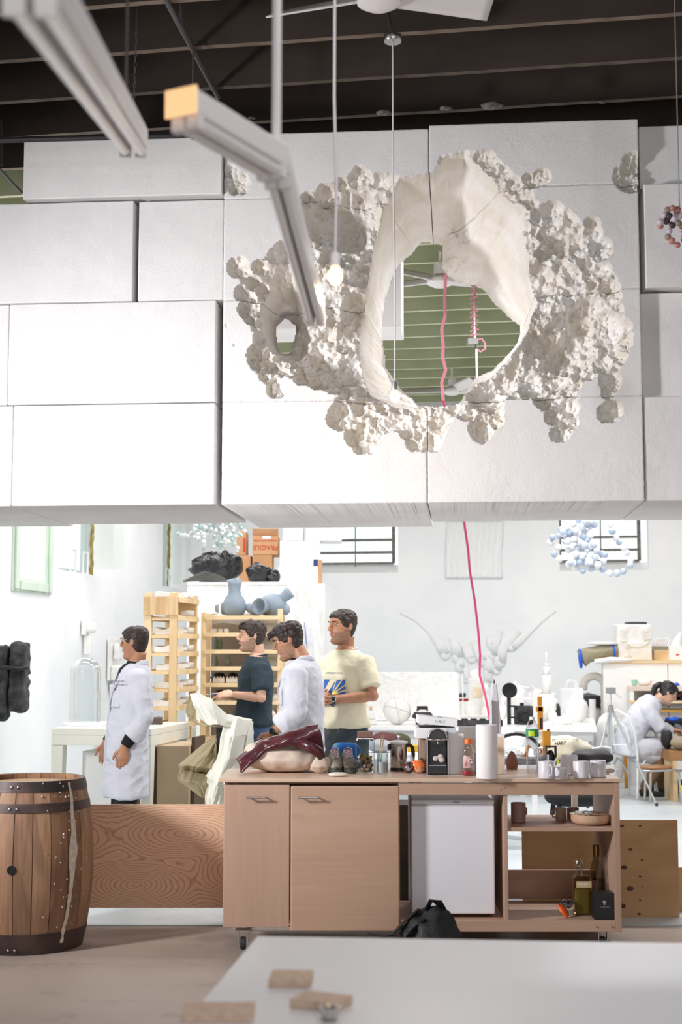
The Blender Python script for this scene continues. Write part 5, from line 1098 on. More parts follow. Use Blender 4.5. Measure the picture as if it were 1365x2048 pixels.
surf([[(380, 1390, .0), (372, 1424, .02), (378, 1436, .0), (395, 1448, -.04)], [(395, 1408, -.03), (385, 1436, -.02), (402, 1450, -.06), (440, 1452, -.08)]], 'taupe_edge', m_clotht)
surf([[(452, 1440, -.05), (475, 1436, -.02), (500, 1442, .08), (504, 1446, .12)], [(446, 1470, -.1), (470, 1470, -.12), (495, 1470, .0), (506, 1470, .1)], [(435, 1520, -.1), (460, 1515, -.16), (490, 1510, -.05), (508, 1510, .08)], [(412, 1552, -.05), (440, 1568, -.12), (480, 1560, -.1), (505, 1550, .05)]], 'white_back', m_clothw, amp=.03)
surf([[(433, 1470, -.02), (434, 1480, -.06), (436, 1490, -.08)], [(405, 1490, .0), (420, 1505, -.10), (434, 1515, -.05)], [(357, 1530, .02), (395, 1530, -.10), (430, 1535, -.08)], [(362, 1538, -.0), (390, 1545, .04), (422, 1550, .02)], [(355, 1562, .02), (385, 1560, -.08), (416, 1568, -.06)], [(400, 1592, .0), (408, 1594, -.04), (411, 1590, -.02)]], 'taupe_folds', m_clotht, amp=.03)
surf([[(418, 1555, -.05), (440, 1565, -.08), (455, 1570, 0)], [(412, 1590, -.02), (430, 1600, -.06), (455, 1600, 0)], [(414, 1640, -.02), (430, 1650, -.06), (455, 1650, 0)], [(410, 1744 + 20, .0), (430, 1760, -.04), (455, 1750, 0)]], 'lower_sheet', m_clothw, amp=.02)
b = M(); p1 = cl(438, 1455, .06); b.beam((p1.x, .06, .006), (p1.x, .06, p1.z), .04, .03); b.build('inner_post', m_black, cs)
b = M(); b.bb((p1.x - .16, -.1, .006), (p1.x + .2, .25, .03)); b.build('base_plate', m_black, cs)
# ================================================================= ON THE COUNTER
def on_ct(px, py): return PZ(px, py, ZT + .0005)
def blob(b, pts, seg=16):
    for c, r in pts: b.ball(c, r, seg)
def cushion(w, d, h, n=60, ex=2.6):
    q = M(); q.ball((0, 0, h / 2), (w / 2, d / 2, h / 2), n); out = []
    for v in q.v:
        x, y, z = v[0] / (w / 2), v[1] / (d / 2), (v[2] - h / 2) / (h / 2); L = (abs(x) ** ex + abs(y) ** ex + abs(z) ** ex) ** (1 / ex); k = math.sqrt(x * x + y * y + z * z) / max(L, 1e-6); out.append((v[0] * k, v[1] * k, (v[2] - h / 2) * k + h / 2))
    q.v = out; return q
# cream canvas bag
c = on_ct(566, 1549); t = thing('canvas_bag', 'plump cream canvas sack lying on the left end of the counter', 'bag', (c.x, c.y + .20, ZT + .001)); w = S_(170, 7.75)
q = cushion(w, .36, .185, 96); q.v = [(x - .0, y, z * (1 - .28 * max(0, x / (w / 2)) ** 1.3 + .0 * y)) for x, y, z in q.v]; o = q.build('sack', m_cream, t, smooth=True); v = verts_np(o)
for i in range(len(v)):
    p = Vector(v[i]); f = abs(noise.noise(Vector((p.x * 9, p.y * 9, p.z * 14)))); g = noise.noise(p * 4); rt = max(0, p.x / (w / 2) - .3); k = 1 - .15 * f + .06 * g - .10 * rt * abs(noise.noise(Vector((p.x * 6, p.y * 20, p.z * 30)))); v[i] = (p.x * k, p.y * k, max(0.0, p.z * (1 - .16 * f + .08 * g)))
set_verts(o, v)
b = M(); b.ball((w * .43, -.09, .045), (.065, .07, .048), 36); o = b.build('gathered_mouth', m_cream, t, smooth=True); crumple_ = [noise.noise(Vector((v_[1] * 60, v_[2] * 60, 0))) for v_ in o.data.vertices and [tuple(q_.co) for q_ in o.data.vertices]]
for v_, k_ in zip(o.data.vertices, crumple_): v_.co.y += .012 * k_; v_.co.z = max(0, v_.co.z + .010 * k_)
# maroon leather over it
m_maroon = mat('maroon_leather', (84, 30, 38), .32, rgb2=(62, 22, 30), scale=6, bump=.7, bscale=18, bdist=.01)
t = thing('leather_jacket', 'dark maroon leather jacket draped over the canvas sack', 'jacket', (c.x, c.y + .2, ZT + .001)); B_ = lambda px, py, y=0.0: Vector((P(px, 1500, 7.85).x - c.x, y, P(px, py, 7.85).z - ZT))
rows = [[B_(472, 1523, -.10), B_(520, 1488, -.10), B_(565, 1472, -.12), B_(600, 1462, -.14), B_(635, 1456, -.10)], [B_(478, 1534, -.16), B_(528, 1494, -.16), B_(570, 1481, -.19), B_(610, 1474, -.21), B_(641, 1468, -.17)], [B_(481, 1542, -.17), B_(530, 1499, -.17), B_(575, 1485, -.21), B_(612, 1488, -.23), B_(647, 1500, -.2)], [B_(484, 1543, -.165), B_(532, 1501, -.16), B_(582, 1490, -.20), B_(625, 1502, -.225), B_(641, 1516, -.22)]]
def lof(rows, u, v):
    nr, nc = len(rows), len(rows[0]); x = u * (nc - 1); y = v * (nr - 1); i = min(int(x), nc - 2); j = min(int(y), nr - 2); fx, fy = x - i, y - j
    return rows[j][i].lerp(rows[j][i + 1], fx).lerp(rows[j + 1][i].lerp(rows[j + 1][i + 1], fx), fy)
b = M(); b.grid(lambda u, v_: lof(rows, u, v_) + Vector((0, -.5, 1)) * (.012 * math.sin(7 * v_ + 5 * u) * math.sin(PI * v_) + .008 * noise.noise(Vector((u * 9, v_ * 5, 0)))), 50, 30); b.build('body', m_maroon, t, smooth='all', solid=.02)
b = M(); b.grid(lambda u, v_: lof([[r.copy() + Vector((0, .12, 0)) for r in rows[0]], rows[0]], u, v_) + Vector((0, 0, .006 * math.sin(9 * u))), 40, 8); b.build('back', m_maroon, t, smooth='all', solid=.015)
b = M(); b.tube([B_(600, 1486, -.24), B_(622, 1494, -.25), B_(640, 1505, -.25), B_(645, 1516, -.24)], [(.012, .018), (.02, .03), (.022, .028), (.012, .02)], 12); b.build('sleeve_end', m_maroon, t, smooth='all')
# sneakers
m_sg = mat('sneaker_camo', (88, 86, 74), .7, rgb2=(40, 44, 36), scale=30, lo=.45, hi=.55); m_st = mat('sneaker_toe', (150, 142, 128), .7, rgb2=(122, 116, 100), scale=20)
def sneaker(px, py, rz, lab):
    p = on_ct(px, py); t = thing('sneaker', lab, 'shoe', (p.x, 8.06, ZT + .001), rz, 'pair of sneakers on the counter')
    b = M(); b.tube([(0, -.155, .014), (0, -.13, .014), (0, -.06, .014), (0, .04, .014), (0, .12, .014), (0, .135, .014)], [(.02, .013), (.038, .014), (.046, .014), (.036, .014), (.034, .014), (.02, .012)], 18, upv=(0, 0, 1)); b.build('sole', m_sg, t, smooth='all')
    b = M(); b.tube([(0, -.148, .026), (0, -.12, .034), (0, -.06, .045), (0, .0, .055), (0, .08, .062), (0, .128, .062)], [(.02, .012), (.036, .022), (.042, .034), (.035, .044), (.033, .050), (.022, .04)], 20, upv=(0, 0, 1)); b.build('upper', m_st, t, smooth='all')
    b = M(); b.tube([(0, -.15, .02), (0, -.12, .026), (0, -.075, .032)], [(.022, .014), (.039, .022), (.044, .028)], 18, upv=(0, 0, 1)); b.build('toe_guard', m_sg, t, smooth='all')
    b = M(); b.tube([(0, -.055, .074), (0, -.02, .095), (0, .02, .112)], [(.018, .006), (.022, .008), (.026, .008)], 12, upv=(0, 0, 1)); b.build('tongue', mat('tongue_grey', (208, 204, 206), .8), t, smooth='all')
    b = M()
    for i in range(5): y = -.055 + .018 * i; z = .080 + .011 * i; b.tube([(-.024, y, z - .006), (0, y - .003, z + .008), (.024, y + .008, z - .003)], .003, 6)
    b.build('laces', mat('pink_white_lace', (206, 130, 150), .7, rgb2=(240, 232, 234), scale=60, lo=.45, hi=.55), t, smooth=True)
sneaker(670, 1546, .06, 'left grey sneaker with camouflage toe beside the canvas sack'); sneaker(697, 1547, .12, 'right grey sneaker with camouflage toe beside the glass jar')
p = on_ct(692, 1530); t = thing('blue_pouch', 'bright blue patterned fabric pouch behind the sneakers', 'pouch', (p.x, 8.275, ZT + .001)); q = cushion(.17, .09, .15, 32); o = q.build('pouch', mat('blue_print_fabric', (30, 108, 190), .6, rgb2=(96, 130, 150), scale=22, lo=.58, hi=.62), t, smooth=True); erode(o, .010, 14, 1)
p = on_ct(677, 1554); t = thing('soap_bar', 'smooth oval off-white soap bar near the counter edge', 'soap', (p.x, p.y + .03, ZT + .001)); q = cushion(.105, .055, .022, 24); q.build('bar', mat('soap', (226, 216, 206), .5), t, smooth=True); t.rotation_euler[2] = .1
# square glass jar with capsules
m_gl = glass('jar_glass', (238, 244, 246), .32); p = on_ct(731, 1548); t = thing('glass_jar', 'square glass jar with a brown lid holding coffee capsules', 'jar', (p.x, p.y + .06, ZT + .001)); H_ = .185; r = .052
b = M(); b.bb((-r, -r, 0), (r, r, H_)); b.build('glass', m_gl, t, bevel=.010, seg=3)
b = M(); b.bb((-r * .86, -r * .86, H_ + .001), (r * .86, r * .86, H_ + .008)); b.build('rim', m_chrome, t, bevel=.003)
b = M(); b.bb((-r * .80, -r * .80, H_ + .0085), (r * .80, r * .80, H_ + .042)); b.build('lid', mat('brown_lid', (120, 88, 78), .5), t, bevel=.003)
cols = [(176, 144, 96), (120, 96, 66), (196, 190, 186), (146, 112, 72), (90, 74, 56), (210, 206, 204)]; rr = random.Random(3)
for i in range(26):
    lay = i // 7; x = rr.uniform(-.032, .032); y = rr.uniform(-.034, .03); z = .017 + .022 * lay
    ca = thing('coffee_capsule', 'coffee capsule heaped inside the square glass jar', 'capsule', t.location + Vector((x, y, z)), rr.uniform(0, 6), 'coffee capsules in the square glass jar'); ca.rotation_euler[0] = rr.uniform(-1.3, 1.3)
    b = M(); b.lathe([(.0085, -.011), (.011, -.009), (.0145, .009), (.0165, .0095), (.0165, .011), (0, .0115)], n=14); b.build('shell', mat('capsule_%d' % (i % 6), cols[i % 6], .35, metal=.5), ca, smooth=True)
# tall thin stirrers behind the jar
p = on_ct(758, 1530)
tg = thing('tumbler', 'small clear tumbler with pale contents right of the square jar', 'glass', (on_ct(766, 1548).x, on_ct(766, 1548).y + .035, ZT + .001)); b = M(); b.lathe([(.026, 0), (.030, .004), (.031, .11), (.028, .11), (.027, .006), (0, .005)], n=24); b.build('glass', m_gl, tg, smooth=True); b = M(); b.lathe([(0, .006), (.0265, .006), (.0265, .062), (0, .062)], n=20); b.build('contents', mat('pale_pink_cream', (222, 208, 206), .6), tg, smooth=True)
for i, px in enumerate((756, 759)):
    a_ = PZ(px - 2, 1535, ZT); t = thing('wooden_stirrer', ('left' if i == 0 else 'right') + ' of two thin wooden sticks leaning behind the tumbler', 'stick', (a_.x, 8.0, ZT + .001), 0, 'wooden sticks behind the tumbler'); b = M(); b.beam((0, 0, 0.003), (.020 + .004 * i, .02, .205), .006, .003); b.build('stick', m_pine, t)
# steel french press
p = on_ct(799, 1543); t = thing('french_press', 'steel french press with black handle on the counter', 'coffee press', (p.x, p.y + .055, ZT + .001)); m_st2 = mat('polished_steel', (214, 214, 216), .08, metal=1)
b = M(); b.lathe([(.046, 0), (.050, .004), (.050, .016), (.047, .018)], n=32); b.build('base', m_black, t, smooth=True)
b = M(); b.lathe([(.047, .0185), (.048, .02), (.048, .145), (.049, .15), (.0, .15)], n=36); b.build('body', m_st2, t, smooth=True)
b = M(); b.lathe([(.050, .151), (.051, .156), (.050, .163), (.03, .168), (0, .169)], n=32); b.build('lid', m_whitep, t, smooth=True); b = M(); b.cyl((0, 0, .169), (0, 0, .185), .004); b.ball((0, 0, .19), .009, 12); b.build('knob', m_chrome, t, smooth=True)
b = M(); b.tube([(.046, 0, .140), (.064, 0, .142), (.078, 0, .128), (.082, 0, .09), (.078, 0, .052), (.062, 0, .040), (.048, 0, .042)], [(.008, .011)] * 7, 10); b.build('handle', m_black, t, smooth='all'); b = M(); b.ball((-.053, 0, .132), (.012, .012, .018), 10); b.build('spout', m_black, t, smooth=True)
# crumpled snack bag
def crumple(o, a, s, sd):
    v = verts_np(o)
    for i in range(len(v)): p_ = Vector(v[i]); v[i] = p_ * (1 - a * abs(noise.noise(p_ * s + Vector((sd, 0, 0)))) * 2 + a * .6)
    set_verts(o, v)
p = on_ct(830, 1548); t = thing('snack_bag', 'crumpled orange and brown snack packet beside the coffee machine', 'packet', (p.x, p.y + .05, ZT + .001))
for nm, x, y, z, rx_, m_ in (('orange_part', .022, 0, .035, (.045, .03, .034), mat('orange_foil', (236, 116, 44), .25, rgb2=(240, 190, 160), scale=30, lo=.5, hi=.6)), ('brown_part', -.030, -.01, .030, (.030, .028, .030), mat('brown_foil', (74, 44, 40), .25, rgb2=(150, 140, 150), scale=40, lo=.55, hi=.65)), ('clear_part', -.02, .02, .06, (.022, .02, .034), mat('clear_foil', (206, 208, 214), .15, rgb2=(180, 182, 190), scale=20)), ('tail', .06, .01, .028, (.024, .014, .02), mat('maroon_foil', (130, 40, 34), .3))):
    b = M(); b.ball((x, y, z), rx_, 20); o = b.build(nm, m_, t, smooth=True); crumple(o, .18, 45, x * 50)
# coffee machine
p = on_ct(877, 1551); t = thing('coffee_machine', 'black and silver capsule coffee machine in the middle of the counter', 'coffee machine', (p.x, p.y + .02, ZT + .002)); w = .113; h_ = .245
b = M(); b.bb((-w / 2 + .006, .02, 0), (w / 2 - .006, .21, .19)); b.build('body', m_black, t, bevel=.008)
b = M(); b.bb((-w / 2 + .004, .0, .0), (w / 2 - .004, .06, .055)); b.build('capsule_drawer', mat('smoke_black', (22, 20, 24), .12), t, bevel=.006)
for s in (-1, 1): b = M(); b.bb((s * w / 2 - .004, .005, .0), (s * w / 2 + .004, .2, .188)); b.build('side_panel', m_chrome, t, bevel=.003)
b = M(); b.lathe([(.0, -.0), (.044, 0), (.046, .004), (.046, .19), (0, .19)], c=(0, .012, .196), n=32, ax=(0, 1, 0)); b.build('head', mat('gloss_black', (12, 12, 14), .06), t, smooth=True)
b = M(); b.tube([(.050 * math.cos(a_), .03, .196 + .050 * math.sin(a_)) for a_ in [PI * i / 16 for i in range(17)]], [(.006, .03)] * 17, 10, upv=(0, 1, 0)); b.build('head_shell', m_chrome, t, smooth='all')
b = M(); b.tube([(-.062, .03, .192), (-.058, .0, .190), (0, -.014, .188), (.058, .0, .190), (.062, .03, .192)], .0048, 10); b.cyl((0, -.012, .18), (0, -.012, .165), .005); b.build('lever', m_st2, t, smooth='all')
b = M(); b.bb((.056, .05, .17), (.062, .18, .26)); b.build('water_tank_edge', glass('tank', (236, 240, 244), .4), t, bevel=.003)
for i, (x, z) in enumerate(((-.012, .088), (.014, .098), (.02, .080))): b = M(); b.ball((x, -.001, z - .0), (.016, .006, .014), 14); b.build('drip_capsule', mat('capsule_pale', (200, 190, 186), .4), t, smooth=True)
# crumpled paper under it
p = on_ct(870, 1552); t = thing('paper_napkin', 'crumpled thin paper napkin lying under the coffee machine', 'napkin', (p.x + .03, p.y + .03, ZT + .0005)); b = M(); b.grid(lambda x, y: (-.13 + .26 * x, -.035 + .02 * y + .004 * math.sin(x * 30), .001 + .004 * abs(noise.noise(Vector((x * 9, y * 9, 0))))), 24, 6); b.build('sheet', m_paper, t, smooth=True)
# white box stack behind
t = thing('cardboard_carton', 'brown carton under the white boxes behind the french press', 'carton', (P(875, 1500, 8.0).x, 8.0, ZT + .001)); bw = S_(78, 7.98); z_a = P(870, 1477, 7.95).z - ZT
b = M(); b.bb((-bw / 2 + .012, 0, 0), (bw / 2 - .01, .2, z_a)); b.build('body', mat('tan_carton', (170, 142, 122), .8), t, bevel=.002)
t = thing('white_box', 'lower open white box behind the coffee machine', 'box', (P(872, 1500, 7.95).x, 7.93, ZT + z_a + .002)); z_b = P(870, 1456, 7.95).z - ZT - z_a
b = M(); b.bb((-bw / 2, 0, 0), (bw / 2, .22, z_b)); b.build('body', m_paper, t, bevel=.002); b = M(); b.bb((-bw / 2 + .02, .0, z_b + .0005), (bw / 2 - .005, .2, z_b + .006)); b.build('dark_contents', m_black, t)
t2_ = thing('white_box', 'upper white flat box with thin printed marks tilted on the lower box', 'box', (P(876, 1500, 7.95).x, 7.93, ZT + z_a + z_b + .01)); b = M(); b.box((0, .11, .018 + .009), (bw, .22, .042), ry=.09); b.build('body', m_paper, t2_, bevel=.002)
b = M()
for x in (-.045, .012): b.box((x, -.0007 + .0, .052 - x * .09), (.022, .004, .002), ry=.09)
b.build('slot', m_black, t2_); text('D-ILLT', 'marks', (.012, -.001, .026), (PI / 2, .09, 0), .020, mat('grey_print', (176, 176, 184), .7), t2_)
# yellow sugar box
p = on_ct(916, 1547); t = thing('sugar_box', 'yellow and white sugar carton with blue lettering right of the coffee machine', 'carton', (p.x, p.y + .03, ZT + .001), -.06); w = .056; h_ = .177
b = M(); b.bb((-w / 2, 0, 0), (w / 2, .05, h_)); b.build('body', mat('yellow_carton', (232, 204, 44), .6), t, bevel=.002); b = M(); b.bb((-w / 2 - .0005, -.001, h_ * .76), (w / 2 + .0005, .05, h_ + .001)); b.build('upper_band', mat('cream_band', (236, 226, 214), .6), t, bevel=.001)
text('Domino', 'lettering', (0, -.0016, h_ * .885), (PI / 2, 0, 0), .0155, mat('navy_print', (60, 50, 120), .6), t); text('SUGAR', 'lettering', (0, -.0016, h_ * .835), (PI / 2, 0, 0), .008, mat('navy_print', (60, 50, 120), .6), t)
b = M(); b.bb((-w / 2, -.0012, h_ * .735), (w / 2, .0, h_ * .745)); b.build('rule', mat('red_brown', (150, 80, 60), .6), t)
for k in range(4): b = M(); b.bb((-w * .38, -.0012, h_ * (.64 - .09 * k)), (w * .38, .0, h_ * (.70 - .09 * k))); b.build('text_block', mat('pale_block', (214, 196, 150), .6), t)
# sports drink bottle
p = on_ct(938, 1552); t = thing('drink_bottle', 'clear sports drink bottle with orange cap and a little red drink', 'bottle', (p.x, p.y + .036, ZT + .001)); m_pet = glass('clear_pet', (240, 240, 242), .30)
b = M(); b.lathe([(.028, 0), (.034, .004), (.0345, .05), (.032, .056), (.0345, .062), (.0345, .105), (.031, .112), (.034, .12), (.033, .135), (.022, .16), (.0165, .170), (.0165, .176)], n=28, caps=False); b.build('bottle', m_pet, t, smooth='all')
b = M(); b.lathe([(0, .003), (.031, .003), (.033, .006), (.033, .024), (0, .024)], n=26); b.build('red_drink', mat('red_drink', (190, 22, 52), .15), t, smooth=True)
b = M(); b.lathe([(.0185, .170), (.0185, .193), (.017, .195), (0, .195)], n=28); b.build('cap', mat('orange_cap', (244, 112, 30), .4), t, smooth=True)
b = M(); b.grid(lambda x, y: (.0350 * math.sin(-.9 + 1.8 * x), -.0350 * math.cos(-.9 + 1.8 * x), .042 + .062 * y), 16, 4); b.build('label', mat('pink_label', (196, 150, 150), .5, rgb2=(214, 190, 190), scale=20), t, smooth=True)
text('G', 'logo', (.008, -.0366, .077), (PI / 2, 0, 0), .036, mat('white_print', (244, 244, 244), .5), t); b = M(); b.prism([(-.022, .05), (-.016, .05), (-.008, .088)], -.0368, -.0358); b.build('bolt_mark', m_red, t)
# paper towel roll
p = on_ct(977, 1559); t = thing('paper_towel_roll', 'tall white paper towel roll at the counter edge', 'paper towel', (p.x, p.y + .056, ZT + .001)); m_tow = mat('paper_towel', (244, 238, 240), .9, bump=.5, bscale=160, bdist=.001)
b = M(); b.lathe([(.020, 0), (.056, .001), (.057, .004), (.057, .278), (.055, .281), (.020, .280), (.020, 0)], n=48, caps=False); b.build('roll', m_tow, t, smooth=True); b = M(); b.lathe([(.0195, .001), (.0195, .278), (.018, .278), (.018, .001), (.0195, .001)], n=24, caps=False); b.build('core', m_card, t, smooth=True)
b = M(); b.grid(lambda x, y: ((.0585 + .002 * x) * math.cos(-1.2 + .5 * x), (.0585 + .002 * x) * math.sin(-1.2 + .5 * x), .002 + .276 * y), 8, 3); b.build('loose_sheet', m_tow, t, smooth=True)
# papers and picture cards standing behind
def card(label, px0, px1, py0, py1, D, m, name='paper_board', th=.004, rz=0, lean=0.0):
    x0 = P(px0, 1500, D).x; x1 = P(px1, 1500, D).x; z1 = P(px0, py0, D).z; t = thing(name, label, 'board', ((x0 + x1) / 2, D, ZT + .001), rz); b = M(); b.box((0, lean / 2, (z1 - ZT) / 2), ((x1 - x0), th, z1 - ZT), rx=-lean); b.build('sheet', m, t); return t
card('white board standing behind the sugar carton', 898, 928, 1468, 1545, 7.88, m_paper); card('wide white card behind the orange-capped bottle', 918, 956, 1454, 1545, 8.05, m_paper)
card('pale peach picture card behind the paper towel roll', 925, 953, 1477, 1545, 7.98, mat('peach_print', (236, 206, 184), .7, rgb2=(240, 226, 214), scale=8)); card('white framed picture card right of the paper towel roll', 992, 1010, 1468, 1545, 7.93, m_paper, lean=.0)
card('peach print standing against the white card right of the towel roll', 996, 1008, 1474, 1545, 7.90, mat('peach_print2', (226, 196, 164), .7, rgb2=(240, 226, 208), scale=10)); card('slate blue board edge beside the drink bottle', 950, 956, 1506, 1548, 7.84, mat('slate', (110, 130, 142), .7))
p = on_ct(1002, 1548); t = thing('paper_slip', 'small white paper slip on the counter right of the towel roll', 'paper', (p.x, p.y, ZT + .001)); b = M(); b.box((0, 0, .001), (.05, .06, .001), rz=.4); b.build('sheet', m_paper, t)
# clay cone
p = on_ct(1026, 1539); t = thing('clay_egg', 'reddish brown pointed clay egg on the counter', 'egg', (p.x, p.y + .03, ZT + .001)); b = M(); b.lathe([(.030, 0), (.0335, .02), (.033, .045), (.024, .075), (.012, .094), (0, .104)], n=28); b.build('egg', mat('terracotta_clay', (150, 98, 78), .7, rgb2=(136, 88, 70), scale=12), t, smooth=True)
# water bottle
p = on_ct(1068, 1549); t = thing('water_bottle', 'ribbed clear plastic water bottle with a green label', 'bottle', (p.x, p.y + .036, ZT + .001)); pr = [(.028, 0), (.033, .004)]
for i in range(11): pr += [(.0345, .012 + .0155 * i), (.0315, .020 + .0155 * i)]
pr += [(.0345, .19), (.0355, .20), (.0355, .243), (.034, .25), (.026, .275), (.016, .292), (.0125, .296), (.0125, .305)]
b = M(); b.lathe(pr, n=30, caps=False); b.build('bottle', m_pet, t, smooth='all'); b = M(); b.lathe([(.0145, .292), (.0145, .309), (0, .310)], n=20); b.build('cap', m_whitep, t, smooth=True)
b = M(); b.lathe([(.0360, .202), (.0360, .242)], n=30, caps=False); b.build('label', mat('green_label', (54, 138, 92), .5, rgb2=(70, 150, 110), scale=10), t, smooth='all'); b = M(); b.grid(lambda x, y: (.0366 * math.sin(-.75 + 1.0 * x), -.0366 * math.cos(-.75 + 1.0 * x), .207 + .026 * y), 8, 3); b.build('yellow_patch', mat('lime_patch', (196, 222, 40), .5), t, smooth=True)
# mugs
m_mug = mat('white_glaze_mug', (226, 220, 226), .25, coat=.3)
def mug(label, px, py, r, h, hang, glassy=False):
    p = on_ct(px, py); t = thing('mug', label, 'mug', (p.x, p.y + r, ZT + .001), hang, 'white mugs at the right end of the counter'); b = M()
    b.lathe([(r * .9, 0), (r, .004), (r, h - .002), (r * .97, h), (r * .92, h - .002), (r * .90, .008), (0, .006)], n=32); b.build('cup', m_mug, t, smooth=True)
    b = M(); b.tube([(r * .96, 0, h * .80), (r + h * .16, 0, h * .82), (r + h * .30, 0, h * .62), (r + h * .28, 0, h * .36), (r + h * .14, 0, h * .2), (r * .96, 0, h * .22)], [(.0045, .006)] * 6, 10); b.build('handle', m_mug, t, smooth='all'); return t
mug('white mug nearest the water bottle, handle towards the viewer', 1096, 1559, .0415, .092, -PI / 2 + .3); mug('tiny white espresso mug with its handle on the right', 1121, 1559, .0275, .060, .0)
mug('tall white mug behind the others with its handle on the left', 1147, 1553, .046, .104, PI - .2).location.y += .09; mug('white mug in front right of the espresso mug, handle hidden behind', 1166, 1558, .0425, .090, PI / 2)
mug('rightmost white mug at the counter end with handle to the left', 1200, 1556, .0425, .090, PI + .7)
p = on_ct(1092, 1545); t = thing('clear_tumbler', 'clear glass tumbler just behind the first white mug', 'glass', (p.x, p.y + .11, ZT + .001)); b = M(); b.lathe([(.034, 0), (.036, .09), (.034, .09), (.033, .005), (0, .004)], n=26); b.build('glass', m_gl, t, smooth=True)
p = on_ct(1226, 1548); t = thing('napkin', 'small crumpled pinkish paper at the far right counter end', 'napkin', (p.x - .01, p.y + .05, ZT + .001)); b = M(); b.ball((0, 0, .012), (.032, .022, .012), 16); o = b.build('paper', mat('pink_paper', (214, 190, 184), .8), t, smooth=True); crumple(o, .2, 50, 3)
t = thing('glass_stopper', 'little clear glass stopper between the mugs', 'stopper', (on_ct(1139, 1558).x, on_ct(1139, 1558).y + .01, ZT + .001)); b = M(); b.lathe([(.012, 0), (.013, .006), (.006, .012), (.010, .02), (.006, .028), (0, .03)], n=16); b.build('stopper', m_gl, t, smooth=True)
# under-counter shelf
zsf = Z_(1656) + .0005; zbt = Z_(1842) + .0005
def us(px, y, z): return Vector((P(px, 1600, CD + y).x, CD + y, z))
t = thing('pink_mug', 'dusky pink mug on the upper shelf under the counter', 'mug', us(1037, .25, zsf)); b = M(); b.lathe([(.036, 0), (.040, .004), (.040, .105), (.037, .105), (.036, .01), (0, .008)], n=28); b.build('cup', mat('dusky_pink', (176, 140, 132), .5), t, smooth=True); b = M(); b.tube([(.03, .03, .08), (.05, .045, .07), (.05, .045, .04), (.03, .03, .03)], .005, 8); b.build('handle', mat('dusky_pink', (176, 140, 132), .5), t, smooth=True)
t = thing('tan_mug', 'small tan mug with a round handle on the shelf under the counter', 'mug', us(1122, .35, zsf)); mt = mat('tan_glaze', (190, 164, 144), .4); b = M(); b.lathe([(.026, 0), (.029, .004), (.030, .068), (.027, .068), (.026, .008), (0, .006)], n=26); b.build('cup', mt, t, smooth=True); b = M(); b.tube([(-.028, 0, .055), (-.044, 0, .055), (-.050, 0, .036), (-.044, 0, .018), (-.028, 0, .016)], .0045, 8); b.build('handle', mt, t, smooth=True)
t = thing('rose_cup', 'rose brown cup partly behind the wrapped plates', 'cup', us(1146, .42, zsf)); b = M(); b.lathe([(.024, 0), (.034, .004), (.034, .06), (.03, .06), (.028, .01), (0, .008)], n=24); b.build('cup', mat('rose_glaze', (150, 118, 108), .4), t, smooth=True)
t = thing('wrapped_plates', 'stack of paper plates wrapped in shiny clear film on the shelf', 'plate stack', us(1181, .16, zsf)); b = M(); b.lathe([(.07, 0), (.098, .012), (.106, .026), (.106, .056), (.09, .062), (0, .062)], n=48); b.build('plates', mat('kraft_plates', (204, 168, 140), .3, coat=.5), t, smooth=True)
b = M(); b.grid(lambda x, y: ((.02 + .09 * y) * math.cos(2 * PI * x), (.02 + .09 * y) * math.sin(2 * PI * x), .066 + .008 * abs(noise.noise(Vector((math.cos(2 * PI * x) * 3, math.sin(2 * PI * x) * 3, y * 5)))) - .01 * y), 48, 12, closeu=True); b.build('film', glass('film', (240, 240, 240), .55), t, smooth='all')
t = thing('folded_newspaper', 'pale sheet of paper lying under the wrapped plates', 'paper', us(1150, .02, zsf)); b = M(); b.bb((-.02, .0, 0), (.17, .012, .0008)); b.build('sheet', m_paper, t)
m_liq = glass('tequila_glass', (214, 210, 176), .28); m_dk = mat('black_card', (20, 20, 24), .4)
def bottle(label, px, y, prof, sx=1, sy=1, m=m_liq, extra=None):
    t = thing('liquor_bottle', label, 'bottle', us(px, y, zbt), 0, 'bottles on the bottom shelf of the counter'); b = M(); b.lathe(prof, n=28, sx=sx, sy=sy, caps=True); b.build('glass', m, t, smooth=True); return t
t = thing('liquor_bottle', 'square clear liquor bottle with faceted glass stopper and a paper label', 'bottle', us(1164, .14, zbt), 0, 'bottles on the bottom shelf of the counter'); b = M(); b.bb((-.047, 0, 0), (.047, .09, .205)); b.build('glass', m_liq, t, bevel=.012, seg=3); b = M(); b.bb((-.041, .006, .008), (.041, .084, .135)); b.build('liquor', mat('pale_gold_liquor', (150, 132, 78), .15), t, bevel=.008); b = M(); b.lathe([(.022, .206), (.018, .225), (.018, .238), (.024, .24), (.026, .246), (.016, .252), (.026, .268), (.022, .284), (0, .288)], c=(-.012, .045, 0), n=16); b.build('stopper', m_gl, t, smooth=True)
b = M(); b.bb((-.036, -.002, .148), (.046, -.0005, .182)); b.build('label', mat('tan_label', (190, 168, 120), .6), t); text('CORZO', 'lettering', (-.002, -.0028, .166), (PI / 2, 0, 0), .017, m_paper, t)
t = bottle('slim liquor bottle with a gold foil cap at the back of the bottom shelf', 1191, .34, [(.035, 0), (.037, .004), (.037, .20), (.03, .235), (.016, .28), (.0155, .30)]); b = M(); b.lathe([(.0185, .285), (.0185, .345), (.017, .348), (0, .348)], n=20); b.build('foil_cap', mat('gold_foil', (140, 104, 50), .35, metal=.6), t, smooth=True); b = M(); b.lathe([(.0375, .06), (.0375, .16)], n=28, caps=False); b.build('label', mat('maroon_label', (120, 84, 76), .6), t, smooth='all')
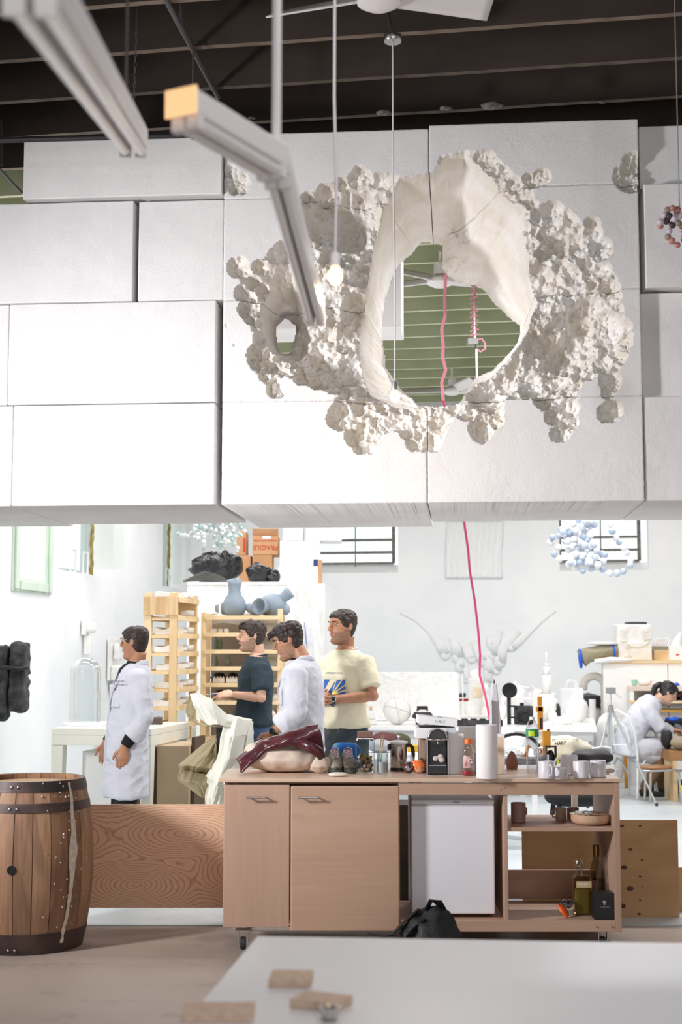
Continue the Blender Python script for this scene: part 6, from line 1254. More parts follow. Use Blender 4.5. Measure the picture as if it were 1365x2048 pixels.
t = bottle('clear round-shouldered liquor bottle in the back corner of the shelf', 1203, .22, [(.034, 0), (.036, .004), (.036, .15), (.03, .19), (.018, .25), (.0145, .27), (.0165, .285), (.0165, .298), (0, .298)], m=m_gl)
t = thing('liquor_gift_box', 'black gift box with a silver emblem on the bottom shelf', 'box', us(1206, .035, zbt)); b = M(); b.bb((-.054, 0, 0), (.054, .10, .135)); b.build('body', m_dk, t, bevel=.002); b = M(); b.prism([(-.012, .098), (.012, .098), (.006, .086), (.005, .076), (-.005, .076), (-.006, .086)], -.0016, -.0005); b.build('emblem', m_chrome, t); text('CORZO', 'lettering', (0, -.0012, .064), (PI / 2, 0, 0), .014, mat('silver_print', (150, 150, 156), .4), t)
t = thing('candy_wrapper', 'crumpled orange and silver wrapper on the bottom shelf', 'wrapper', us(1126, .12, zbt)); b = M(); b.tube([(-.02, 0, .055), (-.005, -.02, .03), (.012, -.03, .004)], [(.020, .012), (.026, .012), (.014, .008)], 14); o = b.build('orange_foil', mat('orange_foil2', (228, 92, 30), .25), t, smooth=True); crumple(o, .15, 60, 2); b = M(); b.ball((.01, .01, .062), (.038, .022, .022), 18); o = b.build('silver_foil', mat('dark_silver_foil', (120, 116, 116), .25, rgb2=(40, 36, 38), scale=30, lo=.45, hi=.55), t, smooth=True); crumple(o, .2, 50, 5)
# black backpack on the floor before the counter
t = thing('black_backpack', 'crumpled black backpack with loose straps on the floor before the counter', 'backpack', (P(862, 1870, 7.35).x, 7.35, 0)); m_bk = mat('black_nylon', (22, 22, 26), .6, rgb2=(32, 32, 38), scale=8, bump=.6, bscale=30, bdist=.01)
b = M(); b.ball((0, 0, .13), (.165, .15, .15), 40); o = b.build('bag', m_bk, t, smooth=True); v = verts_np(o)
for i in range(len(v)): q_ = Vector(v[i]); k = 1 - .22 * abs(noise.noise(q_ * 8)) + .18 * noise.noise(q_ * 4 + Vector((3, 0, 0))); v[i] = (q_.x * k, q_.y * k, max(0, q_.z * k))
set_verts(o, v)
b = M(); b.ball((-.235, 0, .055), (.18, .11, .07), 30); o = b.build('front_flap', m_bk, t, smooth=True); erode(o, .02, 12, 4); v = verts_np(o); v[:, 2] = np.maximum(v[:, 2], 0); set_verts(o, v)
for pts in ([(-.38, -.06, .10), (-.3, -.1, .14), (-.2, -.08, .15), (-.14, -.02, .20), (-.06, .02, .26)], [(-.12, -.1, .02), (-.16, -.12, .12), (-.1, -.1, .18), (-.03, -.06, .22)], [(-.02, .0, .26), (.0, -.02, .31), (.04, -.02, .30), (.06, .0, .26)]):
    b = M(); b.tube(pts, [(.022, .006)] * len(pts), 8); b.build('strap', m_bk, t, smooth='all')
# ================================================================= REAR: LONG WHITE TABLE AND WHAT STANDS ON IT
RT = .76; f0 = PZ(1194, 1456, RT); FD = f0.y
rt = thing('long_white_table', 'long white work table crossing the rear of the room', 'table', (f0.x, f0.y, 0), -YAW)
def rloc(px, py, z=RT): p = PZ(px, py, z); return p
tw = 2.72; td = 2.3
b = M(); b.bb((-tw, 0, RT - .045), (0, td, RT)); b.build('tabletop', m_whitel, rt, bevel=.004)
b = M(); b.bb((-tw + .04, .05, RT - .14), (-.04, .08, RT - .047)); b.build('apron', mat('grey_white_paint', (206, 208, 206), .6), rt)
for x in (-tw + .1, -tw / 2, -.12):
    for y in (.1, td - .15): b = M(); b.bb((x - .035, y - .035, .006), (x + .035, y + .035, RT - .046)); b.build('leg', m_whitel, rt)
def on_rt(px, py=1444): return PZ(px, py, RT)
def rthing(name, label, cat, px, py, rz=0, group=None): p = on_rt(px, py); t = thing(name, label, cat, (p.x, p.y, RT + .0015), rz, group); return t, p.y
def m_(n, D): return n * D / F
# basketball cast
t, D = rthing('basketball', 'white plaster basketball on the long rear table', 'ball', 795, 1449); r = m_(27, D)
b = M(); b.ball((0, 0, r), r, 40); b.build('ball', m_plaster, t, smooth=True)
mgr = mat('plaster_groove', (214, 214, 210), .9)
for ax in ((1, 0, .2), (.3, .2, 1), (.2, 1, .4)):
    R_ = Vector((0, 0, 1)).rotation_difference(Vector(ax).normalized()).to_matrix(); b = M(); b.tube([Vector((0, 0, r)) + R_ @ Vector((r * 1.0 * math.cos(a), r * math.sin(a), 0)) for a in [2 * PI * i / 40 for i in range(41)]], .006, 6, caps=False); b.build('seam', mgr, t, smooth=True)
# crumpled white panel leaning behind
t = thing('foil_relief', 'wide white panel of crumpled foil-like relief leaning behind the basketball', 'panel', (P(715, 1400, 16.6).x, 16.6, RT + .004)); pw_ = m_(205, 16.4); ph_ = m_(96, 16.4)
def crn(x, y): p = Vector((x * pw_ * 7, y * ph_ * 9, 0)); return (pw_ * x, -.05 * abs(noise.noise(p)) - .035 * abs(noise.noise(p * 2.7)) - .02 * abs(noise.noise(p * 6)) + .12 * y, ph_ * y)
b = M(); b.grid(crn, 110, 60); b.build('relief', mat('crumpled_white', (246, 246, 243), .6), t, smooth='all', solid=.01)
for dx, h in ((1.03, .95),): b = M(); b.bb((pw_ * dx, -.02, 0), (pw_ * dx + .01, .0, ph_ * h)); b.build('edge_rod', m_whitel, t)
# small white box stack left of ball
t, D = rthing('plaster_block', 'stacked white plaster block beside the man in the cream t-shirt', 'block', 738, 1450); w = m_(30, D)
for i, (z0, z1, k) in enumerate(((0, .06, 1), (.062, .15, .86))): b = M(); b.bb((-w / 2 * k, 0, z0), (w / 2 * k, .2, z1)); b.build('tier', m_plaster, t, bevel=.012)
for px, c_, lb in ((730, (96, 92, 88), 'tiny dark stone on the plaster block'), (743, (222, 190, 164), 'tiny pinkish stone on the plaster block')): p = t.location; s = thing('stone', lb, 'stone', (P(px, 1420, D).x, D + .06, RT + .1535)); b = M(); b.ball((0, 0, .025), (.02, .02, .028), 12); o = b.build('stone', mat('stone_%d' % px, c_, .8), s, smooth=True)
# black telephone
t, D = rthing('telephone', 'black cast desk telephone in front of the crumpled panel', 'telephone', 846, 1449); k = D / F
b = M(); b.prism([(-22 * k, 14 * k), (-16 * k, 24 * k), (16 * k, 24 * k), (21 * k, 16 * k), (21 * k, 12 * k), (-15 * k, 11 * k)], -.07, .07); b.build('handset', m_char, t, bevel=.01); b = M(); b.prism([(-12 * k, 25 * k), (-11 * k, 36 * k), (10 * k, 36 * k), (11 * k, 25 * k), (6 * k, 29 * k), (-6 * k, 29 * k)], -.03, .03); b.build('cradle', m_black, t, bevel=.004); b = M(); b.bb((-14 * k, -.04, 0), (-7 * k, .05, 12 * k)); b.build('stem', m_black, t, bevel=.004); b = M(); b.bb((4 * k, -.04, 0), (12 * k, .08, 12 * k)); b.build('stem', m_black, t, bevel=.004)
# white cast of a small television / microwave
t, D = rthing('plaster_microwave', 'white plaster cast of a microwave oven with books on top', 'sculpture', 914, 1440); k = D / F
b = M(); b.bb((-34 * k, 0, 0), (34 * k, .3, 36 * k)); b.build('body', m_plaster, t, bevel=.01); b = M(); b.bb((-31 * k, -.012, 4 * k), (10 * k, -.001, 33 * k)); b.build('door', mat('plaster_recess', (232, 231, 226), .9), t, bevel=.012); b = M(); b.cyl((22 * k, -.02, 18 * k), (22 * k, .0, 18 * k), 5 * k); b.build('dial', m_plaster, t, smooth=True)
tb = RT + 36 * k + .003
for i, (px0, px1, c_, lb, h) in enumerate(((904, 913, (226, 206, 60), 'yellow booklet on top of the plaster microwave', 7), (914, 938, (166, 44, 36), 'red tray on top of the plaster microwave', 5))):
    s = thing('booklet' if i == 0 else 'red_tray', lb, 'booklet' if i == 0 else 'tray', (P((px0 + px1) / 2, 1400, D).x, D + .05, tb)); b = M(); b.bb((-m_(px1 - px0, D) / 2, 0, 0), (m_(px1 - px0, D) / 2, .1, h * k)); b.build('body', mat('c%d' % i, c_, .6), s)
s = thing('dark_tangle', 'small tangle of dark teal wires on the red tray', 'wire tangle', (P(927, 1380, D).x, D + .1, tb + 5 * k + .004)); rr = random.Random(5)
for i in range(5): b = M(); b.tube([(rr.uniform(-.04, .04), rr.uniform(-.03, .03), .012 + rr.uniform(0, .05)) for _ in range(5)], .006, 6); b.build('wire', mat('dark_teal_wire', (40, 66, 66), .5), s, smooth=True)
# dark strip instrument
t, D = rthing('cast_keyboard', 'dark grey eroded cast of a keyboard lying on the rear table', 'sculpture', 962, 1453); k = D / F; b = M(); b.bb((-44 * k, 0, 0), (44 * k, .18, 12 * k)); o = b.build('body', m_char, t, bevel=.006); b = M(); b.bb((-44 * k, .19, 8 * k), (44 * k, .26, 19 * k)); b.build('rear_deck', m_whitel, t, bevel=.004)
for i in range(14): b = M(); b.bb((-42 * k + 6 * i * k, .02, 12 * k), (-38 * k + 6 * i * k, .14, 14.5 * k)); b.build('key', m_black if i % 3 else m_whitel, t)
# white tower with clock-like cast
t, D = rthing('plaster_tower', 'narrow white plaster tower with a rough crown behind the microwave cast', 'sculpture', 955, 1436); k = D / F; b = M(); b.bb((-14 * k, .1, 0), (14 * k, .3, 78 * k)); b.build('shaft', m_plaster, t, bevel=.01); b = M(); b.ball((0, .2, 84 * k), (12 * k, .07, 10 * k), 16); o = b.build('crown', m_plaster, t, smooth=True); erode(o, .02, 14); b = M(); b.bb((-6 * k, .085, 40 * k), (12 * k, .099, 60 * k)); b.build('amber_patch', mat('beige_patch', (226, 200, 164), .8, rgb2=(240, 226, 200), scale=12), t)
t, D = rthing('plaster_figure_small', 'lumpy white plaster bust right of the tower', 'sculpture', 974, 1437); k = D / F; b = M(); blob(b, [((0, .1, 12 * k), (9 * k, .06, 14 * k)), ((0, .1, 34 * k), (8 * k, .06, 12 * k)), ((0, .1, 56 * k), (7 * k, .05, 12 * k))], 14); o = b.build('body', m_plaster, t); remesh(o, .012, 2)
# tall grey fin (tilted slab) and its tip
D = 8.6; t = thing('slab_fin', 'tall thin grey-white fin-shaped slab standing behind the towel roll', 'sculpture', (P(993, 1500, D).x, D, 0)); b = M(); zf = lambda py: P(993, py, D).z; xf = lambda px: P(px, 1500, D).x - t.location.x
b.prism([(xf(978), zf(1580)), (xf(979), zf(1480)), (xf(984), zf(1400)), (xf(987), zf(1368)), (xf(996), zf(1367)), (xf(1001), zf(1420)), (xf(1006), zf(1490)), (xf(1006), zf(1580))], 0, .05); b.build('fin', mat('lilac_grey_panel', (214, 210, 218), .4), t, bevel=.006); b = M(); b.prism([(xf(979), zf(1580)), (xf(980), zf(1440)), (xf(984), zf(1400)), (xf(985), zf(1580))], -.03, -.001); b.build('side_face', m_chrome, t)
b = M(); b.cyl((xf(991), .02, zf(1367)), (xf(991), .02, zf(1358)), .006, .001, n=8); b.build('tip', m_black, t); b = M(); b.bb((xf(985), .0, .006), (xf(1000), .05, zf(1581))); b.build('stand', m_chrome, t)
# flash camera
t, D = rthing('flash_camera', 'black cast press camera with round flash reflector on a stem', 'camera', 1046, 1449, .0); k = D / F
b = M(); b.lathe([(0, .012), (3 * k, .008), (7 * k, .002), (12 * k, -.02), (15 * k, -.045), (14.2 * k, -.046), (10 * k, -.018), (0, .0)], c=(-26 * k, .0, 67 * k), n=32, ax=(0, 1, 0)); b.build('reflector', m_blackm, t, smooth='all'); b = M(); b.bb((-30 * k, -.02, .0), (-23 * k, .03, 54 * k)); b.build('flash_handle', m_blackm, t, bevel=.006)
for z in (12, 34): b = M(); b.bb((-23 * k, -.005, z * k), (-12 * k, .015, (z + 3) * k)); b.build('bracket', m_blackm, t)
b = M(); b.bb((-14 * k, .02, 0), (22 * k, .16, 36 * k)); b.build('body', m_char, t, bevel=.012); b = M(); b.cyl((4 * k, -.06, 14 * k), (4 * k, .02, 14 * k), 11 * k, 13 * k, n=24); b.cyl((4 * k, -.075, 14 * k), (4 * k, -.06, 14 * k), 8 * k, n=24); b.build('lens', m_blackm, t, smooth=True); b = M(); b.bb((-3 * k, .04, 36 * k), (4 * k, .08, 42 * k)); b.build('viewfinder', m_blackm, t, bevel=.003); b = M(); b.ball((4 * k, -.03, 3 * k), (14 * k, .05, 4 * k), 14); b.build('bed', m_char, t, smooth=True)
# crowd of white casts
def cast(name, label, px, py, parts, rem=.012, er=0, m=m_plaster):
    t, D = rthing(name, label, 'sculpture', px, py); k = D / F
    for nm, fn in parts:
        b = M(); fn(b, k); o = b.build(nm, m, t, smooth='all', bevel=0)
        if rem: remesh(o, rem, 1)
        if er: erode(o, er, 18, px)
    return t
cast('plaster_figurine', 'white plaster figurine with arms behind the flash camera', 1036, 1437, (('body', lambda b, k: blob(b, [((0, .1, 20 * k), (9 * k, .06, 22 * k)), ((0, .1, 46 * k), (7 * k, .05, 10 * k)), ((-3 * k, .1, 66 * k), (5 * k, .05, 7 * k)), ((-9 * k, .1, 40 * k), (4 * k, .03, 14 * k))])),), er=.008)
cast('plaster_bust', 'small rounded white cast left of the flash camera', 1008, 1440, (('body', lambda b, k: blob(b, [((0, .1, 16 * k), (8 * k, .06, 18 * k)), ((2 * k, .1, 40 * k), (6 * k, .05, 8 * k))])),), er=.006)
t = cast('skyscraper_cast', 'tall tiered white skyscraper model with a spire on the rear table', 1097, 1444, (('tiers', lambda b, k: (b.bb((-14 * k, 0, 0), (14 * k, .14, 55 * k)), b.bb((-8 * k, .02, 54 * k), (8 * k, .12, 92 * k)), b.bb((-6 * k, .03, 91 * k), (6 * k, .11, 108 * k)), b.bb((-3.5 * k, .04, 107 * k), (3.5 * k, .09, 116 * k)))), ('spire', lambda b, k: b.cyl((0, .065, 114 * k), (0, .065, 138 * k), 2.2 * k, 2 * k, n=10))), rem=0)
cast('plaster_block_tall', 'blocky white cast with rounded top left of the skyscraper model', 1078, 1443, (('body', lambda b, k: (b.bb((-10 * k, 0, 0), (10 * k, .12, 58 * k)), b.ball((0, .06, 56 * k), (10 * k, .06, 8 * k)))),), er=.006)
cast('plaster_torso', 'knobbly white cast right of the skyscraper model', 1107, 1446, (('body', lambda b, k: blob(b, [((0, .05, 12 * k), (9 * k, .05, 14 * k)), ((0, .05, 34 * k), (8 * k, .05, 16 * k)), ((1 * k, .05, 50 * k), (6 * k, .04, 8 * k))])),), er=.008)
cast('dark_cast_lump', 'small dark grey eroded cast between the white casts and the paper bag', 1119, 1436, (('body', lambda b, k: (b.bb((-9 * k, 0, 4 * k), (9 * k, .08, 22 * k)), b.bb((-6 * k, .02, 20 * k), (2 * k, .06, 28 * k)))),), er=.012, m=m_char)
cast('plaster_crumbs', 'heap of white plaster lumps in front of the paper bag', 1126, 1449, (('lumps', lambda b, k: blob(b, [((-10 * k, 0, 6 * k), (7 * k, .04, 7 * k)), ((0, 0, 8 * k), (8 * k, .05, 9 * k)), ((10 * k, 0, 10 * k), (7 * k, .05, 11 * k)), ((18 * k, .02, 6 * k), (6 * k, .04, 8 * k))])),), er=.010)
cast('plaster_disc', 'low round white cast right of the flash camera', 1100, 1452, (('disc', lambda b, k: b.lathe([(9 * k, 0), (10 * k, 4 * k), (8 * k, 9 * k), (0, 10 * k)], n=20)),), rem=0)
# paper bag and round vase in front of it
t, D = rthing('paper_bag', 'white paper shopping bag with rope handles on the rear table', 'bag', 1151, 1440); k = D / F
b = M(); b.prism([(-22 * k, 0), (-23 * k, 60 * k), (20 * k, 62 * k), (21 * k, 0)], .1, .25); b.build('bag', m_paper, t, bevel=.003)
for y in (.1, .25): b = M(); b.tube([(-10 * k, y, 58 * k), (-11 * k, y - .01, 72 * k), (-4 * k, y - .01, 78 * k), (6 * k, y - .01, 76 * k), (10 * k, y, 58 * k)], .006, 8); b.build('handle', m_paper, t, smooth=True)
t2, _ = rthing('round_vase', 'round white vase cast in front of the paper bag', 'vase', 1153, 1444); b = M(); b.lathe([(12 * k, 0), (22 * k, 14 * k), (24 * k, 26 * k), (20 * k, 38 * k), (10 * k, 48 * k), (8 * k, 52 * k), (0, 52 * k)], n=32); b.build('body', m_plaster, t2, smooth=True); t2.location.y -= .02
# plastic sheets / grey bag behind figures
t = thing('crumpled_plastic', 'crumpled translucent white plastic sheeting behind the casts', 'plastic sheet', (P(1072, 1380, 16.8).x, 16.8, RT + .003)); b = M(); b.grid(lambda x, y: ((x - .5) * .48 + .05 * noise.noise(Vector((x * 5, y * 5, 2))), .1 * noise.noise(Vector((x * 4, y * 4, 8))), .0 + .42 * y * (1 - .25 * x) + .04 * noise.noise(Vector((x * 6, 1, y * 6)))), 30, 24); b.build('sheet', mat('milky_plastic', (236, 236, 238), .35), t, smooth='all', solid=.008)
# things under the far end of table and clutter table behind counter
GD = 9.1; gz = .855; ct_ = thing('cluttered_table', 'low work table covered with papers and bags just behind the counter', 'table', (P(1010, 1500, GD).x, GD, 0)); cw = 1.02
b = M(); b.bb((-.62, -.12, gz - .03), (cw * .66, .95, gz)); b.build('tabletop', m_whitel, ct_, bevel=.003)
for x in (-.55, .58):
    for y in (-.06, .88): b = M(); b.bb((x - .02, y - .02, .006), (x + .02, y + .02, gz - .031)); b.build('leg', m_chrome, ct_)
b = M(); b.bb((-.02, -.08, gz - .12), (.62, -.06, gz - .031)); b.build('apron', mat('beige_board', (150, 128, 110), .8), ct_)
def on_g(px, y): return Vector((P(px, 1500, GD + y).x, GD + y, gz + .001))
# headphones
t = thing('headphones', 'silver and black over-ear headphones lying on the cluttered table', 'headphones', on_g(1035, .2)); b = M(); b.tube([(-.12 + .16 * math.cos(a) + .12, .05, .04 + .13 * math.sin(a)) for a in [PI * (.95 - .9 * i / 14) for i in range(15)]], [(.012, .022)] * 15, 10, upv=(0, 1, 0)); b.build('headband', m_black, t, smooth='all')
for s, x in ((0, -.155), (1, .17)): b = M(); b.lathe([(.042, 0), (.045, .012), (.04, .04), (.03, .05), (0, .05)], c=(x, .05, .048), n=20, ax=(1 if s == 0 else -1, -.4, 0)); c_ = b.build('ear_cup', m_chrome, t, smooth=True)
t = thing('grey_tray', 'flat grey equipment case under the headphones', 'case', on_g(1045, -.08)); b = M(); b.bb((-.12, 0, 0), (.16, .18, .035)); b.build('body', mat('grey_case', (112, 110, 112), .6), t, bevel=.006)
t = thing('white_cable_tangle', 'tangle of white cable and cloth on the grey case', 'cable', on_g(1022, -.1) + Vector((0, 0, .036))); rr = random.Random(9)
for i in range(4): b = M(); b.tube([(rr.uniform(-.08, .09), rr.uniform(0, .05), .012 + rr.uniform(0, .045)) for _ in range(7)], .009, 7); b.build('cable', m_whitep, t, smooth=True)
m_amber = mat('amber_metal', (222, 150, 22), .35, rgb2=(200, 130, 18), scale=10)
t = thing('amber_level', 'tall amber-coloured instrument standing behind the water bottle', 'instrument', on_g(1082, .02)); zz = lambda py: P(1082, py, GD).z - gz
for nm, x, w, p0, p1 in (('lower_tube', .028, .030, 1522, 1497), ('block', .038, .05, 1497, 1462), ('upper_tube', .0, .032, 1461, 1413), ('collar', -.004, .045, 1424, 1414), ('head', -.002, .026, 1412, 1394)): b = M(); b.bb((x - w / 2, -.015, max(0, zz(p0))), (x + w / 2, .02, zz(p1))); b.build(nm, m_amber, t, bevel=.003)
b = M(); b.bb((-.004, -.018, zz(1458)), (.012, -.0155, zz(1436))); b.build('dark_slot', m_rubber, t); b = M(); b.cyl((.05, 0, zz(1462)), (.05, 0, zz(1459)), .008); b.build('knob', m_black, t)
t = thing('amber_tool', 'curved amber plastic handle on the table left of the water bottle', 'handle', on_g(1056, -.06)); b = M(); b.tube([(.01, 0, .004), (-.006, 0, .02), (-.010, 0, .06), (-.004, 0, .1), (.012, 0, .115)], [(.009, .012)] * 5, 10); b.build('grip', m_amber, t, smooth='all')
t = thing('black_frame_box', 'black open-framed box with a lime green strap behind the mugs', 'box', on_g(1103, -.1)); 
for lo, hi in (((-.035, 0, 0), (-.027, .05, .115)), ((.027, 0, 0), (.035, .05, .115)), ((-.027, 0, .107), (.027, .05, .115))): b = M(); b.bb(lo, hi); b.build('frame_bar', m_black, t)
b = M(); b.ball((0, .03, .045), (.026, .02, .045), 14); b.build('contents', m_blackm, t, smooth=True); b = M(); b.box((.043, 0, .03), (.012, .01, .05), ry=.3); b.build('green_strap', mat('lime', (206, 222, 40), .5), t)
# canvas tote
m_tote = mat('tote_canvas', (226, 222, 204), .9, rgb2=(216, 211, 192), scale=10, bump=.4, bscale=40)
t = thing('canvas_tote', 'cream canvas tote bag with black print slumped on the cluttered table', 'bag', on_g(1140, .35)); q = cushion(.42, .3, .15, 48); q.v = [(x, y, z * (1 - .55 * max(0, x / .21))) for x, y, z in q.v]; o = q.build('bag', m_tote, t, smooth=True); crumple(o, .10, 9, 4)
b = M(); b.grid(lambda x, y: (-.13 + .17 * x, -.135 - .0 + .03 * y, .075 + .065 * y), 4, 4); b.build('print_panel', mat('tote_print', (206, 200, 184), .9), t); text('HAND', 'print', (-.075, -.141, .112), (PI / 2 - .5, 0, 0), .038, m_black, t, sx=.8); text('FLOUR', 'print', (.0, -.141, .085), (PI / 2 - .5, 0, 0), .022, m_black, t, sx=.8)
t = thing('purple_striped_towel', 'white towel with a violet stripe under the canvas tote', 'towel', on_g(1130, .02)); b = M(); b.bb((-.10, .0, 0), (.14, .28, .03)); b.build('towel', m_tote, t, bevel=.01); b = M(); b.bb((-.11, -.004, .012), (.12, .0, .024)); b.build('stripe', mat('violet', (86, 70, 170), .8), t)
t = thing('dark_shoulder_bag', 'soft dark grey bag with a rolled white cloth behind the mugs', 'bag', on_g(1182, .0)); q = cushion(.28, .2, .085, 36); o = q.build('bag', mat('charcoal_nylon', (66, 64, 66), .7, rgb2=(46, 44, 46), scale=10), t, smooth=True); erode(o, .012, 12, 3); b = M(); b.tube([(.02, .05, .082), (.08, .04, .09), (.13, .03, .08)], [.012, .018, .02], 12); b.build('white_roll', m_paper, t, smooth=True)
t = thing('yellow_bin', 'small yellow plastic tray seen through the gap right of the french press', 'tray', (P(828, 1490, 11.5).x, 11.5, .78)); b = M(); b.prism([(-.045, .0), (-.05, .05), (.05, .05), (.045, 0)], 0, .12); b.build('tray', mat('mustard_plastic', (196, 160, 30), .5), t)
# second clutter table further behind holding things between press and jar
t3 = thing('side_bench', 'white bench with clutter seen between the jar and the french press', 'bench', (P(800, 1500, 11.6).x, 11.4, 0)); b = M(); b.bb((-.55, -.1, .72), (1.1, .7, .76)); b.build('bench_top', m_whitel, t3)
for x in (-.5, 1.05):
    for y in (-.05, .65): b = M(); b.bb((x - .02, y - .02, .006), (x + .02, y + .02, .719)); b.build('leg', m_whitel, t3)
for c_ in list(bpy.data.objects):
    if c_.name == 'yellow_bin': c_.location.z = .7615
for px, y, r_, lb, mm_ in ((772, .3, (.12, .10, .07), 'maroon cloth bundle on the side bench', mat('maroon_cloth', (84, 44, 44), .8)), (760, .05, (.11, .09, .05), 'grey felt hat shape on the side bench', mat('grey_felt', (150, 150, 156), .9)), (800, .5, (.09, .08, .06), 'dark olive bundle on the side bench', mat('dark_olive', (70, 72, 50), .9)), (1010, .2, (.16, .12, .08), 'crumpled white paper heap on the side bench', m_paper), (905, .4, (.2, .1, .07), 'dark bundle behind the white boxes', m_rubber)):
    p = P(px, 1500, 11.4 + y); s = thing('bundle', lb, 'bundle', (p.x, 11.4 + y, .7615)); b = M(); b.ball((0, 0, r_[2]), r_, 24); o = b.build('body', mm_, s, smooth=True); crumple(o, .15, 9, px)
# ---- wing relief on the back wall
wr_ = thing('wing_relief', 'pair of dripping white wings in relief on the back wall', 'relief', on_back(965, 1300, .0)); wm = wr_.location.copy(); mw = mat('relief_white', (240, 241, 241), .75)
def bw(px, py, off): return on_back(px, py, off) - wm
def drop(pts, name='feather'):
    b = M(); b.tube([bw(x, y, -.0 + .01) for x, y, r in pts], [(r * 26.0 / F, r * 26.0 / F * .4) for x, y, r in pts], 14, upv=tuple(VY)); x, y, r = pts[-1]; b.ball(bw(x, y, .01), (r * 26 / F, r * 26 / F * .4, r * 26 / F), 14); b.build(name, mw, wr_, smooth='all')
for pts in ([(800, 1226, 1), (830, 1238, 2.5), (860, 1262, 4), (880, 1290, 7), (892, 1310, 8)], [(905, 1275, 5), (912, 1292, 8), (916, 1315, 9)], [(912, 1300, 5), (920, 1325, 7), (921, 1335, 8)], [(930, 1290, 6), (940, 1312, 8), (944, 1318, 7)], [(950, 1280, 6), (962, 1310, 9), (968, 1322, 9)], [(975, 1300, 6), (978, 1330, 8), (978, 1346, 8)],
    [(1112, 1222, 1), (1085, 1240, 3), (1060, 1262, 5), (1040, 1282, 6), (1025, 1296, 6)], [(1040, 1262, 4), (1018, 1280, 8), (1005, 1300, 8), (1003, 1326, 7)], [(1010, 1300, 4), (996, 1320, 6), (995, 1342, 6)], [(985, 1270, 8), (984, 1285, 9), (984, 1288, 8)], [(1000, 1260, 6), (990, 1285, 8), (985, 1310, 9)], [(985, 1330, 5), (976, 1352, 7), (976, 1366, 6)], [(930, 1330, 3), (934, 1352, 4), (934, 1362, 4)]): drop(pts)
# ---- rectangular cloth relief
dr_ = thing('sheet_relief', 'faint ridged white sheet relief fixed flat on the back wall', 'relief', on_back(948, 1158, .0)); o0 = dr_.location.copy()
def sheet(x, y): p = on_back(893 + 112 * x, 1157 - 115 * y, .02 + .012 * math.sin(x * 60 + 2 * math.sin(y * 5)) * (1 - .0 * y)); return p - o0
b = M(); b.grid(sheet, 90, 20); b.build('sheet', mw, dr_, smooth='all', solid=.006)
# ---- high white partition at the right with things on it
HD = 17.3; hx0 = P(1208, 1400, HD).x; hz = P(1250, 1321, HD).z; pt2 = thing('storage_partition', 'high white panelled storage unit behind the seated woman', 'storage unit', (hx0, HD, .006), -YAW); hw = 2.3
for i in range(3):
    x0_ = hw / 3 * i; b = M(); b.bb((x0_ + .004, .0, 0), (x0_ + hw / 3 - .004, .04, hz - .04)); b.build('panel', m_whitel, pt2, bevel=.002)
b = M(); b.bb((0, .045, 0), (hw, 1.1, hz - .04)); b.build('carcass', m_white, pt2); b = M(); b.bb((-.08, -.05, hz - .038), (hw, 1.1, hz - .008)); b.build('top_board', m_pine, pt2)
b = M(); b.tube([(-.1, -.06, hz - .02), (.1, -.07, hz + .005), (.35, -.06, hz + .003)], [(.05, .03), (.06, .035), (.03, .012)], 12); b.build('white_rag', m_sheet, pt2, smooth='all')
def on_h(px, dy=.2): return Vector((P(px, 1300, HD + dy).x, HD + dy, hz + .001))
m_quilt = mat('quilted_olive', (160, 154, 128), .9, rgb2=(146, 140, 114), scale=6, bump=.8, bscale=16, bdist=.02); m_bl = mat('blue_binding', (34, 92, 214), .7)
t = thing('moving_blanket', 'rolled quilted tan moving blanket with blue edging jutting off the partition', 'blanket', on_h(1205, .15)); k = HD / F
b = M(); b.tube([(-42 * k, 0, .02), (-30 * k, 0, .06), (-5 * k, 0, .10), (30 * k, 0, .105)], [(.07, .11), (.09, .095), (.1, .085), (.1, .085)], 20, upv=(0, 0, 1)); b.build('roll', m_quilt, t, smooth='all')
for x in (-44, 22): b = M(); b.tube([(x * k - .012, 0, .02 + (x + 44) * .0012), (x * k + .012, 0, .022 + (x + 44) * .0012)], [((.078, .118) if x < 0 else (.105, .09))] * 2, 20, upv=(0, 0, 1)); b.build('blue_edge', m_bl, t, smooth='all')
b = M(); b.ball((0, -.02, .205), (.2, .08, .02), 14); b.build('white_cloth', m_sheet, t, smooth=True)
t = thing('eroded_stove_cast', 'square white eroded cast with two dials and a smiling slot on the partition', 'sculpture', on_h(1271, .1)); w2 = m_(68, HD) / 2; hh = m_(72, HD)
b = M(); b.bb((-w2, 0, 0), (w2, .3, hh)); o = b.build('body', m_plaster, t, bevel=.01)
for x in (-.6, .64): b = M(); b.lathe([(0, -.02), (.03, -.02), (.032, -.008), (.05, -.006), (.052, .0)], c=(w2 * x, -.0, hh * .86), n=24, ax=(0, 1, 0)); b.build('dial', m_plaster, t, smooth=True)
b = M(); b.prism([(-w2 * .55, hh * .50), (w2 * .8, hh * .50), (w2 * .6, hh * .40), (w2 * .3, hh * .36), (-w2 * .25, hh * .36)], -.035, -.001); b.build('slot_lip', m_plaster, t, bevel=.01)
for i in range(7): b = M(); rr = random.Random(i); b.ball((w2 * rr.uniform(-.8, .8), -.0, hh * rr.uniform(.04, .62)), (.05, .012, .02), 10); o = b.build('chip', mat('chipped_edge', (222, 216, 204), .9), t, smooth=True)
b = M(); b.bb((-w2 * .4, .02, hh + .001), (w2 * .75, .2, hh + .03)); b.build('dark_plate', mat('dark_plate', (64, 72, 76), .5), t)
t = thing('ribbed_tray', 'white corrugated tray with blue shadows on the right part of the partition', 'tray', on_h(1321, .25) + Vector((0, 0, .17))); k = .0056
for i in range(8): b = M(); b.box((-.06 + .022 * i, 0, .05), (.016, .1, .1), ry=.4); b.build('rib', m_whitep, t)
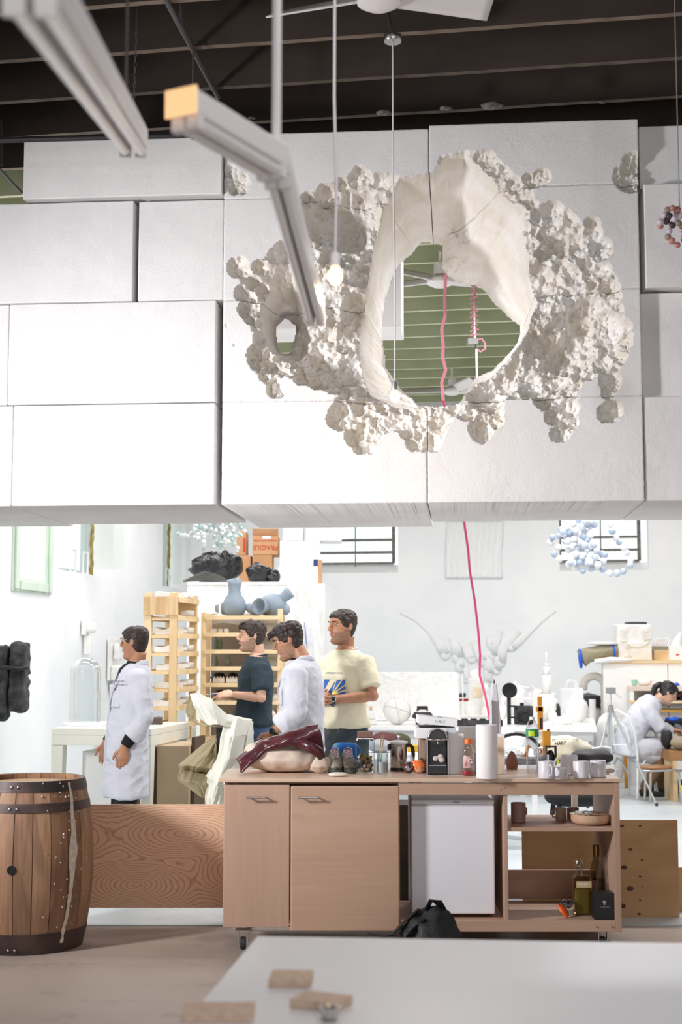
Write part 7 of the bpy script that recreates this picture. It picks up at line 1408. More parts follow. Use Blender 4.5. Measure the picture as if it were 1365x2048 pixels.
t2 = thing('wooden_crate', 'small pale wooden crate beneath the ribbed tray', 'crate', on_h(1325, .22)); b = M(); b.bb((-.10, 0, 0), (.12, .16, .125)); b.build('crate', m_pine, t2); b = M(); b.bb((-.14, 0, .126), (.2, .2, .168)); b.build('board', mat('grey_board', (150, 148, 132), .8), t2)
t = thing('lidded_box', 'white box with a small red mark at the right edge of the partition', 'box', on_h(1356, .12)); b = M(); b.bb((-.09, 0, 0), (.2, .2, .17)); b.build('body', m_paper, t, bevel=.004); b = M(); b.bb((-.02, -.003, .06), (.02, -.001, .075)); b.build('red_mark', m_red, t)
t = thing('bird_cast', 'white conical bird-like cast at the right edge of the partition', 'sculpture', on_h(1352, .35)); b = M(); b.tube([(0, 0, .0), (.0, 0, .15), (.03, 0, .25), (.07, 0, .34)], [.09, .08, .05, .01], 16); b.build('body', m_plaster, t, smooth='all')
# ---- shelf desk with tools in front of the partition
DD = 16.75; dz = PZ(1330, 1373, 1).z; p0 = P(1258, 1373, DD); dk = thing('tool_desk', 'pale wooden tool desk with shelves behind the seated woman', 'desk', (p0.x, DD, .006), -YAW); dzz = p0.z - .006
b = M(); b.bb((0, 0, dzz - .05), (1.6, .5, dzz)); b.build('upper_shelf', mat('pinkish_board', (232, 212, 196), .6), dk)
for py, m in ((1402, m_pine), (1420, m_amber)): z = P(1330, py, DD).z; b = M(); b.bb((.2 if py > 1410 else 0, -.02, z - .03), (1.6, .45, z)); b.build('shelf', m if py < 1410 else mat('ochre_board', (196, 150, 70), .7), dk)
for x in (.02, 1.5): b = M(); b.bb((x, 0.01, 0), (x + .04, .45, dzz - .051)); b.build('upright', m_whitel, dk)
z402 = P(1330, 1402, DD).z + .002
for i, (px, c_, lb, ang) in enumerate(((1318, (120, 128, 134), 'grey steel clamp lying among the tools', .3), (1340, (70, 76, 84), 'dark grey ruler across the tool desk', -.2), (1352, (176, 40, 44), 'red-handled tool on the tool desk', .5), (1335, (186, 44, 40), 'red tray of tools in front of the clamps', 0), (1360, (90, 96, 104), 'dark steel file at the right of the tools', .15))):
    t = thing('hand_tool', lb, 'tool', (P(px, 1400, DD + .1).x, DD + .02 + .06 * i, z402), ang * .3); b = M(); b.beam((-.16, 0, .02 + .008 * i), (.16, 0, .04 + .02 * i), .035, .025); b.build('shaft', mat('tool_%d' % i, c_, .4, metal=.3), t, bevel=.004); b = M(); b.bb((.12, -.03, .0), (.18, .03, .05 + .01 * i)); b.build('jaw', m_rubber, t, bevel=.004)
t = thing('teal_glass_cup', 'small teal glass cup on the upper shelf behind the womans head', 'cup', (P(1270, 1370, DD + .15).x, DD + .15, dzz + .008)); b = M(); b.lathe([(.022, 0), (.024, .004), (.04, .075), (.036, .075), (.02, .008), (0, .008)], n=22); b.build('cup', mat('teal_glass', (150, 206, 190), .2), t, smooth=True)
t = thing('paper_stack', 'low stack of white paper casts beside the teal cup', 'paper stack', (P(1290, 1370, DD + .2).x, DD + .2, dzz + .008)); b = M(); b.ball((0, 0, .045), (.09, .06, .045), 20); o = b.build('stack', m_plaster, t, smooth=True); erode(o, .012, 20, 7)
t = thing('blue_glove', 'bright blue glove lying on the upper shelf at the right', 'glove', (P(1351, 1366, DD + .1).x, DD + .1, dzz + .008)); b = M(); b.ball((0, 0, .014), (.06, .04, .014), 16); b.ball((.02, 0, .022), (.03, .03, .02), 12); b.build('glove', m_bl, t, smooth=True)
# low bench with bags at right
BDp = 15.9; bz_ = .42; p0 = P(1334, 1500, 15.0); bn = thing('low_bench', 'low wooden bench with bags at the right picture edge', 'bench', (p0.x + .04, 15.0, .006)); b = M(); b.bb((0, 0, bz_), (1.3, .45, bz_ + .1)); b.build('seat_board', wood('bench_wood', (176, 130, 84), (154, 110, 68), 'x', ring=4), bn)
for x in (.02, 1.2): b = M(); b.bb((x, 0, 0), (x + .05, .4, bz_ - .001)); b.build('leg', m_pinez, bn)
for px, py, r_, lb, mm_ in ((1362, 1480, (.12, .12, .07), 'light brown cloth bag on the low bench', mat('khaki_bag', (156, 140, 116), .8)), (1340, 1475, (.06, .1, .1), 'black bag behind the brown cloth bag', m_blackm)):
    s = thing('cloth_bag', lb, 'bag', (P(px, py, 15.2).x, 15.12 + (.2 if mm_ is m_blackm else 0), bz_ + .108)); b = M(); b.ball((0, 0, r_[2]), r_, 24); o = b.build('bag', mm_, s, smooth=True); crumple(o, .12, 12, px)
t = thing('soft_bundle', 'black soft bundle hanging under the desk shelf', 'bundle', (P(1352, 1445, 15.8).x, 15.8, P(1352, 1452, 15.8).z)); b = M(); b.ball((0, 0, .04), (.13, .09, .055), 24); o = b.build('bundle', m_blackm, t, smooth=True); b = M(); b.bb((-.25, -.05, -.03), (.5, .1, -.005)); b.build('support_shelf', m_whitel, t); b = M(); b.bb((.4, 0, -.9), (.44, .05, -.031)); b.build('support_leg', m_whitel, t); b = M(); b.bb((-.24, 0, -.9), (-.2, .05, -.031)); b.build('support_leg', m_whitel, t)
t = thing('black_bundle', 'black bundle on the floor under the chrome stool', 'bundle', (P(1335, 1562, 16.2).x, 16.2, .007)); b = M(); b.ball((0, 0, .06), (.3, .15, .065), 28); o = b.build('bundle', m_blackm, t, smooth=True); erode(o, .02, 9, 2); v = verts_np(o); v[:, 2] = np.maximum(v[:, 2], 0); set_verts(o, v)
# chrome stool with orange-brown seat
t = thing('chrome_stool', 'low chrome-legged stool with a brown seat beside the womans feet', 'stool', (P(1322, 1560, 15.0).x, 15.0, .006)); b = M(); q = cushion(.36, .3, .05, 24); q.v = [(x - .06, y, z + .33) for x, y, z in q.v]; q.build('seat', mat('tan_leather_seat', (150, 104, 56), .4), t, smooth=True)
for x, y in ((-.12, -.1), (.16, -.1), (-.12, .12), (.16, .12)): b = M(); b.tube([(x * .9, y, .33), (x * 1.05, y * 1.1, .3), (x * 1.15, y * 1.2, 0)], .013, 10); b.build('leg', m_chrome, t, smooth=True)
b = M(); b.tube([(-.2, -.12, .325), (.1, -.14, .335), (.32, -.12, .32)], .013, 10); b.build('frame_rail', m_chrome, t, smooth=True)
# duct, vacuum and clutter between table and chair
m_duct = mat('ribbed_duct', (206, 202, 192), .5)
t = thing('flexible_duct', 'grey ribbed flexible duct arching down behind the paper bag', 'duct', (P(1190, 1450, 17.6).x, 17.6, .007)); pts = []
for i in range(41): u = i / 40; a = PI * min(1, u / .4); pts.append(Vector((-.13 * math.cos(a) * (1 if u < .4 else 1) if u < .4 else .13, 0, (1.13 + .12 * math.sin(a)) if u < .4 else 1.13 - 1.10 * (u - .4) / .6)))
pts[0] = Vector((-.13, 0, 1.08)); b = M(); b.tube(pts, [.047 + .006 * (i % 2) for i in range(41)], 16); b.build('hose', m_duct, t, smooth='all')
t = thing('shop_vacuum', 'black and chrome shop vacuum behind the paper bag', 'vacuum', (P(1178, 1450, 18.0).x, 18.0, .007)); b = M(); b.lathe([(.16, 0), (.18, .05), (.18, .82), (.16, .86), (0, .86)], n=28); b.build('drum', m_duct, t, smooth=True); b = M(); b.lathe([(.19, .861), (.2, .9), (.16, 1.0), (.0, 1.04)], n=28); b.build('motor_head', m_black, t, smooth=True); b = M(); b.cyl((-.12, -.16, .7), (.12, -.16, .7), .03); b.build('handle', m_chrome, t, smooth=True)
t = thing('steel_pipe', 'pale vertical pipe left of the duct', 'pipe', (P(1186, 1440, 17.3).x, 17.3, .007)); b = M(); b.cyl((0, 0, 0), (0, 0, .98), .04); b.build('pipe', m_whitep, t, smooth=True)
t = thing('flour_sack', 'white printed sack standing between the table end and the tripod', 'sack', (P(1220, 1500, 16.6).x, 16.6, .007)); q = cushion(.34, .26, .80, 40); o = q.build('sack', m_sheet, t, smooth=True); crumple(o, .10, 7, 3); text('50 LBS', 'print', (-.02, -.135, .62), (PI / 2, -.35, 0), .07, mat('grey_ink', (110, 110, 116), .8), t)
t = thing('clear_garbage_bag', 'translucent grey garbage bag under the right end of the rear table', 'bag', (P(1178, 1500, 14.3).x, 15.2, .007)); q = cushion(.30, .3, .62, 40); o = q.build('bag', mat('translucent_liner', (206, 208, 212), .2, rgb2=(176, 178, 184), scale=9, bump=.8, bscale=25, bdist=.02), t, smooth=True); crumple(o, .12, 9, 8)
t = thing('white_bucket', 'white plastic bucket on the floor near the tripod', 'bucket', (P(1212, 1540, 15.3).x, 15.3, .007)); b = M(); b.lathe([(.11, 0), (.13, .30), (.135, .31), (.125, .31), (.1, .01), (0, .01)], n=28); b.build('pail', m_whitep, t, smooth=True)
t = thing('round_rug', 'round pale blue-white floor disc seen under the counter shelf', 'disc', (P(1130, 1600, 12.4).x, 12.4, .007)); b = M(); b.lathe([(.62, 0), (.62, .03), (.60, .035), (0, .035)], n=56); b.build('disc', mat('pale_disc', (226, 232, 238), .3), t, smooth=True)
t = thing('black_chair', 'black splayed-leg chair behind the counter shelf', 'chair', (P(1155, 1600, 11.2).x, 11.2, .006)); zc = P(1150, 1591, 11.2).z; 
b = M(); q = cushion(.46, .42, .14, 30); q.v = [(x - .02, y, z + .36) for x, y, z in q.v]; q.build('seat', m_blackm, t, smooth=True); b = M(); q = cushion(.44, .1, .34, 24); q.v = [(x - .02, y + .22, z + .45) for x, y, z in q.v]; q.build('backrest', m_blackm, t, smooth=True)
for x0_, x1_, y in ((-.16, -.2, -.15), (.15, .3, -.15), (-.16, -.2, .15), (.15, .3, .15)): b = M(); b.beam((x0_, y, .38), (x1_, y * 1.3, 0), .035, .03); b.build('leg', m_blackm, t)
# ---- bentwood chair, seated woman, tripod
CHD = 15.6; cx = P(1268, 1585, CHD).x; ch = thing('bentwood_chair', 'white painted bentwood chair under the seated woman', 'chair', (cx, CHD, .006), PI / 2 + .8); m_cw = mat('white_chair_paint', (232, 236, 236), .35)
b = M(); b.lathe([(.19, .445), (.205, .452), (.205, .468), (.19, .475), (0, .475)], n=36); b.build('seat', m_cw, ch, smooth=True)
for x, y, x2, y2 in ((-.14, -.14, -.18, -.2), (.14, -.14, .18, -.2)): b = M(); b.tube([(x, y, .45), (x * 1.08, y * 1.1, .25), (x2, y2, 0)], [.017, .015, .011], 12); b.build('leg', m_cw, ch, smooth=True)
b = M(); b.tube([(-.2, .24, 0), (-.165, .17, .25), (-.16, .16, .48), (-.17, .22, .7), (-.13, .27, .86), (0, .29, .93), (.13, .27, .86), (.17, .22, .7), (.16, .16, .48), (.165, .17, .25), (.2, .24, 0)], .0155, 12); b.build('back_frame', m_cw, ch, smooth=True)
b = M(); b.tube([(-.09, .19, .47), (-.10, .22, .62), (-.07, .255, .76), (0, .27, .80), (.07, .255, .76), (.10, .22, .62), (.09, .19, .47)], .011, 10); b.build('inner_hoop', m_cw, ch, smooth=True)
for s in (-1, 1): b = M(); b.tube([(s * .165, -.17, .20), (s * .18, -.05, .36), (s * .18, .03, .40), (s * .17, .13, .30)], .010, 8); b.build('brace', m_cw, ch, smooth=True)
spw = [(V((0, .05, .50)), .17, .125), (V((0, .04, .60)), .16, .12), (V((0, .0, .72)), .145, .11), (V((0, -.06, .83)), .15, .11), (V((0, -.13, .93)), .155, .11), (V((0, -.20, 1.01)), .15, .10), (V((0, -.255, 1.06)), .12, .08), (V((0, -.30, 1.10)), .06, .055), (V((0, -.325, 1.12)), .05, .05)]
hipw = {1: ((.09, .02, .55), (.11, -.40, .56), (.12, -.36, .09), (0, -1, 0)), -1: ((-.09, .02, .55), (-.11, -.36, .52), (-.13, -.12, .09), (0, -1, 0))}
mwm, HW_, ofw = person('woman in white coat seated on the bentwood chair, bent over a grey piece of work', None, (cx, CHD, .006), PI / 2, .94, (0, 0), (0, math.radians(38), 0, (0, -.055, -.04)),
    {1: ((.20, -.27, .80), (.06, -.44, .74), (-.3, -.8, -.1), (0, 0, -1), .8), -1: ((-.20, -.27, .80), (-.05, -.46, .76), (.3, -.8, -.1), (0, 0, -1), .8)}, m_skin3, ('none', None), mat('brown_trousers', (112, 86, 60), .9), m_hairb, 'long', stub=0, legs=hipw, spine=spw, vox=.006)
g = M(); g.tube([V((0, .08, .47)), V((0, .06, .60)), V((0, .0, .73)), V((0, -.06, .84)), V((0, -.135, .94)), V((0, -.20, 1.015)), V((0, -.255, 1.065)), V((0, -.285, 1.09))], [(.205, .165), (.195, .155), (.185, .15), (.19, .15), (.196, .148), (.19, .14), (.15, .115), (.09, .08)], 30, upv=(0, 1, 0))
for s in (-1, 1):
    sh = V((s * .160, -.155, .985)); el = V((s * .20, -.27, .80)); wr2 = V((s * .06, -.44, .74)); g.tube([sh, sh.lerp(el, .5), el, el.lerp(wr2, .75), el.lerp(wr2, .8)], [.088, .080, .070, .060, .054], 18); g.ball(sh, .090, 16); g.ball(el, .063, 14)
    g.tube([V((s * .10, .02, .52)), V((s * .11, -.18, .55)), V((s * .115, -.36, .56)), V((s * .115, -.41, .50))], [(.12, .12), (.11, .11), (.10, .10), (.08, .09)], 18)
g.tube([V((0, .02, .50)), V((0, -.20, .46)), V((.0, -.36, .42))], [(.2, .10), (.19, .09), (.17, .07)], 18, upv=(0, 0, 1))
co = g.build('lab_coat', m_coat, mwm); remesh(co, .009, 3); wrinkle(co, .012, seed=9.0)
q = M(); q.tube([V((.07 * math.cos(t), -.30 + .05 * math.sin(t), 1.095 + .03 * math.sin(t))) for t in [2 * PI * i / 24 for i in range(25)]], .010, 8, caps=False); q.build('collar', m_coat, mwm, smooth='all')
for c_, M_ in ((V((cx, CHD, .006)), None),):
    R_ = Matrix.Translation(c_) @ Matrix.Rotation(PI / 2, 4, 'Z')
    p = R_ @ V((.0, -.52, .72)); t = thing('grey_cast_piece', 'grey slab the seated woman is working on', 'sculpture', p, PI / 2); b = M(); b.box((0, -.02, 0), (.10, .17, .045), rx=.5); b.build('slab', mat('grey_cast', (112, 118, 124), .7), t, bevel=.006); b = M(); b.box((0, -.05, -.06), (.06, .06, .10), rx=.3); b.build('lower_block', mat('grey_cast', (112, 118, 124), .7), t, bevel=.004)
    p = R_ @ V((0, -.44, .80)); t = thing('blue_rag', 'bright blue cloth held at the womans hands', 'rag', p, PI / 2); b = M(); b.ball((0, 0, .02), (.05, .075, .022), 16); o = b.build('rag', m_bl, t, smooth=True); erode(o, .010, 20, 1)
# tripod
TPD = 14.5; zt_ = lambda py: P(1224, py, TPD).z; tp = thing('tripod', 'silver camera tripod standing before the bentwood chair', 'tripod', (P(1224, 1500, TPD).x, TPD, .006)); xt = lambda px: P(px, 1500, TPD).x - tp.location.x; m_sil = mat('silver_tube', (208, 210, 212), .3, metal=.6); m_gp = mat('grey_plastic', (136, 138, 136), .5)
b = M(); b.cyl((0, 0, zt_(1492)), (0, 0, zt_(1385)), .012); b.build('center_column', m_sil, tp, smooth=True)
for px, foot in ((1202, V(tp.location) + V((-.27, -.12, 0))), (1224, V(tp.location) + V((.02, .30, 0))), (1314, PZ(1314, 1610, .02))):
     f = foot - Vector(tp.location); f.z = .02; top = V((.015 * (1 if px > 1230 else -1), 0, zt_(1421))); mid = top.lerp(f, .5); b = M(); b.cyl(top, mid, .013, n=10); l = b.build('leg', m_sil, tp, smooth=True); b = M(); b.cyl(mid, f, .0085, n=10); b.build('lower_leg', m_sil, l, smooth=True); b = M(); b.ball(mid, .022, 10); b.build('clamp', m_gp, l, smooth=True); b = M(); b.ball(f, .018, 10); b.build('foot', m_rubber, l, smooth=True)
b = M(); b.cyl((0, 0, zt_(1426)), (0, 0, zt_(1411)), .035, .02); b.build('shoulder', m_gp, tp, smooth=True); b = M(); b.bb((-.045, -.03, zt_(1388)), (.05, .03, zt_(1376))); b.build('pan_head', m_gp, tp, bevel=.008); b = M(); b.tube([(.03, 0, zt_(1385)), (.07, -.02, zt_(1392)), (.105, -.03, zt_(1397))], .007, 8); b.build('pan_handle', m_sil, tp, smooth=True); b = M(); b.tube([V((xt(1206), -.03, zt_(1489))), V((0, 0, zt_(1491))), V((xt(1252), -.02, zt_(1491)))], .005, 6); b.build('spreader', m_sil, tp)
t = thing('yellow_upright', 'yellow upright board standing behind the chair', 'board', (P(1256, 1560, 16.5).x, 16.5, .007)); b = M(); b.bb((-.03, 0, 0), (.03, .03, .55)); b.build('board', m_amber, t)
t = thing('yellow_bucket', 'yellow plastic thing at the far right picture edge', 'bucket', (P(1378, 1530, 14.6).x, 14.6, .007)); b = M(); b.lathe([(.07, 0), (.09, .2), (.08, .2), (0, .01)], n=20); b.build('pail', mat('yellow_plastic', (236, 206, 40), .4), t, smooth=True)
# ================================================================= HANGING THINGS
m_fx = mat('fixture_white', (246, 242, 242), .4); m_tube = mat('unlit_tube', (246, 243, 241), .25)
def batten(t, A, B, w, h, name='batten', tubes=2, up=(0, 0, 1)):
    A = Vector(A); B = Vector(B); d = (B - A).normalized(); r = d.cross(Vector(up)).normalized(); u = r.cross(d); o = Vector(t.location)
    b = M(); b.beam(A - o, B - o, w, h); ob = b.build(name, m_fx, t, bevel=.004)
    for i in range(tubes):
        s = (i - (tubes - 1) / 2) * w * .55; q = M(); q.cyl(A + r * s - u * (h * .5 + .013) + d * .03 - o, B + r * s - u * (h * .5 + .013) - d * .03 - o, .013, n=14); tb_ = q.build('tube', m_tube, ob, smooth=True)
        for e, dd in ((A, d), (B, -d)): k = M(); c = e + r * s - u * (h * .5 + .012) + dd * .012 - o; k.beam(c, c + dd * .02, .03, .034); k.build('lamp_holder', m_fx, ob)
H1 = CZ + 1.15
def PH(px, py, z): return PZ(px, py, z)
A = PH(364, 205, H1); E = PH(553, 318, H1); T_ = PH(632, 622, H1)
t = thing('fluorescent_light', 'blurred V-shaped white fluorescent batten hanging near the camera from a rod', 'light fixture', E); batten(t, A, E, .072, .052); batten(t, E + (T_ - E).normalized() * .03, T_, .06, .05)
b = M(); d = (A - E).normalized(); b.beam(A - E, A - E + d * .006, .078, .06); b.build('end_cap', mat('lit_peach_cap', (255, 206, 150), .5, emit=.75), t)  # cap glows to stand for orange light falling on it, not a lamp
b = M(); b.cyl((0, 0, .03), (0, 0, CEIL - H1 + .05), .011, n=12); b.build('hanging_rod', m_fx, t, smooth=True)
A = P(268, 276, 3.7); B = P(55, -60, 1.75); t = thing('fluorescent_light', 'twin-tube white fluorescent fixture running out of the upper left corner', 'light fixture', A); batten(t, A, B, .075, .05)
for k in (.15, .8): q = A.lerp(B, k) - A; b = M(); b.cyl(q, (q.x, q.y, CEIL + .1 - A.z), .004, n=8); b.build('hanging_wire', m_chrome, t)
# pendant bulbs
m_bulb = mat('glowing_bulb', (255, 206, 150), .3, emit=2.6); m_cord = mat('white_cord', (226, 222, 224), .6)
def pendant(label, px, py, D, scale, px_top, pw):
    p = P(px, py, D); t = thing('pendant_light', label, 'lamp', p); b = M(); b.lathe([(.0, -.052), (.012, -.05), (.024, -.035), (.027, -.02), (.022, -.004), (.0145, .010), (.0135, .02)], n=24); bb_ = b.build('bulb', m_bulb, t, smooth='all'); b = M(); b.lathe([(.0165, .012), (.0175, .03), (.0165, .058), (.006, .064), (0, .064)], n=20); b.build('socket', m_chrome if px > 700 else m_fx, t, smooth=True)
    e = P(px_top[0], px_top[1], D); zt = min(e.z, CEIL - .01) - p.z; b = M(); b.tube([(0, 0, .06), (.004, 0, zt * .3), (-.004, 0, zt * .6), (e.x - p.x, 0, zt)], .0045 if px > 700 else .0055, 8); b.build('cord', m_cord, t, smooth=True)
    l = bpy.data.lights.new('bulb_light', 'POINT'); l.energy = pw; l.color = (1, .78, .5); l.shadow_soft_size = .03; lo = bpy.data.objects.new('bulb_light', l); COL.objects.link(lo); lo.location = p + Vector((0, 0, -.09)); return t
pendant('nearer glowing bare bulb hanging on a white cord', 671, 540, 4.8, 1, (670, -30), 7); t = pendant('smaller glowing bare bulb hanging low before the hole', 790, 785, 7.4, 1, (786, 80), 4)
e = P(786, 78, 7.4) - t.location; b = M(); b.lathe([(.045, -.018), (.05, -.012), (.05, .018), (.0, .02)], c=e, n=28); b.build('canopy', m_chrome, t, smooth=True); b = M(); b.tube([e + V((0, 0, .02)), e + V((-.09, 0, .47))], .010, 10); b.build('canopy_stem', m_chrome, t)
# ceiling fans
def fan(label, c, L, rzs, rod, m=m_fx, hub=.11):
    t = thing('ceiling_fan', label, 'fan', c); b = M(); b.lathe([(0, -.055), (hub * .6, -.05), (hub, -.025), (hub * 1.04, 0), (hub * .95, .02), (hub * .4, .05), (.0, .055)], n=32); b.build('motor_housing', m, t, smooth=True); b = M(); b.lathe([(hub * .5, .056), (hub * .45, .15), (.012, .16), (.012, rod), (0, rod)], n=20); b.build('downrod', m, t, smooth=True)
    for a in rzs:
        b = M(); b.T = Matrix.Rotation(a, 4, 'Z'); n = 10; b.grid(lambda x, y: (.09 + (L - .09) * x, (y - .5) * (.075 + .05 * x) + (0 if x < .95 else .0), .018 - .08 * (y - .5)), 12, 5); b.build('blade', m, t, smooth='all', solid=.008)
    return t
c = P(758, -3, 6.9); fan('white ceiling fan cut by the top picture edge', c, .60, (math.radians(158), math.radians(14), math.radians(266)), CEIL + .1 - c.z)
c = P(881, 562, 12.4); fan('white three-bladed ceiling fan seen through the carved hole', c, .62, (math.radians(152), math.radians(215), math.radians(15)), CEIL + .05 - c.z, hub=.12)
c = P(905, 782, 17.4); fan('far white ceiling fan low in the carved hole', c, .62, (math.radians(170), math.radians(290), math.radians(20)), CEIL + .05 - c.z)
# pink cords
m_pink = mat('pink_cord', (232, 140, 160), .5)
t = thing('extension_cable', 'long pink extension cord dropping from the far ceiling down to the rear table', 'cord', P(890, 552, 12.2)); o0 = Vector(t.location)
pts = [(892, 548, 12.2), (890, 600, 12.3), (891, 630, 12.3), (884, 660, 12.4), (887, 690, 12.5), (886, 715, 12.6), (892, 740, 12.7), (884, 765, 12.8), (887, 800, 12.9), (915, 920, 13.4), (929, 1045, 14), (937, 1100, 14.3), (940, 1140, 14.6), (950, 1200, 14.9), (957, 1260, 15.1), (961, 1310, 15.2), (960, 1350, 15.2), (971, 1390, 15.0), (981, 1440, 14.95)]
b = M(); b.tube([P(*q) - o0 for q in pts[:9]], [.014 if q[1] < 900 else .009 for q in pts[:9]], 8); b.build('upper_run', m_pink, t, smooth=True); b = M(); b.tube([P(*q) - o0 for q in pts[8:]], .0125, 8); b.build('lower_run', mat('deep_pink_cord', (206, 60, 110), .5), t, smooth=True)
b = M(); q = P(892, 548, 12.2) - o0; b.cyl(q, (q.x, q.y, CEIL - o0.z + .1), .012, n=8); b.build('ceiling_drop', m_pink, t)
D = 12.0; t = thing('coiled_cord_drop', 'vertical rod wound with pink cord ending in a grey junction box', 'power drop', P(950, 684, D)); o0 = Vector(t.location); z1 = CEIL - o0.z + .05; b = M(); b.cyl((.0, 0, .03), (0, 0, z1), .012, n=10); b.build('rod', m_sil, t, smooth=True)
n = 260; b = M(); b.tube([((.022 + .012 * (1 if math.sin(i * .13) > 0 else .4)) * math.cos(i * .52), .022 * math.sin(i * .52), .03 + (z1 - .03) * i / n) for i in range(n)], .0055, 6); b.build('coil', m_pink, t, smooth=True)
b = M(); b.bb((-.06, -.03, -.025), (.03, .03, .03)); b.build('junction_box', m_gp, t, bevel=.006); b = M(); b.cyl((.01, 0, -.026), (.012, 0, -.06), .01); b.build('plug', m_black, t); b = M(); b.cyl((.014, 0, -.06), (.03, 0, -1.3), .008, n=8); b.build('lower_rod', m_sil, t); b = M(); b.tube([(.02, 0, .02), (.06, 0, .03), (.09, 0, -.01), (.09, 0, -.06), (.05, 0, -.085), (.015, 0, -.06)], .008, 8); b.build('loop', m_pink, t, smooth=True)
# conduit, chains and pipe at the ceiling
m_cond = mat('grey_conduit', (104, 100, 102), .45, metal=.4)
t = thing('ceiling_conduit', 'thin grey conduit running diagonally under the dark joists', 'conduit', P(328, 0, 6.2)); o0 = Vector(t.location); b = M(); b.cyl((PZ(300, -60, CEIL - .02)) - o0, PZ(437, 195, CEIL - .02) - o0, .016, n=12); b.build('conduit', m_cond, t, smooth=True); b = M(); b.cyl(PZ(364, 55, CEIL - .02) - o0, PZ(364, 55, CEIL - .02) - o0 + V((-.01, 0, .3)), .012); b.build('hanger', m_cond, t)
t = thing('black_pipe', 'long dark pipe running just in front of the top foam blocks', 'pipe', P(0, 283, 7.9)); o0 = Vector(t.location); b = M(); b.cyl(P(-260, 287, 8.0) - o0, P(400, 270, 7.85) - o0, .017, n=14); b.build('pipe', mat('dark_iron', (52, 50, 54), .5, metal=.4), t, smooth=True)
for px in (-60, 385): q = P(px, 280, 7.9) - o0; b = M(); b.cyl(q, (q.x, q.y, CEIL - o0.z + .02), .006, n=8); b.build('hanger', m_cond, t)
t = thing('hanging_chain', 'thin grey chain hanging from the joists above the foam blocks', 'chain', P(273, 64, 7.6)); o0 = Vector(t.location)
L = (P(273, 64, 7.6) - P(268, 268, 7.6)).length; nl = 20
link = M(); link.tube([(.007 * math.cos(a), 0, .015 * math.sin(a)) for a in [2 * PI * i / 12 for i in range(13)]], .0022, 5, caps=False); lo = link.build('chain_link', m_cond, t, smooth='all')
for i in range(nl):
    o = lo if i == 0 else lo.copy()
    if i: COL.objects.link(o); o.parent = t
    o.location = (-.0006 * i, 0, -L * i / nl - .012); o.rotation_euler = (0, 0, PI / 2 * (i % 2) + .4)
b = M(); b.cyl((0, 0, 0), (0, 0, CEIL - o0.z + .2), .004, n=6); b.build('hook', m_cond, t)
t = thing('wall_bracket', 'pale metal rods and bracket at the far left behind the foam wall', 'bracket', P(2, 330, 9.4)); o0 = Vector(t.location); b = M(); b.cyl(P(-20, 318, 9.4) - o0, P(46, 388, 9.3) - o0, .010, n=8); b.build('rod', m_sil, t); b = M(); q = P(3, 240, 9.4) - o0; b.cyl(q, P(3, 330, 9.4) - o0, .008, n=8); b.cyl(q, (q.x, q.y, CEIL - o0.z + .1), .008, n=8); b.build('upright', m_cond, t)
# bead clusters
def beads(label, specs, cols, r, D, hang):
    """specs: list of (px, py, depth offset)"""
    c = P(specs[0][0], specs[0][1], D); t = thing('bead_cluster', label, 'bead sculpture', c); protos = {}
    for i, (px, py, dy) in enumerate(specs):
        q = P(px, py, D + dy) - c; k = cols[(i * 7 + int(px)) % len(cols)]
        if k not in protos: b = M(); b.ball((0, 0, 0), r, 14); o = b.build('bead', mat('bead_%d_%d_%d' % k, k, .45), t, smooth=True); protos[k] = o
        else: o = protos[k].copy(); COL.objects.link(o); o.parent = t
        o.location = q; s = .88 + .24 * ((i * 37) % 11) / 11; o.scale = (s, s, s)
    for px in hang: q = P(px, specs[0][1], D) - c; b = M(); b.cyl(q, (q.x, q.y, CEIL + .31 - c.z), .003, n=6); b.build('hanging_wire', m_sil, t)
    return t
rr = random.Random(11)
sp = []
def strand(pts, step=13.0, jit=2.0, dj=.12):
    acc = 0
    for (x0, y0), (x1, y1) in zip(pts[:-1], pts[1:]):
        L = math.hypot(x1 - x0, y1 - y0); n = max(1, int(L / step))
        for i in range(n): u = i / n; sp.append((x0 + (x1 - x0) * u + rr.uniform(-jit, jit), y0 + (y1 - y0) * u + rr.uniform(-jit, jit), rr.uniform(-dj, dj)))
strand([(1158, 1040), (1122, 1060), (1106, 1074), (1103, 1084), (1118, 1094), (1110, 1108), (1120, 1118), (1138, 1128), (1152, 1136), (1166, 1142), (1182, 1136), (1196, 1130), (1206, 1140), (1220, 1146), (1234, 1146), (1248, 1142), (1260, 1130), (1262, 1118), (1256, 1106), (1248, 1096), (1240, 1086), (1234, 1076), (1226, 1062), (1222, 1050), (1210, 1042)], 11, 1, .08)
strand([(1150, 1050), (1176, 1062), (1160, 1078), (1130, 1084), (1134, 1100), (1150, 1110), (1166, 1108), (1180, 1096), (1196, 1098), (1210, 1110), (1216, 1122)], 10, 4); strand([(1130, 1060), (1140, 1074), (1158, 1088), (1172, 1100), (1160, 1120), (1176, 1130), (1190, 1118), (1202, 1104), (1214, 1090)], 10, 4); strand([(1170, 1044), (1184, 1056), (1176, 1076), (1190, 1086), (1204, 1096)], 10, 4); strand([(1118, 1070), (1136, 1066), (1150, 1058), (1164, 1052), (1182, 1046), (1196, 1050)], 9, 4); strand([(1146, 1096), (1162, 1094), (1172, 1086), (1160, 1070)], 9, 5); strand([(1190, 1120), (1206, 1124), (1212, 1134)], 9, 4); strand([(1150, 1130), (1168, 1124), (1184, 1126), (1200, 1118)], 9, 4)
sp += [(x + rr.uniform(-9, 9), y + rr.uniform(-8, 8), d + rr.uniform(-.1, .1)) for x, y, d in sp[58:] if rr.random() < .75]
sp.extend([(1195, 1000, 0), (1188, 1020, .0), (1200, 1030, .05), (1180, 1030, .1)]); sp[0], sp[-4] = sp[-4], sp[0]
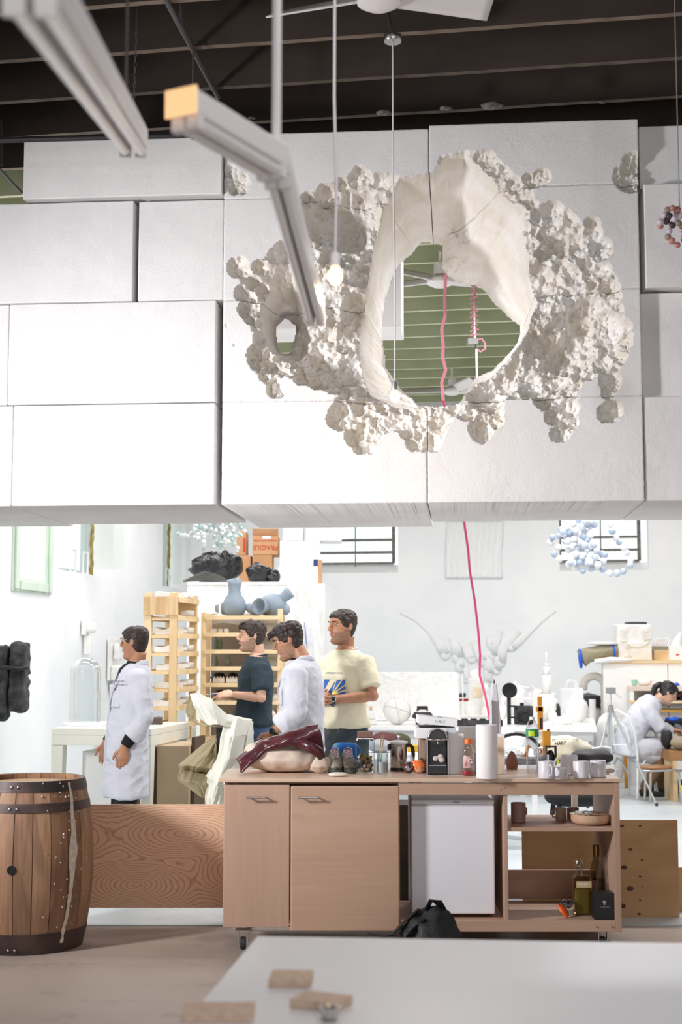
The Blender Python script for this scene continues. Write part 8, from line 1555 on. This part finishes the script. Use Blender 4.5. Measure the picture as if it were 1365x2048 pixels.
beads('large cluster of white and pale blue beads strung before the rear window', sp, [(236, 238, 240), (196, 208, 222), (240, 240, 238), (176, 192, 212), (226, 232, 238)], .0325, 13.0, (1195,))
sp = []
for i in range(230):
    a = rr.uniform(0, 2 * PI); q = math.sqrt(rr.random()); x = 432 + 50 * q * math.cos(a); y = 1052 + 44 * q * math.sin(a)
    if y > 1052 + 46 - abs(x - 440) * .7 and rr.random() < .8: y -= 20
    sp.append((x, y, rr.uniform(-.15, .15)))
for x, y in ((357, 1067), (363, 1070), (370, 1070), (377, 1072), (383, 1066), (406, 1098), (410, 1092), (474, 1103), (476, 1096), (468, 1088), (490, 1062), (482, 1070)): sp.append((x, y, .02))
beads('dense cluster of tiny white and mint beads hanging over the black garbage bags', sp, [(232, 240, 238), (206, 222, 220), (240, 244, 242), (190, 210, 208)], .0185, 12.0, (432,))
sp = [(1346, 416, 0), (1336, 420, .02), (1356, 420, .03), (1330, 430, .01), (1340, 432, -.02), (1322, 444, 0), (1322, 452, .02), (1350, 438, -.03), (1334, 442, .03), (1358, 446, 0), (1346, 450, .02), (1340, 462, .0), (1337, 474, .02), (1345, 482, -.02), (1356, 490, 0), (1362, 432, .04), (1366, 452, .02), (1364, 468, -.02), (1370, 480, 0), (1374, 430, .02), (1380, 460, 0), (1385, 440, 0), (1390, 470, .02), (1352, 428, .05)]
beads('small cluster of dark, pink and white beads at the right edge before the foam wall', sp, [(66, 56, 60), (206, 190, 206), (190, 130, 124), (222, 224, 228), (96, 82, 90), (150, 140, 120)], .0175, 7.0, (1360,))
# ================================================================= FOREGROUND TABLE
FT = .80; a = PZ(515, 1872, FT); bR = PZ(1480, 1888, FT); c0 = PZ(368, 2046, FT); dirx = (bR - a); dirx.z = 0; dirx.normalize(); diry = (c0 - a); diry.z = 0; diry.normalize()
m_ftop = mat('white_laminate', (244, 243, 246), .3, rgb2=(238, 238, 243), scale=2)
t = thing('foreground_table', 'large blurred white laminate table in the near foreground', 'table', (a.x, a.y, 0)); p = [Vector((0, 0, 0)), dirx * 2.3, dirx * 2.3 + diry * 1.9, diry * 1.9]
b = M(); b.prism([(q.x, q.y) for q in p], FT - .03, FT, 'xy'); b.build('tabletop', m_ftop, t, bevel=.002)
for u, v in ((.08, .08), (2.2, .08), (.08, 1.8), (2.2, 1.8)): q = dirx * u + diry * v; b = M(); b.bb((q.x - .03, q.y - .03, 0), (q.x + .03, q.y + .03, FT - .031)); b.build('leg', m_chrome, t)
m_osb = mat('particle_board', (232, 206, 184), .8, rgb2=(214, 184, 160), scale=60, bump=.4, bscale=120)
for lb, px, py, w, d_, rz in (('upper of the three wooden offcuts on the foreground table', 583, 1966, .096, .10, -.06), ('tilted wooden offcut right of the middle on the foreground table', 643, 2012, .112, .085, -.42), ('largest wooden offcut at the lower left of the foreground table', 437, 2034, .15, .10, .02)):
    p = PZ(px, py, FT); t = thing('wood_offcut', lb, 'wood block', (p.x, p.y, FT + .001), rz, 'wooden offcuts on the foreground table'); b = M(); b.bb((-w / 2, -d_ / 2, 0), (w / 2, d_ / 2, .018)); b.build('board', m_osb, t, bevel=.001)
p = PZ(660, 2040, FT); t = thing('foil_ball', 'crumpled clear plastic cup at the bottom edge on the foreground table', 'cup', (p.x, p.y, FT + .001)); b = M(); b.lathe([(.014, 0), (.020, .02), (.022, .025), (.018, .024), (0, .004)], n=20); o = b.build('cup', mat('crinkled_foil', (206, 200, 196), .2, metal=.6), t, smooth=True); crumple(o, .15, 90, 2)
